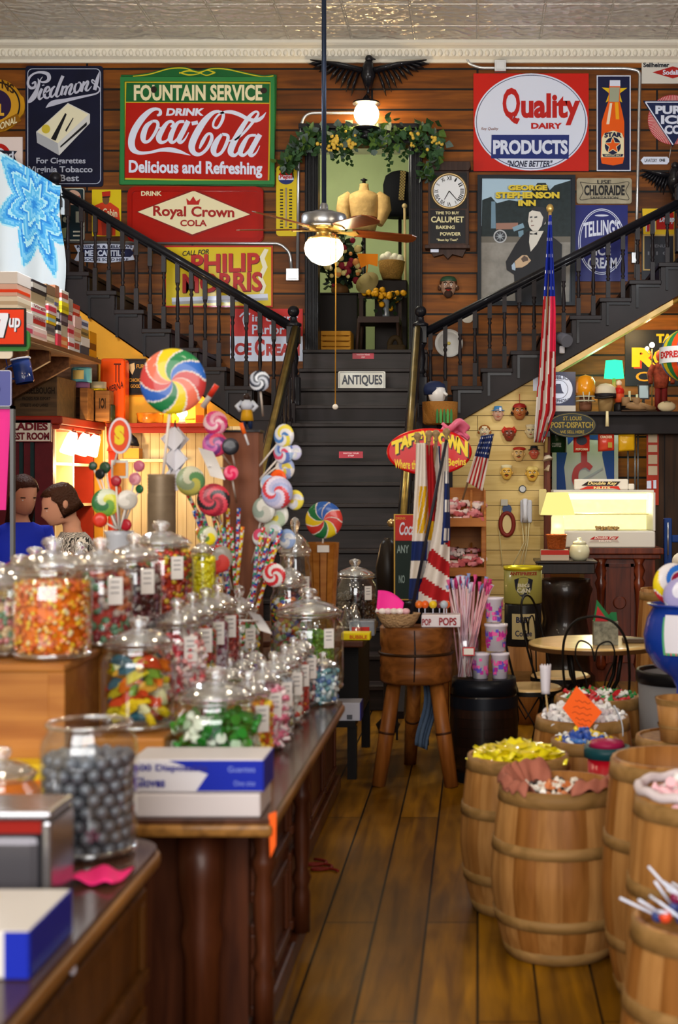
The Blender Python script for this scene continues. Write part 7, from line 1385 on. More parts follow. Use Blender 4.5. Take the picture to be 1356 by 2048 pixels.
dup(ch, (X(1062, 7.9), 8.0, 0), radians(100), 'wire backed parlor chair nearest the dark barrel, its seat left of the white tag')
t = thing('menu_holder', 'grey metal holder with red and green triangular menus on the parlor table', 'holder', (X(1209, 7.8), 7.8, tz)); h0, h1 = X(1186, 7.8), X(1235, 7.8)
m = M(); m.box(h0, h1, 7.76, 7.84, tz + .001, Z(1242, 7.8)); m.build('holder', [mat('7a7868', .45, .3, var=.5, vs=40)], t); m = M(); zz = Z(1243, 7.8); m.prism([(h0, zz), (h0 + .02, zz + .12), (h1 - .02, zz)], 7.79, 7.795, 0); m.prism([(h0 + .01, zz), (h0 + .024, zz + .085), (h1 - .05, zz)], 7.786, 7.789, 1); m.prism([(h0 + .06, zz), (h0 + .1, zz + .05), (h1 - .005, zz + .05), (h1, zz)], 7.81, 7.814, 2); m.build('menus', [mat('1e6a3a', .5), mat('a8242a', .5), mat('1e6a3a', .5)], t)
boxthing('table_caddy', 'small dark tray with yellow packets on the parlor table', 'tray', X(1245, 7.9), X(1287, 7.9), 7.85, 7.95, tz, tz + .025, mat('4a3a2a', .4)); 
oc = lambda px, y0, y1, Yc, w, c_, lb, extra: (px, y0, y1, Yc, w, c_, lb, extra)
kg = thing('small_keg', 'pale wooden keg under the stacked oil cans by the cream boards', 'keg', (X(1046, 9.6), 9.6, 0)); zk = Z(1290, 9.6); m = M(); m.lathe([(.13, 0), (.155, .15), (.16, .25), (.15, zk)], (X(1046, 9.6), 9.6, 0), 28); m.build('staves', [barw], kg); M().lathe([(.163, .3), (.16, .36)], (X(1046, 9.6), 9.6, 0), 28, caps=False).build('hoop', [hoopw], kg)
z1_ = Z(1206, 9.6); z2_ = Z(1132, 9.6); o = (X(1046, 9.6), 9.6, 0)
t = thing('coffee_drum', 'black and cream lettered drum below the olive can', 'can', (o[0], o[1], zk)); m = M(); m.lathe([(.12, zk + .001), (.125, zk + .01), (.125, z1_ - .01), (.12, z1_ - .001), (.001, z1_ - .001)], o, 28); m.build('drum', [mat('1a1a1c', .35)], t)
m = M(); m.grid(lambda u_, v_: (o[0] + .1265 * sin(-.65 + 1.3 * u_), o[1] - .1265 * cos(-.65 + 1.3 * u_), zk + .05 + .17 * v_), 10, 2); m.build('label', [mat('b8aa7c', .5)], t); m = M(); pl = lambda u_, w_: (o[0] + .128 * sin(u_), o[1] - .128 * cos(u_), w_); text(m, 'BEST', -.4, .4, zk + .16, zk + .2, 0, 0, .04, place=pl); text(m, 'Coffee', -.45, .45, zk + .07, zk + .11, 0, 0, .02, place=pl); m.build('lettering', [mat('20284a', .5)], t)
t = thing('olive_can', 'olive and yellow rimmed can with a dark shield on top of the black drum', 'can', (o[0], o[1], z1_)); m = M(); m.lathe([(.125, z1_ + .001), (.128, z1_ + .01), (.128, z2_ - .01), (.001, z2_ - .01)], o, 28); m.build('drum', [mat('8a8440', .4, coat=.2)], t); m = M(); m.lathe([(.13, z2_ - .025), (.133, z2_), (.122, z2_), (.12, z2_ - .02)], o, 28); m.build('rim', [mat('d0c020', .3, .4)], t)
m = M(); pl = lambda u_, w_: (o[0] + .130 * sin(u_), o[1] - .130 * cos(u_), w_); q = [(-.5, z2_ - .085), (-.3, z2_ - .075), (0, z2_ - .065), (.3, z2_ - .075), (.5, z2_ - .085), (.42, z2_ - .15), (.2, z2_ - .19), (0, z2_ - .205), (-.2, z2_ - .19), (-.42, z2_ - .15)]; m.face([pl(*p) for p in q], 0); pl2 = lambda u_, w_: (o[0] + .1315 * sin(u_), o[1] - .1315 * cos(u_), w_); text(m, 'ANTIFREEZE', -.75, .75, z2_ - .055, z2_ - .033, 0, 2, .04, place=pl2); text(m, 'BIG', -.3, .3, z2_ - .135, z2_ - .11, 0, 1, .04, place=pl2); text(m, 'CAN', -.34, .34, z2_ - .17, z2_ - .14, 0, 1, .04, place=pl2); m.build('badge', [mat('20222c', .4), mat('c8c4a8', .5), mat('8a2a20', .4)], t)
# ================================================================ barrels of candy on the right
def pieces(name, label, cat, group, shapes, spots, rot=None, sc=None):
    """countable sweets: one object each, sharing meshes"""
    for i, p in enumerate(spots):
        me = shapes[rg.randrange(len(shapes))]; o = bpy.data.objects.new(name, me); COL.objects.link(o); o.location = p
        o.rotation_euler = (rg.uniform(-.6, .6), rg.uniform(-.6, .6), rg.uniform(0, 6.3)) if rot is None else rot(p)
        if sc: o.scale = (rg.uniform(*sc),) * 3
        tag(o, label, cat, group)
def mesh(mb, mats):
    o = mb.build('sweet_mesh', mats); me = o.data; bpy.data.objects.remove(o); return me
def twist(c, s=1., r=.3): return mesh(M().tube([(-.034 * s, 0, 0), (-.026 * s, 0, 0), (-.019 * s, 0, 0), (-.016 * s, 0, 0), (.016 * s, 0, 0), (.019 * s, 0, 0), (.026 * s, 0, 0), (.034 * s, 0, 0)], [.013 * s, .01 * s, .003 * s, .011 * s, .011 * s, .003 * s, .01 * s, .013 * s], 7), [mat(c, r, coat=.4)])
def pillow(c, s=1.): return mesh(M().grid(lambda u, v: ((u - .5) * .07 * s, (v - .5) * .035 * s, .010 * s * sin(pi * u) * sin(pi * v)), 6, 4).grid(lambda u, v: ((u - .5) * .07 * s, (.5 - v) * .035 * s, -.010 * s * sin(pi * u) * sin(pi * v)), 6, 4), [mat(c, .25, coat=.5)])
def disc(cx_, cy_, z, R, n, dome=.03):
    o = []
    for i in range(n):
        a, r = i * 2.39996, R * sqrt((i + .5) / n); o.append((cx_ + r * cos(a), cy_ + r * sin(a), z + dome * (1 - (r / R) ** 2) + rg.uniform(-.004, .012)))
    return o
st3 = [barw, wood('barrel_staves_light', 'bc8a50', '9a6a36', 'Z', scale=1.2), wood('barrel_staves_dark', 'a06a32', '7c4c1c', 'Z', scale=1.0)]
def barrel(label, x, y, h, r, fillz=.06, bulge=1.17):
    t = thing('wooden_barrel', label, 'barrel', (x, y, 0)); n = 80; R = []
    prof = [(.9, 0), (1.05, .16), (bulge, .42), (bulge * .99, .56), (1.09, .8), (1., 1.)]
    for q, z in spline(prof, 4):
        R.append([(x + r * q * (1 - .02 * (j % 5 == 0)) * cos(2 * pi * j / n), y + r * q * (1 - .02 * (j % 5 == 0)) * sin(2 * pi * j / n), z * h) for j in range(n)])
    R += [[(x + r * k * cos(2 * pi * j / n), y + r * k * sin(2 * pi * j / n), z) for j in range(n)] for k, z in ((.93, h), (1.0, h * .8), (1.02, h * .6))]
    m = M(); m.rings(R, 0, True, True, True, False); rr = random.Random(label); tone = [rr.randrange(3) for _ in range(16)]
    nr = len(R) - 1
    for i in range(nr * n): m.mi[i] = tone[(i % n) // 5]
    m.build('staves', st3, t)
    m = M(); m.lathe([(r * .98, h - fillz - .01), (r * .98, h - fillz)], (x, y, 0), 40); m.build('false_bottom', [rimw], t)
    for zc, w in ((.035, .045), (.24, .04), (.66, .04), (.955, .05)):
        def rad(z): 
            p = min(spline(prof, 8), key=lambda q_: abs(q_[1] - z)); return r * p[0]
        z0, z1 = (zc - w / 2 / h) * h, (zc + w / 2 / h) * h; z0 = max(z0, .002); r0, r1 = rad(z0 / h) + .004, rad(min(z1 / h, 1)) + .004
        m = M(); m.lathe([(r0 - .006, z0), (r0, z0 + .001), (r1, z1 - .001), (r1 - .008, z1)], (x, y, 0), 48, caps=False); m.build('hoop', [hoopw], t)
    return t
B = {}
def bar(k, label, px, y, h, r, fz=.06): x = X(px, y); B[k] = (x, y, h, r, h - fz); return barrel(label, x, y, h, r, fz)
bar(1, 'wooden barrel heaped with yellow wrapped sweets, beside the aisle', 1036, 5.4, .58, .187, .03); bar(2, 'wooden barrel lined with pink paper, at the front of the barrels by the aisle', 1118, 4.9, .575, .2, .05)
bar(3, 'tall wooden barrel standing empty inside, right of the pink paper barrel', 1345, 4.5, .74, .19, .11); bar(4, 'wooden barrel with a white rim of paper and pink sweets at the right edge', 1410, 3.98, .74, .19, .03)
bar(5, 'wooden barrel of lollipops with white sticks at the bottom right corner', 1428, 3.4, .57, .19, .04); bar(7, 'wooden barrel behind the empty one, carrying the blue bowl and small bucket', 1372, 5.85, .57, .2, .008)
bar(8, 'wooden barrel full of white wrapped sweets with the orange price card', 1165, 6.3, .575, .2, .03); bar(9, 'wooden barrel of red and green sweets behind the white sweets', 1196, 6.85, .585, .2, .03); bar(10, 'small wooden barrel of blue wrapped sweets in front of the white sweets', 1170, 5.82, .56, .135, .03)
bar(11, 'tall wooden keg standing behind the blue bowl at the right edge', 1335, 8.75, .96, .165)
def heap(k, name, label, shapes, n, rk=.86, dome=.03, lift=.012, layers=1):
    x, y, h, r, z = B[k]
    for l in range(layers): pieces(name, label, 'sweet', label, shapes, disc(x, y, z + lift + l * .02, r * rk * (1 - .12 * l), n, dome))
heap(1, 'foil_sweet', 'yellow foil wrapped sweet heaped in the barrel by the aisle', [pillow('d8c80e', 1.1), pillow('e4d820', 1.1), pillow('c4b00a', 1.1)], 62, .9, .018, .012, 2)
heap(2, 'wrapped_sweet', 'small white or black wrapped sweet in the pink paper barrel', [twist('d8d4cc'), twist('2a2624'), twist('d8d0c4'), twist('b86a3a')], 46, .62, .02)
heap(4, 'wrapped_sweet', 'pink or white wrapped sweet in the white rimmed barrel at the right edge', [twist('d85a70', 1.2), twist('e0b0b8', 1.2), twist('e0dcdc', 1.2)], 44, .82)
heap(8, 'paper_sweet', 'white wrapped sweet in the barrel with the orange price card', [twist('dcd8d8', 1.1), twist('c8bcc0', 1.1), twist('e4e4e4', 1.1)], 62, .9, .035, .014, 2)
heap(9, 'wrapped_sweet', 'red, green or white wrapped sweet in the barrel behind the white sweets', [twist('b02028'), twist('2a7a3a'), twist('d8d8d4')], 60, .88)
heap(10, 'wrapped_sweet', 'blue or white wrapped sweet in the small barrel', [twist('2a4a9a'), twist('3a6ab0'), twist('d0d4d8'), twist('d8b820')], 44, .86)
x, y, h, r, z = B[5]
for i in range(34):
    a = rg.uniform(0, 2 * pi); rr_ = r * .75 * sqrt(rg.random()); c = Vector((x + rr_ * cos(a), y + rr_ * sin(a), z + .03 + rg.uniform(0, .03))); t = thing('stick_lollipop', 'wrapped ball lollipop with a white stick in the corner barrel', 'lollipop', c, 'lollipops in the corner barrel')
    d = Vector((-.8 + rg.gauss(0, .4), rg.gauss(0, .5), .5)).normalized(); M().ball(c, .016, 0, 10, 7).build('candy', [mat(rg.choice(['d84a28', '3a4a8a', 'c8c4c4', '8a2a50', 'd8d0d0']), .3, coat=.4)], t); M().cyl(c, c + d * .1, .0035, n=6).build('stick', [WHITE], t)
x, y, h, r, z = B[2]; pk = mat('a0604e', .7, var=.2, vs=14)
for i, (a0, a1, lh) in enumerate(((2.6, 3.7, .085), (3.5, 4.1, .055), (4.85, 5.7, .085), (5.6, 6.5, .085), (1.7, 2.6, .10), (2.3, 3.0, .09))):
    m = M(); m.grid(lambda u, v: (x + r * (.60 + .33 * min(v * 2, 1) + .26 * max(0, v - .5)) * cos(a0 + (a1 - a0) * u), y + r * (.60 + .33 * min(v * 2, 1) + .26 * max(0, v - .5)) * sin(a0 + (a1 - a0) * u), z + .012 + (h - z + .45 * lh * sin(pi * (.12 + .76 * u))) * sin(min(v * 1.3, 1) * pi / 2) - .1 * max(0, v - .62) + .006 * sin(u * 9) + .007 * sin(u * 17 + v * 8)), 16, 12)
    m.alone('tissue_paper', [pk], 'sheet of pink checked tissue paper lining the front barrel by the aisle', 'paper', (x + r * .8 * cos((a0 + a1) / 2), y + r * .8 * sin((a0 + a1) / 2), z), 'tissue sheets in the barrel', solid=.002)
x, y, h, r, z = B[4]; m = M(); m.tube([(x + r * .97 * cos(a), y + r * .97 * sin(a), h + .012 + .004 * sin(a * 11)) for a in [2 * pi * i / 60 for i in range(60)]], .014, 8, closed=True); m.alone('paper_edging', [mat('c8bcc0', .7)], 'crumpled white paper edging round the barrel of pink sweets', 'paper', (x, y, h))
t = thing('price_card', 'orange diamond price card on a stick in the white sweets', 'card', P(1163, 1455, 6.04)); m = M(); m.prism([(X(a, 6.04), Z(b_, 6.04)) for a, b_ in ((1153, 1372), (1204, 1424), (1167, 1470), (1125, 1416))], 6.035, 6.04); m.build('card', [mat('f0601c', .6)], t); m = M(); m.cyl(P(1166, 1472, 6.14), P(1163, 1400, 6.046), .004, n=6); m.build('stick', [mat('b89a68')], t)
m = M()
for k, (a, b_, w) in enumerate(((1150, 1400, 30), (1146, 1412, 36), (1144, 1424, 40), (1150, 1436, 32), (1156, 1446, 20))): stroke(m, [(X(a + w * i / 8, 6.04), Z(b_ + 2 * sin(i * 2.1 + k) + i * .8, 6.04), .002) for i in range(9)], 6.033, 0, 3)
m.build('handwriting', [mat('7a2a14')], t)
t = thing('price_card', 'white bag tag on a stick beside the pale chair seat', 'card', P(1091, 1440, 6.25)); m = M(); m.grid(lambda u, v: P(1080 + 22 * u + 3 * v * (1 - 2 * u), 1330 + 58 * v + 3 * sin(u * 25) * (v < .1), 6.25 - .02 * sin(u * 3)), 12, 8); m.build('tag', [mat('d0ccd4', .6)], t, solid=.003); M().cyl(P(1099, 1456, 6.26), P(1091, 1380, 6.257), .004, n=6).build('stick', [mat('b89a68')], t)
t = thing('price_card', 'curled white card standing on edge in the white sweets at the right', 'card', P(1243, 1480, 6.15)); m = M(); m.grid(lambda u, v: P(1229 + 16 * v - 3 * u + 6 * sin(v * 3), 1411 + 62 * v, 6.15 + .07 * u), 4, 10); m.build('card', [mat('c4ccd8', .5)], t, solid=.003)
xb, yb = X(1214, 5.38), 5.38; t = thing('red_tub', 'red plastic tub with a dark teal rim between the barrels', 'tub', (xb, yb, 0)); hz = Z(1492, yb); m = M(); m.lathe([(.055, 0), (.075, hz * .96)], (xb, yb, 0), 28); m.build('tub', [mat('a00c1c', .3, coat=.3)], t); m = M(); m.lathe([(.079, hz * .93), (.088, hz * .935), (.088, hz), (.08, hz + .002), (.07, hz - .01), (.001, hz - .012)], (xb, yb, 0), 28); m.build('rim', [mat('123a40', .35)], t)
m = M(); m.lathe([(.07, 0), (.06, .02), (.001, .03)], (xb, yb, hz), 20); m.alone('crimson_lid', [mat('8a1840', .35)], 'crimson cloth bundle lying in the red tub', 'cloth', (xb, yb, hz))
# blue bowl of giant pops, bucket, bin
x, y, h, r, z = B[7]; bx, by = X(1366, 5.95), 5.95; t = thing('blue_bowl', 'big blue pedestal bowl with a paper label on the barrel at the right edge', 'bowl', (bx, by, h)); zz = h + .001; zt = Z(1212, by)
m = M(); m.lathe([(.07, 0), (.07, .01), (.03, .04), (.028, .18), (.05, .225), (.12, .27), (.158, .34), (.165, .4), (.15, .47), (.125, .515), (.135, zt - zz), (.15, zt - zz + .01), (.13, zt - zz + .012), (.12, .5)], (bx, by, zz), 40); m.build('bowl', [mat('14348c', .22, coat=.5)], t)
for k, (c_, e, sh) in enumerate((('d8b43a', .001, 0), ('d0485a', .0012, .03), ('4a9a6a', .0014, -.05), ('d4d2dc', .0024, .01))):
    m = M(); q = .72 if k < 3 else .58; m.grid(lambda u, v: (bx + (.165 + e + .003) * sin(-.62 + sh + q * 1.5 * u) * (1 - .06 * (2 * v - 1) ** 2), by - (.166 + e + .003) * cos(-.62 + sh + q * 1.5 * u), zz + .33 + (.155 if k != 1 else .165) * (v - .0) + (.01 if k == 3 else 0)), 8, 6); m.build('label', [mat(c_, .5)], t)
SW = [mat(c_, .3, coat=.5) for c_ in ('d8d4d8', 'c83038', '8a1a3a', '2a6ac0', 'd8c01c', '2a8a4a', 'd86a28')]
def pop(label, px, py, Y, rpx, cols, arms=1., stick=None, yaw=0., pitch=0., th=.3, name='swirl_lollipop', group=None, wrap=False, tw=5., sy=None):
    """flat swirled lollipop: disc of spiral bands facing the shop, rounded edge, paper stick"""
    c = P(px, py, Y); r = rpx * Y / F; s0 = P(stick[0], stick[1], sy or Y + .02) if stick else None
    t = thing(name, label, 'lollipop', s0 if s0 is not None else c, group); R = Matrix.Translation(c) @ Matrix.Rotation(yaw, 4, 'Z') @ Matrix.Rotation(pitch, 4, 'X')
    m = M(); m.T = R; nr, na = (20, 160) if rpx > 35 else (12, 80); k = len(cols)
    def pt(i, j, s_): 
        q = i / nr; a = 2 * pi * j / na; return (r * q * cos(a), s_ * r * th * sqrt(max(0, 1 - q ** 4)) * .6, r * q * sin(a))
    for s_ in (-1, 1):
        vs = [pt(i, j, s_) for i in range(nr + 1) for j in range(na)]; o = len(m.v); m.v += [R @ Vector(p) for p in vs]
        for i in range(nr):
            for j in range(na):
                jn = (j + 1) % na; f = [o + i * na + j, o + i * na + jn, o + (i + 1) * na + jn, o + (i + 1) * na + j]; m.f.append(f[::-1] if s_ < 0 else f)
                u = (j / na + tw * .06 * (i + .5) / nr * 1.6) * arms * k % k; fr = u % 1
                m.mi.append(k if (fr < .13 and wrap) else int(u)); m.sm.append(True)
    mt = [mat(c_, .35, coat=.25) for c_ in cols] + [mat('d8d0cc', .4)]; m.build('candy', mt, t)
    if s0 is not None: M().cyl(c + (s0 - c).normalized() * r * .9, s0, .006 if rpx > 40 else .0042, n=8).build('stick', [mat('d4ccc4', .5)], t)
    return t
pop('giant lollipop with red white blue and yellow swirls in the blue bowl', 1345, 1168, 6.0, 42, ['c83038', 'd8d4d8', '8a1a3a', '2a6ac0', 'd8d4d8', 'd8c01c'], 1, (1350, 1300), .3, 0, .5, wrap=True)
pop('white and violet wrapped giant lollipop at the front of the blue bowl', 1362, 1192, 5.9, 36, ['c8c8dc', 'd8d8e4', '9a94c0'], 1, (1360, 1300), -.2, 0, .6)
bx, by = X(1362, 5.72), 5.72; t = thing('small_bucket', 'small pale wooden bucket on the barrel in front of the blue bowl', 'bucket', (bx, by, h)); zz = h + .001; ht = Z(1395, by) - zz
m = M(); m.lathe([(.082, 0), (.1, ht), (.092, ht), (.078, .02)], (bx, by, zz), 36); m.build('staves', [st3[1]], t); m = M(); m.lathe([(.092, ht * .33), (.0945, ht * .4)], (bx, by, zz), 36, caps=False); m.lathe([(.1, ht * .86), (.1045, ht)], (bx, by, zz), 36, caps=False); m.build('band', [hoopw], t)
gx, gy = X(1366, 6.7), 6.7; t = thing('rubbish_bin', 'grey rubbish bin with a black liner rim behind the barrels', 'bin', (gx, gy, 0)); zt = Z(1338, gy); m = M(); m.lathe([(.19, 0), (.212, zt - .02), (.2, zt - .02), (.19, zt - .1)], (gx, gy, 0), 36); m.build('bin', [mat('6a6a6e', .4)], t); m = M(); m.lathe([(.216, zt - .06), (.222, zt - .05), (.222, zt - .012), (.216, zt), (.2, zt - .005), (.2, zt - .12)], (gx, gy, 0), 36, caps=False); m.build('liner', [mat('101012', .3)], t)
# ================================================================ candy counters on the left
ctop = wood('counter_top', '5a3a2c', '3c2418', 'Y', knots=False, rough=.22, coat=.3); cedge = wood('counter_edge_worn_lit', 'a47438', '6a461e', 'Y', knots=False, rough=.35, coat=.2); cwd = wood('counter_wood', '5c301a', '3a1a0d', 'Z', knots=False, rough=.4, coat=.06)  # edge lighter for wear and for golden light put into its colour
def counter(name, label, x0, x1, y0, y1, z, bx1, by0, by1, posts, rad=.02, base=cwd, panels=3):
    t = thing(name, label, 'counter', ((x0 + x1) / 2, (y0 + y1) / 2, 0)); poly = [(x0, y0), (x1, y0)] + [(x1 - rad + rad * cos(a), y1 - rad + rad * sin(a)) for a in [pi / 2 * i / 6 for i in range(7)]] + [(x0, y1)]
    m = M(); m.prism(poly, z - .012, z, 0, 'XY'); m.build('top', [ctop], t); p2 = [(a + (.008 if a > x0 + .01 else 0), b_ + (.008 if b_ > y1 - rad - .01 else -.008 if b_ < y0 + .01 else 0)) for a, b_ in poly]
    m = M(); m.prism(p2, z - .045, z - .0125, 0, 'XY'); m.build('edge', [cedge], t, bev=.01)
    m = M(); m.box(x0 + .05, bx1, by0, by1, .0, z - .045); m.build('carcass', [base], t)
    L = (by1 - by0) / panels
    for k in range(panels):
        a, b_ = by0 + L * k + .03, by0 + L * (k + 1) - .03
        for z0, z1 in ((.1, .36), (.42, z - .1)):
            m = M(); w = .03
            m.box(bx1, bx1 + .014, a, b_, z1 - w, z1); m.box(bx1, bx1 + .02, a, b_, z0, z0 + w); m.box(bx1, bx1 + .014, a, a + w, z0 + w, z1 - w); m.box(bx1, bx1 + .014, b_ - w, b_, z0 + w, z1 - w); m.build('panel_frame', [base], t, bev=.004)
    m = M(); m.box(x0 + .05, bx1 + .035, by0 - .02, by1 + .01, 0, .075); m.build('plinth', [base], t, bev=.01)
    for yy in posts:
        m = M(); xx = bx1 + .04; m.lathe([(.03, .075), (.03, .2), (.024, .23), (.034, .26), (.022, .29), (.028, .36), (.03, .44), (.022, .5), (.034, .53), (.034, .545), (.024, .57), (.032, .6), (.03, z - .045)], (xx, yy, 0), 18); m.build('turned_post', [base], t)
    return t
ZT = .74
counter('candy_counter', 'long dark wooden counter crowded with glass candy jars beside the aisle', -2.3, -.533, 3.65, 5.65, ZT, -.64, 3.98, 5.15, (4.0, 4.86), .02)
counter('rear_counter', 'dark panelled counter continuing behind the candy jar counter', -2.0, -.72, 5.68, 7.5, ZT, -.75, 5.7, 7.46, (), .01)
counter('front_counter', 'nearest counter with a rounded worn edge at the bottom left corner', -2.4, -.757, .8, 3.47, ZT, -.80, .9, 3.42, (), .12, wood('front_counter_wood', '6a4216', '4a2a0c', 'Z', knots=False, rough=.4), 2)
m = M(); m.lathe([(.05, 0), (.05, .3), (.06, .36), (.05, .4), (.065, .5), (.065, .66)], (-.75, 3.87, .02), 20); m.alone('turned_support', [cwd], 'thick turned dark leg under the front end of the candy counter', 'leg', (-.75, 3.87, .02))
t = thing('dark_side_table', 'black side table with a low shelf between the counter and the butcher block', 'table', (-.85, 8.0, 0)); bk = mat('120e0c', .5); m = M(); m.box(-1.5, -.61, 7.62, 8.75, .725, .76); m.build('tabletop', [cwd], t, bev=.006)
m = M(); m.box(-1.45, -.66, 7.9, 8.7, .32, .725); m.box(-1.45, -.66, 7.7, 8.72, .285, .315); m.build('case', [bk], t)
for a, b_ in ((-.68, 7.74), (-.68, 8.68), (-1.42, 7.74), (-1.42, 8.68)): m = M(); m.box(a - .025, a + .025, b_ - .025, b_ + .025, 0, .285); m.build('leg', [bk], t)
t = boxthing('barcode_carton', 'small white carton with a barcode on the low shelf of the black side table', 'box', X(665, 7.75), X(722, 7.75), 7.72, 7.88, .315, .415, mat('c4c4d0', .5)); m = M()
for k in range(7): m.box(X(694 + k * 1.6, 7.72), X(695 + k * 1.6, 7.72), 7.716, 7.719, .325, .35)
m.build('barcode', [BLACK], t); M().box(X(722, 7.75) - .004, X(722, 7.75) + .002, 7.719, 7.881, .317, .414).build('blue_end', [mat('2a2f86', .5)], t)
# glass jars -------------------------------------------------------------------------------
gl, lg = thin_glass(), thick_glass(); tagm = mat('d8d4d0', .6)
RND = {}
def jar(label, x, y, z, r, h, fill=None, lid=True, card=None, sq=False, flabel=None):
    """storage jar: clear body with shoulder and lip, heavy domed lid with ball knob, fill lying inside"""
    z += .001; t = thing('candy_jar', label, 'jar', (x, y, z)); b_ = h * (.70 if lid else 1.0); n = 32
    m = M(); m.lathe([(.001, .004), (r * .86, .004), (r * .97, .02), (r, .05), (r, b_ * .80), (r * .96, b_ * .88), (r * .84, b_ * .95), (r * .86, b_)], (x, y, z), n, caps=False); m.build('glass_body', [gl], t)
    m = M(); m.tube([(x + r * .86 * cos(2 * pi * i / n), y + r * .86 * sin(2 * pi * i / n), z + b_) for i in range(n)], r * .045, 8, closed=True); m.build('glass_rim', [lg], t); m = M(); m.tube([(x + r * .92 * cos(2 * pi * i / n), y + r * .92 * sin(2 * pi * i / n), z + .012) for i in range(n)], r * .08, 8, closed=True); m.build('glass_foot', [lg], t)
    if lid:
        m = M(); q = [(.001, b_ + .008), (.80, b_ + .008), (.93, b_ + .012), (.97, b_ + .03 * h), (.86, b_ + .06 * h), (.72, b_ + .095 * h), (.45, b_ + .13 * h), (.2, b_ + .15 * h), (.16, b_ + .165 * h), (.24, b_ + .19 * h), (.28, b_ + .22 * h), (.22, b_ + .25 * h), (.001, b_ + .265 * h)]
        m.lathe([(r * a if a > .002 else a, c_) for a, c_ in q], (x, y, z), n); l = m.build('lid', [lg], t)
        m = M(); m.lathe([(.001, b_ + .013), (r * .76, b_ + .016), (r * .66, b_ + .07 * h), (r * .4, b_ + .11 * h), (.001, b_ + .125 * h)][::-1], (x, y, z), n); m.build('lid_hollow', [lg], l)
    if card:
        a = card; m = M(); cx_, cy_ = x + (r + .008) * cos(a), y + (r + .008) * sin(a); u = Vector((-sin(a * .5 - .8), cos(a * .5 - .8), 0)); u = Vector((.9, .4, 0)).normalized() * .021; zc = z + b_ * .72
        m.add([Vector((cx_, cy_, zc)) + u * p + Vector((0, 0, w)) for p, w in ((-1, -.04), (1, -.04), (1, .04), (-1, .04))], [(0, 1, 2, 3)]); m.build('price_tag', [tagm], t, solid=.002)
        m = M()
        for k in range(3): m.add([Vector((cx_, cy_ - .003, zc)) + u * p + Vector((0, -.001, w)) for p, w in ((-.6, .025 - k * .016), (.6, .025 - k * .016), (.6, .028 - k * .016), (-.6, .028 - k * .016))], [(0, 1, 2, 3)])
        m.build('tag_writing', [mat('6a6a70')], t)
    if fill:
        nm, fl_, cols, s_, lev, sh = fill; top = b_ * lev; Rr = r * .955 - s_ * .45; m = M(); core = cols[0]
        m.lathe([(Rr * .8, .012), (Rr * .88, .03), (Rr * .88, top - s_ * .6)], (x, y, z), 20, 1)
        area = 2 * pi * Rr * top + pi * Rr * Rr; N_ = int(min(900, area / (s_ * s_ * .62)))
        for i in range(N_):
            side = rg.random() < 2 * pi * Rr * top / area
            if side: a = rg.uniform(0, 2 * pi); p = (x + Rr * cos(a), y + Rr * sin(a), z + rg.uniform(.012 + s_ * .4, top))
            else: a = rg.uniform(0, 2 * pi); q = Rr * sqrt(rg.random()); p = (x + q * cos(a), y + q * sin(a), z + top + rg.uniform(-.3, .5) * s_ + .012 * (1 - q / Rr))
            m.T = Matrix.Translation(p) @ Matrix.Rotation(rg.uniform(0, 6.3), 4, 'Z') @ Matrix.Rotation(rg.uniform(0, 3), 4, 'X')
            if sh == 'ball': m.ball((0, 0, 0), s_ * .55, 0, 7, 5)
            elif sh == 'corn': m.tube([(0, 0, -s_ * .5), (0, 0, s_ * .1), (0, 0, s_ * .6)], [s_ * .4, s_ * .45, s_ * .1], 5)
            elif sh == 'rod': m.tube([(0, 0, -s_ * 1.6), (0, 0, s_ * 1.6)], [s_ * .34] * 2, 6)
            else: m.tube([(0, 0, -s_ * .9), (0, 0, -s_ * .5), (0, 0, s_ * .5), (0, 0, s_ * .9)], [s_ * .3, s_ * .5, s_ * .5, s_ * .3], 6)
        m.T = Matrix(); pmn = 'candy_' + nm + '_' + cols[0]
        if pmn not in RND: RND[pmn] = palette(pmn, cols)
        m.alone(nm, [RND[pmn], mat(core, .6)], fl_, 'candy', (x, y, z + .012), kind='stuff')
    return t
def board(label, x0, x1, y0, y1, z0, z1): 
    t = thing('riser_box', label, 'box', ((x0 + x1) / 2, (y0 + y1) / 2, z0)); m = M(); m.box(x0, x1, y0, y1, z1 - .022, z1); m.build('top_board', [lw], t, bev=.006)
    m = M(); m.box(x0 + .01, x1 - .01, y0 + .012, y1 - .01, z0 + .001, z1 - .022); m.build('sides', [lw], t)
    m = M(); w = .03
    if z1 - z0 > .2:
        m.box(x0, x0 + w, y0, y0 + .012, z0 + .001, z1 - .022); m.box(x1 - .045, x1, y0, y0 + .012, z0 + .001, z1 - .022); m.box(x0 + w, x1 - .045, y0, y0 + .012, z0 + .001, z0 + .04); m.build('front_frame', [lw], t, bev=.003)
lw = wood('riser_wood', 'b87a36', '96581c', 'X', knots=False, rough=.4, coat=.1); 
Z2, Z3 = .905, 1.122
board('tall pale wooden riser box at the front, holding up the candy corn jar', -1.6, -1.095, 3.78, 4.16, ZT, Z3); board('long tall wooden riser box behind the front riser box', -1.6, -1.065, 4.17, 5.5, ZT, Z3); board('low pale wooden riser under the middle row of jars', -1.06, -.885, 4.3, 5.5, ZT, Z2)
cap = pi * 1.72
JR = []
JR.append(('glass jar of orange and yellow candy corn, front of the tall riser', X(105, 3.92), 3.92, Z3, .107, .345, ('candy_corn', 'candy corn in orange yellow and white filling the front jar', ['e87414', 'e89a18', 'e8c020', 'e0602a', 'e8d0a0', 'dc5a10'], .0135, .83, 'corn'), False))
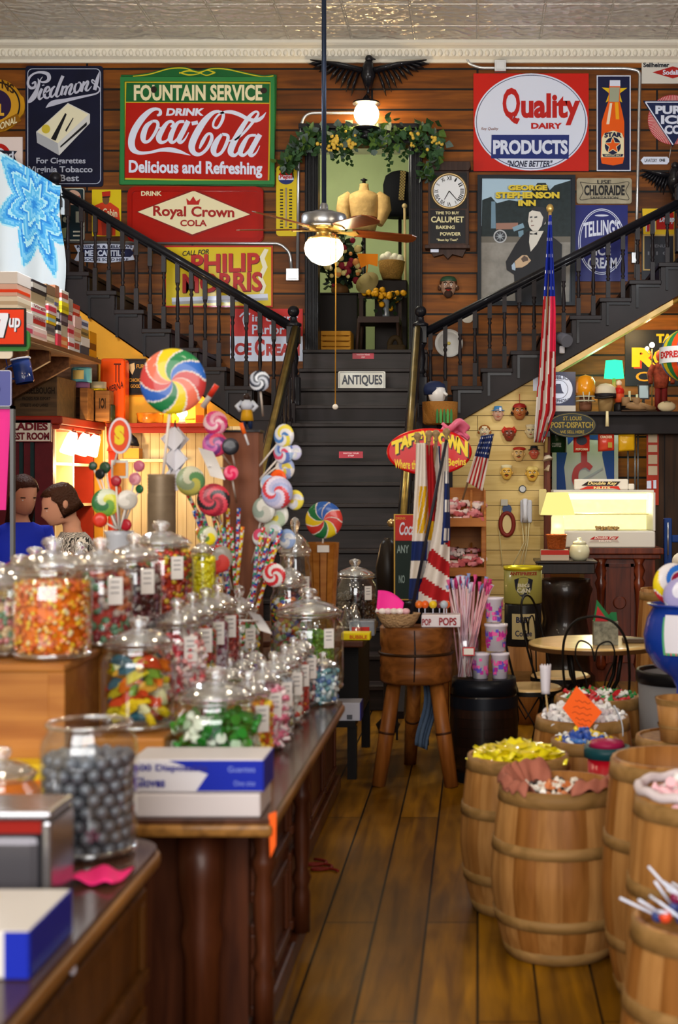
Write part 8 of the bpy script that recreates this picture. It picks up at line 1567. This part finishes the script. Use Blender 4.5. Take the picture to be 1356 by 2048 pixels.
JR.append(('glass jar of red and green fruit candies, second on the tall riser', X(200, 4.22), 4.22, Z3, .095, .33, ('fruit_candies', 'red green and pale fruit candies in the second jar on the tall riser', ['c04038', '8a2438', '5a8a6a', 'c8b0a8', 'd87a50'], .026, .86, 'ball'), True))
JR.append(('glass jar of dark plum candies with a white tag, third on the tall riser', X(268, 4.62), 4.62, Z3, .088, .33, ('plum_candies', 'plum and white candies in the third jar on the tall riser', ['5a2030', '7a2a3a', 'b8b0b0', '3a1420'], .022, .8, 'ball'), True))
JR.append(('large glass jar of red orange and yellow button candies below the tall tin', X(322, 5.12), 5.12, Z3, .115, .36, ('button_candies', 'red orange and yellow button candies in the large jar below the tall tin', ['c02a18', 'd8581a', '8a1420', 'd8b01c', 'a01c14', '4a6a20'], .02, .9, 'ball'), True))
JR.append(('narrow glass jar of bright yellow candy beside the button candies', X(405, 5.36), 5.36, Z3, .05, .30, ('lemon_drops', 'bright yellow lemon drops in the narrow jar', ['e8d80c', 'e0c80c', 'f0e428'], .016, .96, 'ball'), False))
JR.append(('glass jar of red and yellow gum behind the large button candy jar', X(378, 5.3) - .09, 5.38, Z3, .06, .31, ('gum_pieces', 'red and yellow gum pieces in the jar behind the button candies', ['c83020', 'd8b020', '4a8a3a'], .02, .85, ''), True))
for k, (px, Y, c_, nm) in enumerate(((40, 4.4, ['b8842c', 'd8b060', '8a5a2a'], 'caramel'), (70, 4.95, ['7a1c2c', '5a1420', '9a2c3a'], 'maroon'), (160, 5.25, ['8a3020', 'c86a4a', 'd8d0c8'], 'brown red'), (205, 5.75, ['b03040', '8a2430', 'c8a0a0'], 'rosy'), (-10, 3.98, ['c8a880', '5a7a5a', 'b86a6a'], 'mixed pastel'))):
    JR.append((f'glass jar of {nm} candies in the back row left of the tall riser' if k < 4 else 'glass jar of mixed pastel candies at the left picture edge', X(px, Y), Y, Z3 if k < 3 else (ZT if k == 3 else Z3), .105, .27 if k != 3 else .63, ('hard_candies', f'{nm} hard candies inside the {"back row" if k < 4 else "left edge"} jar', c_, .022, .72, 'ball'), k == 0))
for k, (Y, c_, nm, sh) in enumerate(((4.58, ['c8b8bc', 'c03a48', 'd8c8c0', 'd89090'], 'pink and white', 'rod'), (4.83, ['b01c1c', 'c83a20', '3a6a2a', 'd8b02a'], 'red and green', 'ball'), (5.06, ['7a2a4a', '9a4a6a', 'c8b8c8'], 'purple', 'ball'), (5.3, ['a01818', '8a1014', 'c02a20'], 'deep red', 'ball'), (5.86, ['d8b020', '3a8a3a', 'c83a2a', 'd8d8d8'], 'mixed bright', ''))):
    zz = Z2 if k < 4 else ZT; X_ = -.965 if k < 4 else -.98
    JR.append((f'glass jar of {nm} candies, {ORD[k + 1] if k < 4 else "last"} in the middle row', X_, Y, zz, .082, .34 if k < 4 else .46, ('middle_row_candies', f'{nm} candies filling a middle row jar', c_, .022, .8, sh), True))
for k, (px, Y, c_, nm, sh, r) in enumerate(((496, 4.36, ['d8881c', 'd84a28', 'e0c02a'], 'orange and yellow', '', .075), (525, 4.62, ['e0a8b8', 'd06a88', 'e8d8dc'], 'pale pink', 'rod', .07), (548, 4.86, ['d8d8dc', 'c0c4d0', '40404a', 'e8e8ec'], 'white and silver', 'ball', .07), (570, 5.1, ['d8d4d0', 'c83a3a', 'e8e4e0'], 'white and red', 'ball', .068), (587, 5.32, ['b8181c', 'c82428', 'a01018'], 'bright red', 'ball', .062), (604, 5.52, ['3a5a6a', 'a8404a', 'c8c0c0'], 'slate blue and red', '', .055))):
    JR.append((f'glass jar of {nm} candies, {NTH[k + 1]} in the counter edge row', X(px, Y), Y, ZT, r, .30, ('edge_row_candies', f'{nm} candies in a jar on the counter edge', c_, .02, .86, sh), True))
for k, (Y, c_, nm) in enumerate(((4.52, ['c84a5a', 'e0b0b8', 'a02838'], 'rose'), (4.76, ['d8b82a', 'e0d060', 'c8902a'], 'golden'), (5.0, ['5a8a4a', 'c8d0b8', '3a6a3a'], 'leaf green'), (5.24, ['8a5ab0', 'c8b0d8', '6a3a8a'], 'violet'))):
    JR.append((f'small glass jar of {nm} candies, {NTH[k]} in the inner row behind the edge row', -.826, Y, ZT, .052, .29, ('inner_row_candies', f'{nm} candies in a small inner row jar', c_, .018, .85, 'ball'), False))
JR.append(('small glass jar of pale blue wrapped sweets at the far corner of the candy counter', X(645, 5.56), 5.57, ZT, .06, .21, ('blue_sweets', 'pale blue and teal wrapped sweets in the far corner jar', ['8ab0c0', '5a8a94', 'c8d4d8', '4a6aa0', 'c88a80'], .022, .9, ''), False))
JR.append(('very large empty glass jar with a white tag behind the counter edge row', X(616, 6.0), 6.0, ZT, .15, .44, None, True))
JR.append(('glass jar of lime green jelly behind the large empty jar', X(632, 6.75), 6.75, ZT, .09, .34, ('lime_jellies', 'lime green jellies in the jar behind the empty jar', ['6ab414', '84c81c', '5aa010'], .02, .62, 'ball'), False))
JR.append(('large clear glass jar of dark licorice with a cream tag in front of the stairs', X(710, 8.3), 8.3, .76, .125, .42, ('licorice_pieces', 'dark licorice pieces in the jar in front of the stairs', ['241c18', '1a1412', '3a2a22'], .02, .62, ''), True))
JR.append(('glass jar of coloured gumballs at the right foot of the lollipop post', X(578, 6.5), 6.5, ZT, .085, .56, ('gumballs', 'many coloured gumballs in the tall jar by the lollipop post', ['c82a20', '2a4ab0', 'd8b81c', '2a8a3a', 'd86a1c', 'e0e0e0', '2a1a3a'], .026, .8, 'ball'), False))
JR.append(('clear glass jar with a dark stripe behind the gumballs below the small flag pop', X(590, 7.1), 7.1, ZT, .085, .72, ('dark_drops', 'dark blue drops in the jar behind the gumballs', ['1c2030', '30304a', '8a2a20'], .024, .7, 'ball'), True))
for j in JR: jar(*j[:6], j[6], True, cap if j[7] else None)
# jars with countable sweets
x, y, r, h = X(278, 4.06), 4.06, .105, .33
bd = thing('riser_plank', 'short pale wooden plank under the fruit slice jar', 'plank', (x, y, ZT)); M().box(-1.085, -.857, 3.9, 4.16, ZT + .001, Z2).build('front_board', [lw], bd, bev=.008);
jar('glass jar of sugared fruit slices on the pale wooden plank', x, y, Z2, r, h)
def slc(c): return mesh(M().grid(lambda u, v: ((.036 - .006 * v) * cos(pi * u), .008 * (2 * v - 1), .026 * sin(pi * u) + .004 * v), 10, 2).prism([(.034 * cos(pi * i / 10), .025 * sin(pi * i / 10)) for i in range(11)], -.008, .008), [mat(c, .6, bump=.5, bs=120)])
sl = [slc(c) for c in ('d8b418', 'd8c22a', 'd86a18', 'c8401c', '6a8a2a', '2e5a6a', 'd8a03a', 'd8d0a0')]; sp = []
for lay in range(9):
    for k in range(8): a = k * pi / 4 + lay * .4 + rg.uniform(-.2, .2); q = (r - .042) * rg.uniform(.82, 1.); sp.append((x + q * cos(a), y + q * sin(a), Z2 + .035 + lay * .0185 + rg.uniform(-.004, .004)))
pieces('fruit_slice', 'sugared fruit slice sweet in the jar on the pale wooden plank', 'sweet', 'fruit slices in the jar', sl, sp, lambda p: (rg.uniform(-.9, .9), rg.uniform(-.5, .5), rg.uniform(0, 6.3)))
x, y, r = X(432, 4.0), 4.0, .118; jar('wide glass jar of green and white mint sweets behind the glove box', x, y, ZT, r, .36)
gm = [twist(c, 1.25) for c in ('1e6a1e', '2a7a2a', 'b8ccb0', 'd8dccc', '3a8a30')] + [mesh(M().ball((0, 0, 0), .017, 0, 10, 7), [mat('18b028', .3, coat=.4)])]; sp = []
for lay in range(8):
    for k in range(11): a = k * 2 * pi / 11 + lay * .3; q = (r - .032) * (1 if k % 3 else .55); sp.append((x + q * cos(a), y + q * sin(a), ZT + .03 + lay * .025 + rg.uniform(-.004, .004)))
pieces('mint_sweet', 'green or white wrapped mint in the wide jar behind the glove box', 'sweet', 'mints in the jar', gm, sp)
x, y, r = X(178, 3.33), 3.33, .112; jar('open glass jar of silver gumballs on the nearest counter', x, y, ZT, r, .30, None, False)
sb = mesh(M().ball((0, 0, 0), .0162, 0, 16, 10), [mat('6c6e78', .32, .3)]); sp = []
for lay in range(8):
    zz = ZT + .022 + lay * .0285; off = (lay % 2) * .5
    for ring, n in ((r * .965 - .018, 16), (r * .965 - .052, 10), (r * .965 - .084, 3)):
        for k in range(n): a = 2 * pi * (k + off) / n; sp.append((x + ring * cos(a), y + ring * sin(a), zz + rg.uniform(-.003, .003)))
pieces('silver_gumball', 'silver grey gumball in the open jar on the nearest counter', 'sweet', 'silver gumballs', [sb], sp)
jar('squat glass jar of red candies at the left edge of the nearest counter', X(2, 3.25), 3.25, ZT, .085, .27, ('red_candies', 'red candies in the squat jar on the nearest counter', ['a83a28', 'c05040', '8a2a20'], .022, .45, ''))
# boxes and bits on the counters
gb = mat('c4bcbc', .5); bb = mat('16269a', .4)
boxthing('tissue_carton', 'plain white carton under the blue and white glove box at the counter end', 'box', X(258, 3.68), X(522, 3.68), 3.67, 3.86, ZT, ZT + .062, gb)
t = boxthing('glove_box', 'blue and white disposable glove box on the plain carton', 'box', X(262, 3.68), X(527, 3.68), 3.675, 3.85, ZT + .063, ZT + .15, mat('ccc8cc', .5)); z0 = ZT + .063
m = M(); xa, xb = X(262, 3.68), X(527, 3.68); m.prism([(xb, z0 + .006), (xb, z0 + .084), (xa + .1, z0 + .084), (xa + .2, z0 + .05), (xa + .17, z0 + .006)], 3.671, 3.6735); m.box(xb - .001, xb + .002, 3.676, 3.849, z0 + .004, z0 + .084); m.build('blue_print', [bb], t)
m = M(); text(m, '500 Disposable', xa + .01, xa + .2, z0 + .053, z0 + .075, 3.669, 0, .03); text(m, 'Gloves', xa + .01, xa + .09, z0 + .016, z0 + .042, 3.669, 0, .03); text(m, 'Guantes', xb - .09, xb - .02, z0 + .055, z0 + .07, 3.669, 1, .0); text(m, 'One size', xb - .075, xb - .02, z0 + .02, z0 + .033, 3.669, 1, .0); m.build('lettering', [mat('2a2a86'), mat('7a8ad0')], t)
m = M(); m.prism([(X(a, 3.66), Z(b_, 3.66)) for a, b_ in ((538, 1628), (553, 1622), (552, 1690), (541, 1715))], 3.655, 3.66)
m.alone('price_card', [mat('f0601c', .6)], 'orange card hanging off the front corner of the candy counter', 'card', P(545, 1715, 3.66))
t = boxthing('glove_box', 'white and blue glove box with a yellow patch nearest the camera', 'box', -1.2, -.778, 2.47, 2.73, ZT, ZT + .085, mat('c8c4c0', .5)); m = M(); m.box(-.779, -.776, 2.472, 2.728, ZT + .003, ZT + .084); m.box(-.82, -.778, 2.467, 2.4695, ZT + .003, ZT + .084); m.build('blue_end', [bb], t); m = M(); m.box(-1.16, -.9, 2.56, 2.68, ZT + .086, ZT + .0875); m.build('yellow_patch', [mat('d8d06a', .5)], t); m = M(); text(m, 'Gloves', -1.05, -.88, ZT + .02, ZT + .055, 2.466, 0, .03); m.build('lettering', [mat('2a2a86')], t)
t = thing('napkin_dispenser', 'chrome and glass napkin dispenser on the nearest counter', 'dispenser', (-1.05, 2.85, ZT)); ch2 = mat('9a9aa0', .22, .85); m = M(); m.box(-1.2, -.885, 2.88, 3.03, ZT + .001, ZT + .15); m.build('body', [mat('5c5a60', .3, .6)], t, bev=.02); m = M(); m.box(-.88, -.86, 2.87, 3.04, ZT + .001, ZT + .18); m.box(-1.2, -.86, 2.87, 3.04, ZT + .18, ZT + .2); m.build('chrome_end', [ch2], t, bev=.008); M().box(-1.2, -.885, 2.89, 3.02, ZT + .151, ZT + .179).build('red_napkins', [mat('8a1c14', .7)], t)
m = M(); m.grid(lambda u, v: (-.875 + .1 * u + .02 * v, 3.05 + .11 * v - .03 * u, ZT + .012 + .006 * sin(u * 9 + v * 5)), 10, 8); m.alone('pink_paper', [mat('f0307c', .6)], 'crumpled hot pink paper beside the napkin dispenser', 'paper', (-.83, 3.1, ZT), solid=.003)
m = M(); m.ball((-.79, 2.78, .655), (.008, .012, .014), 0, 10, 6); m.alone('white_knob', [WHITE], 'small white knob on the side of the nearest counter', 'knob', (-.79, 2.78, .65))
boxthing('yellow_candy_box', 'yellow candy box behind the silver gumball jar', 'box', -1.36, -1.1, 3.68, 3.77, ZT, ZT + .135, mat('d8b41c', .5), face=(mat('d8701c', .5), (.1, .2, .9, .7)))
boxthing('yellow_bubble_box', 'bright yellow gum box with orange lettering on the black side table', 'box', X(683, 7.68), X(741, 7.68), 7.65, 7.76, .76, .80, mat('e4d010', .4), txt=[(mat('c85a14'), 'BUBBLE', .3, .2, .9, .7)])
boxthing('red_gum_pack', 'grey and red packet under clear wrap on the black side table', 'packet', X(700, 7.9), X(750, 7.9), 7.86, 7.98, .76, .845, mat('8a92a0', .25, coat=.5), face=(mat('c8302a', .4), (.1, .1, .8, .6)))
m = M(); m.grid(lambda u, v: (X(672, 7.95) + .17 * u, 7.82 + .18 * v, .765 + .16 * sin(pi * u) ** .7 * sin(pi * v) * (1 + .2 * sin(u * 14 + v * 9))), 20, 14); m.alone('plastic_wrap', [thin_glass('clear_wrap')], 'crumpled clear plastic bag on the black side table', 'bag', (X(700, 7.95), 7.9, .76))
# tall ribbed tin with the giant lollipop, folded card stack
px, Y = 323, 5.72; t = thing('ribbed_tin', 'tall ribbed grey brown tin behind the button candy jar holding the giant lollipop', 'tin', (X(px, Y), Y, ZT)); zt = Z(948, Y); m = M(); prof = [(.055, ZT + .001), (.056, zt - .09)]
for k in range(6): prof += [(.0565, zt - .08 + k * .012), (.053, zt - .074 + k * .012)]
m.lathe(prof + [(.0565, zt - .002), (.05, zt), (.048, zt - .03), (.001, zt - .032)], (X(px, Y), Y, 0), 32); m.build('tin', [mat('7a6a56', .45, .3, var=.25, vs=12)], t)
pop('giant round rainbow lollipop standing in the ribbed tin', 346, 763, 5.7, 66, ['d86a50', 'b83a3a', '2a62b8', '1e7a44', 'd8c01c', 'd87058', 'c04040', '2a5ab0', '1c7040', 'd8c01c'], 1, (325, 960), 0, 0, .32, wrap=True, tw=2.2)
c0 = P(350, 965, 6.35); t = thing('card_stack', 'column of folded white price cards turning on a wire stand', 'display stand', (c0.x, c0.y, ZT)); M().tube([(c0.x, c0.y, ZT + .001), (c0.x, c0.y, Z(840, 6.35)), (c0.x + .09, c0.y, Z(838, 6.35))], .004, 6).build('wire', [BLACK], t); M().lathe([(.07, ZT + .001), (.06, ZT + .02)], c0.xy.to_3d(), 20).build('base', [BLACK], t)
for k in range(3):
    for q in range(4):
        a = q * pi / 2 + k * .25; zc = Z(878 + k * 40, 6.35); R = Matrix.Translation((c0.x, c0.y, zc)) @ Matrix.Rotation(a, 4, 'Z'); m = M(); m.T = R; m.face([(0, -.012, .055), (.055, -.05, 0), (0, -.02, -.055), (-.055, -.05, 0)]); m.build('card', [mat('d0d0d8', .6)], t, solid=.002)
# lollipop post, figurine and its lollipops
px0, px1, Y = 446, 518, 6.4; t = thing('lollipop_post', 'square brown wooden post bristling with lollipops in the middle of the counters', 'post', (X(495, Y), Y + .05, ZT)); M().box(X(px0, Y), X(px1, Y), Y, Y + .13, ZT + .001, Z(864, Y)).build('post', [wood('post_brown', '8a5438', '6a3c26', 'Z', scale=.8)], t, bev=.004); M().box(X(px0 - 3, Y), X(px1 + 3, Y), Y - .01, Y + .12, Z(864, Y), Z(860, Y)).build('cap', [BLACK], t)
o = P(494, 860, Y + .05); o.z += .001; t = thing('figurine', 'small painted figurine in a white shirt and yellow apron on the lollipop post', 'figurine', o); m = M()
for s_ in (-1, 1): m.tube([o + Vector((s_ * .014, 0, .06)), o + Vector((s_ * .015, 0, .004))], [.014, .01], 8)
m.build('legs', [mat('1c2a4a', .4)], t); m = M(); m.lathe([(.03, .04), (.026, .07), (.022, .09), (.026, .11), (.02, .12)], o, 14); m.build('apron', [mat('c8961c', .4)], t); m = M(); m.lathe([(.024, .09), (.029, .115), (.012, .135)], o, 14)
for s_ in (-1, 1): m.tube([o + Vector((s_ * .022, 0, .125)), o + Vector((s_ * .045, -.01, .105)), o + Vector((s_ * .028, -.02, .085))], [.011, .01, .008], 8)
m.build('shirt', [mat('b8c0d0', .4)], t); M().ball(o + Vector((0, 0, .148)), .016).build('head', [mat('2a1c18', .4)], t)
LP = [('black and white swirl lollipop standing above the figurine', 519, 762, 6.3, 21, ['c8d0dc', '1c2230', 'a8b0c0', '2a3040'], 2, (526, 832), 0, .3), ('pink swirl lollipop at the upper left of the post', 431, 846, 6.2, 24, ['d8488a', 'e8c8d4', 'c8346a', 'e0a0b8'], 1.5, (462, 900), .2, .5), ('purple swirl lollipop below the pink one', 430, 889, 6.2, 25, ['8a3a8a', 'c060a0', '6a2a70', 'c83a60'], 1.5, (468, 940), .2, .5),
    ('small hot pink lollipop left of the post', 462, 946, 6.2, 15, ['d8285a', 'e86a8a'], 2, (474, 1010), .4, .4), ('red lollipop with a white diamond wrapper left of the post', 427, 1000, 6.0, 33, ['b83040', '8a2030', 'c84050', '2a2428'], 2, (455, 1090), .1, .3), ('yellow and green swirl lollipop beside the ribbed tin', 381, 962, 6.0, 30, ['b8b45a', '5a8a5a', 'c8c8b0', '8a9a7a'], 1, (400, 1060), .5, .5),
    ('white and blue swirl lollipop, topmost on the right of the post', 568, 872, 6.35, 24, ['c8ccd8', '4a7ab8', 'd8d8dc', 'd8c84a'], 1.5, (512, 940), -.5, .5), ('blue and red swirl lollipop, second on the right of the post', 567, 905, 6.36, 24, ['9ab0d0', 'c84a6a', 'd0d0dc', '5a70b0'], 1.5, (514, 965), -.5, .5), ('yellow edged pale swirl lollipop, third on the right of the post', 570, 937, 6.37, 23, ['d0ccc8', 'c8b84a', '8a98c0'], 1.5, (514, 1000), -.5, .5),
    ('orange lollipop on the right of the post', 556, 958, 6.33, 19, ['e0581c', 'd84a14'], 2, (514, 1010), -.4, .3), ('large lilac and red pinwheel lollipop on the right of the post', 554, 985, 6.25, 33, ['b0b0d0', 'd0c8dc', 'c84048', '98a0c8'], 2, (514, 1060), -.2, .6), ('pale wrapped lollipop low on the right of the post', 527, 1020, 6.28, 26, ['b8b8b0', 'd0d0c8', '8a9a90'], 1, (512, 1080), -.4, .4), ('green and white lollipop low on the right of the post', 556, 1030, 6.3, 24, ['a8b8a0', 'd0d0c8', 'c8b84a'], 1, (516, 1110), -.4, .4),
    ('yellow ringed lollipop among the tall jars', 415, 1072, 5.6, 20, ['d8c81c', 'c8c8b0', '5a7a3a'], 1, (425, 1130), .3, .3), ('red banded lollipop below the diamond wrapper', 437, 1118, 5.9, 28, ['c84038', '98948c', 'b83028'], 1, (455, 1180), .2, .3), ('red striped peppermint lollipop low by the gumballs', 548, 1150, 6.2, 24, ['c83038', 'd8d4d4'], 3, (514, 1190), -.2, .3), ('black licorice lollipop left of the post', 461, 893, 6.15, 17, ['1c1c22', '30303a'], 1, (474, 950), .2, .3)]
for k, (a, b_, q, c_) in enumerate(((590, 1000, 20, 'd8c84a'), (536, 968, 18, '9ab0d0'), (545, 1062, 22, 'b0b8a8'), (520, 1075, 18, 'c84a6a'), (574, 1078, 20, '8aa0c8'), (530, 1115, 20, '5a9a6a'), (590, 905, 15, 'b8b8d8'))): LP.append((f'clear wrapped lollipop with {["yellow", "pale blue", "sage", "rose", "blue", "green", "violet"][k]} swirl in the cluster right of the post', a, b_, 6.28 + .01 * k, q, [c_, 'd4d4d4', 'c0c4cc', c_], 1.5, (min(514, a - 20), b_ + 60), -.4, .4))
for l in LP: pop(l[0], l[1], l[2], l[3], l[4], l[5], l[6], (max(450, l[7][0]), l[7][1]), l[8], 0, l[9], sy=6.42)
t = pop('rainbow pinwheel lollipop standing in the slatted wooden basket', 648, 1040, 7.25, 37, ['c83a34', 'd0443c', '2a5ab0', '2458a8', '1e6a3a', 'd8b81c', 'b83028', '1e6a3a', 'd8c01c'], 1, (645, 1100), 0, 0, .32, wrap=True, tw=1.5)
t = thing('slat_basket', 'tall slatted pale wood basket holding the rainbow pinwheel lollipop', 'basket', (X(643, 7.3), 7.3, ZT)); m = M(); xc = X(643, 7.3); zt = Z(1085, 7.3)
for k in range(14): a = 2 * pi * k / 14; m.T = Matrix.Translation((xc, 7.3, 0)) @ Matrix.Rotation(a, 4, 'Z'); m.add([(.055, -.011, ZT + .002), (.055, .011, ZT + .002), (.085, .017, zt), (.085, -.017, zt), (.059, -.011, ZT + .002), (.059, .011, ZT + .002), (.089, .017, zt), (.089, -.017, zt)], [(3, 2, 1, 0), (4, 5, 6, 7), (0, 4, 7, 3), (1, 2, 6, 5), (2, 3, 7, 6)])
m.build('slats', [lw], t); m = M(); m.lathe([(.076, ZT + .17), (.08, ZT + .2)], (xc, 7.3, 0), 28, caps=False); m.lathe([(.088, zt - .03), (.091, zt)], (xc, 7.3, 0), 28, caps=False); m.build('band', [lw], t); m = M(); m.box(xc - .01, xc + .05, 7.195, 7.198, zt - .045, zt - .01); m.build('price_tag', [tagm], t)
CS = [['c83038', 'd8d8d8', '3a9a4a'], ['2a5ab0', 'd8d8dc', 'c83a48'], ['d86a28', 'd8c83a', 'd8d8d0'], ['3a9a8a', 'd0d0d8', '8a4a9a'], ['d8b82a', 'c83a2a', 'd8d8d8']]
def rod(label, p0, p1, r, cols, grp):
    t = thing('candy_stick', label, 'sweet', p0, grp); n = 26; m = M(); d = p1 - p0; a = d.orthogonal().normalized(); b_ = a.cross(d).normalized(); R = [[p0 + d * (i / n) + a * r * cos(2 * pi * j / 10) + b_ * r * sin(2 * pi * j / 10) for j in range(10)] for i in range(n + 1)]; m.rings(R, 0); 
    for i in range(n):
        for j in range(10): m.mi[i * 10 + j] = int((i * .28 + j / 10) * len(cols)) % len(cols)
    m.build('candy', [mat(c, .3, coat=.4) for c in cols], t); M().cyl(p0, p0 - d.normalized() * .07, .003, n=6).build('stick', [mat('d8d0c8', .5)], t)
for k in range(22):
    if k < 13: bx = 478 - k % 5 * 3; tx = 375 + k * 9 + rg.uniform(-4, 4); ty = 985 + (k * 37) % 75; Yk = 6.28; by_ = ty + 130; bxx = bx - (12 - k) * 3; lb = 'left'
    else: bxx = 498 + (k % 4) * 5; tx = 515 + (k - 13) * 6; ty = 1040 + (k * 41) % 60; by_ = ty + 120; Yk = 6.3; lb = 'right'
    rod(f'spiral striped candy stick leaning on the {lb} side of the lollipop post', P(bxx, by_, Yk), P(tx, ty, Yk - .08), .0085, CS[k % 5], f'candy sticks on the {lb} of the post')
for (a, b_, c_, d_), lb in (((396, 895, 446, 952), 'white folded price card leaning left of the lollipop post'), ((495, 1222, 537, 1262), 'white price card clipped over the middle row jars')):
    m = M(); m.grid(lambda u, v: P(a + (c_ - a) * u * .6 + 22 * v, b_ + (d_ - b_) * v + 8 * u, 6.12 if a < 450 else 5.4) + Vector((0, .03 * sin(v * 2), 0)), 4, 6); m.cyl(P(a + 20, d_ - 20, 6.12 if a < 450 else 5.4), P(472, 940, 6.42) if a < 450 else Vector((-.9, 5.33, 1.09)), .004, n=6); m.alone('price_card', [tagm], lb, 'card', P(a + 20, d_, 6.12 if a < 450 else 5.4))
for (px, py, qx, qy, c_, lb) in ((434, 770, 405, 815, 'd83a28', 'red tipped white paper straw pointing up left of the post'), (482, 846, 497, 890, 'e0601c', 'orange tipped stick leaning on the post')):
    a, b_ = P(qx, qy, 6.2), P(px, py, 6.2); t = thing('paper_straw', lb, 'straw', a); M().cyl(a, b_, .012 if px < 450 else .005, n=8).build('tube', [mat('d8d8dc', .5)], t); M().cyl(a.lerp(b_, .5) + Vector((0, -.004, 0)), b_ + Vector((0, -.004, 0)), .0125 if px < 450 else .009, n=8).build('tip', [mat(c_, .4)], t)
# lollipop bouquet on the left
vx, vy = X(238, 6.2), 6.2; t = thing('bouquet_vase', 'white vase holding the lollipop bouquet in front of the lit shelves', 'vase', (vx, vy, ZT)); zt = Z(1062, vy); m = M(); m.lathe([(.06, 0), (.065, .02), (.055, zt - ZT - .02), (.065, zt - ZT), (.05, zt - ZT), (.045, .03)], (vx, vy, ZT + .001), 24); m.build('vase', [mat('b8bcc4', .25, coat=.4)], t)
BQ = [('dark green ball', 186, 932, 9, ['1c3a28']), ('black ball', 200, 948, 11, ['141a1c']), ('dark green twin', 210, 935, 12, ['22402a']), ('rose pink ball', 278, 932, 12, ['b05a70']), ('pale pink ball', 270, 958, 13, ['c88a94', 'b06a7a']), ('orange', 232, 980, 13, ['d8541c']), ('crimson', 232, 962, 11, ['9a1c2a']), ('green ball', 279, 978, 9, ['1e5a34']), ('yellow green swirl', 212, 1005, 28, ['6a9a3a', 'c8c83a', 'c8d0b8', '2e6a3a']), ('scarlet', 200, 1040, 15, ['c8301c']), ('ruby', 252, 1050, 12, ['a01828']), ('grey wrapped', 255, 1000, 20, ['b8b4ac', 'd0ccc4'])]
for nm, px, py, rp, cols in BQ: pop(f'{nm} lollipop in the bouquet before the lit shelves', px, py, 6.15 + rg.uniform(-.05, .05), rp, cols, 1, (238 + (px - 238) * .12, 1058), rg.uniform(-.4, .4), 0, .7 if rp < 16 else .35, group=None)
t = pop('oval yellow and red lollipop sign with a white edge above the bouquet', 243, 872, 6.2, 20, ['c84a1c'], 1, (228, 930), 0, 0, .2, name='lollipop_sign'); c = P(243, 872, 6.2)
m = M(); m.prism(ell(c.x, c.z, .048, .078), 6.17, 6.185, 0); m.prism(ell(c.x, c.z, .04, .068), 6.166, 6.169, 1); text(m, 'S', c.x - .022, c.x + .022, c.z - .04, c.z + .045, 6.164, 2, .08); m.build('badge', [mat('d0ccd4', .5), mat('d04418', .4), mat('d8c018', .4)], t)
m = M(); q = P(222, 920, 6.25); m.box(q.x, q.x + .075, 6.25, 6.255, q.z - .08, q.z); m.box(q.x + .01, q.x + .065, 6.246, 6.249, q.z - .07, q.z - .012, 1); m.cyl((q.x + .03, 6.258, q.z - .04), (vx, 6.22, zt - .06), .004, n=6); m.alone('bouquet_card', [mat('c8ccc8', .5), mat('d8801c', .5)], 'square card with an orange picture in the lollipop bouquet', 'card', (q.x + .03, 6.25, q.z - .08))
# cord on the floor by the counter
m = M(); cc = []
for i in range(26): u = i / 25; cc.append((X(640, 6.0) + .05 * sin(u * 14) + .07 * u - .03, 6.02 - .16 * u + .03 * cos(u * 14), .008))
m.tube(cc, .006, 6); m.alone('floor_cord', [mat('6a1c12', .5)], 'dark red cord curled on the floor by the counter plinth', 'cord', (X(640, 6.0), 6.0, 0))
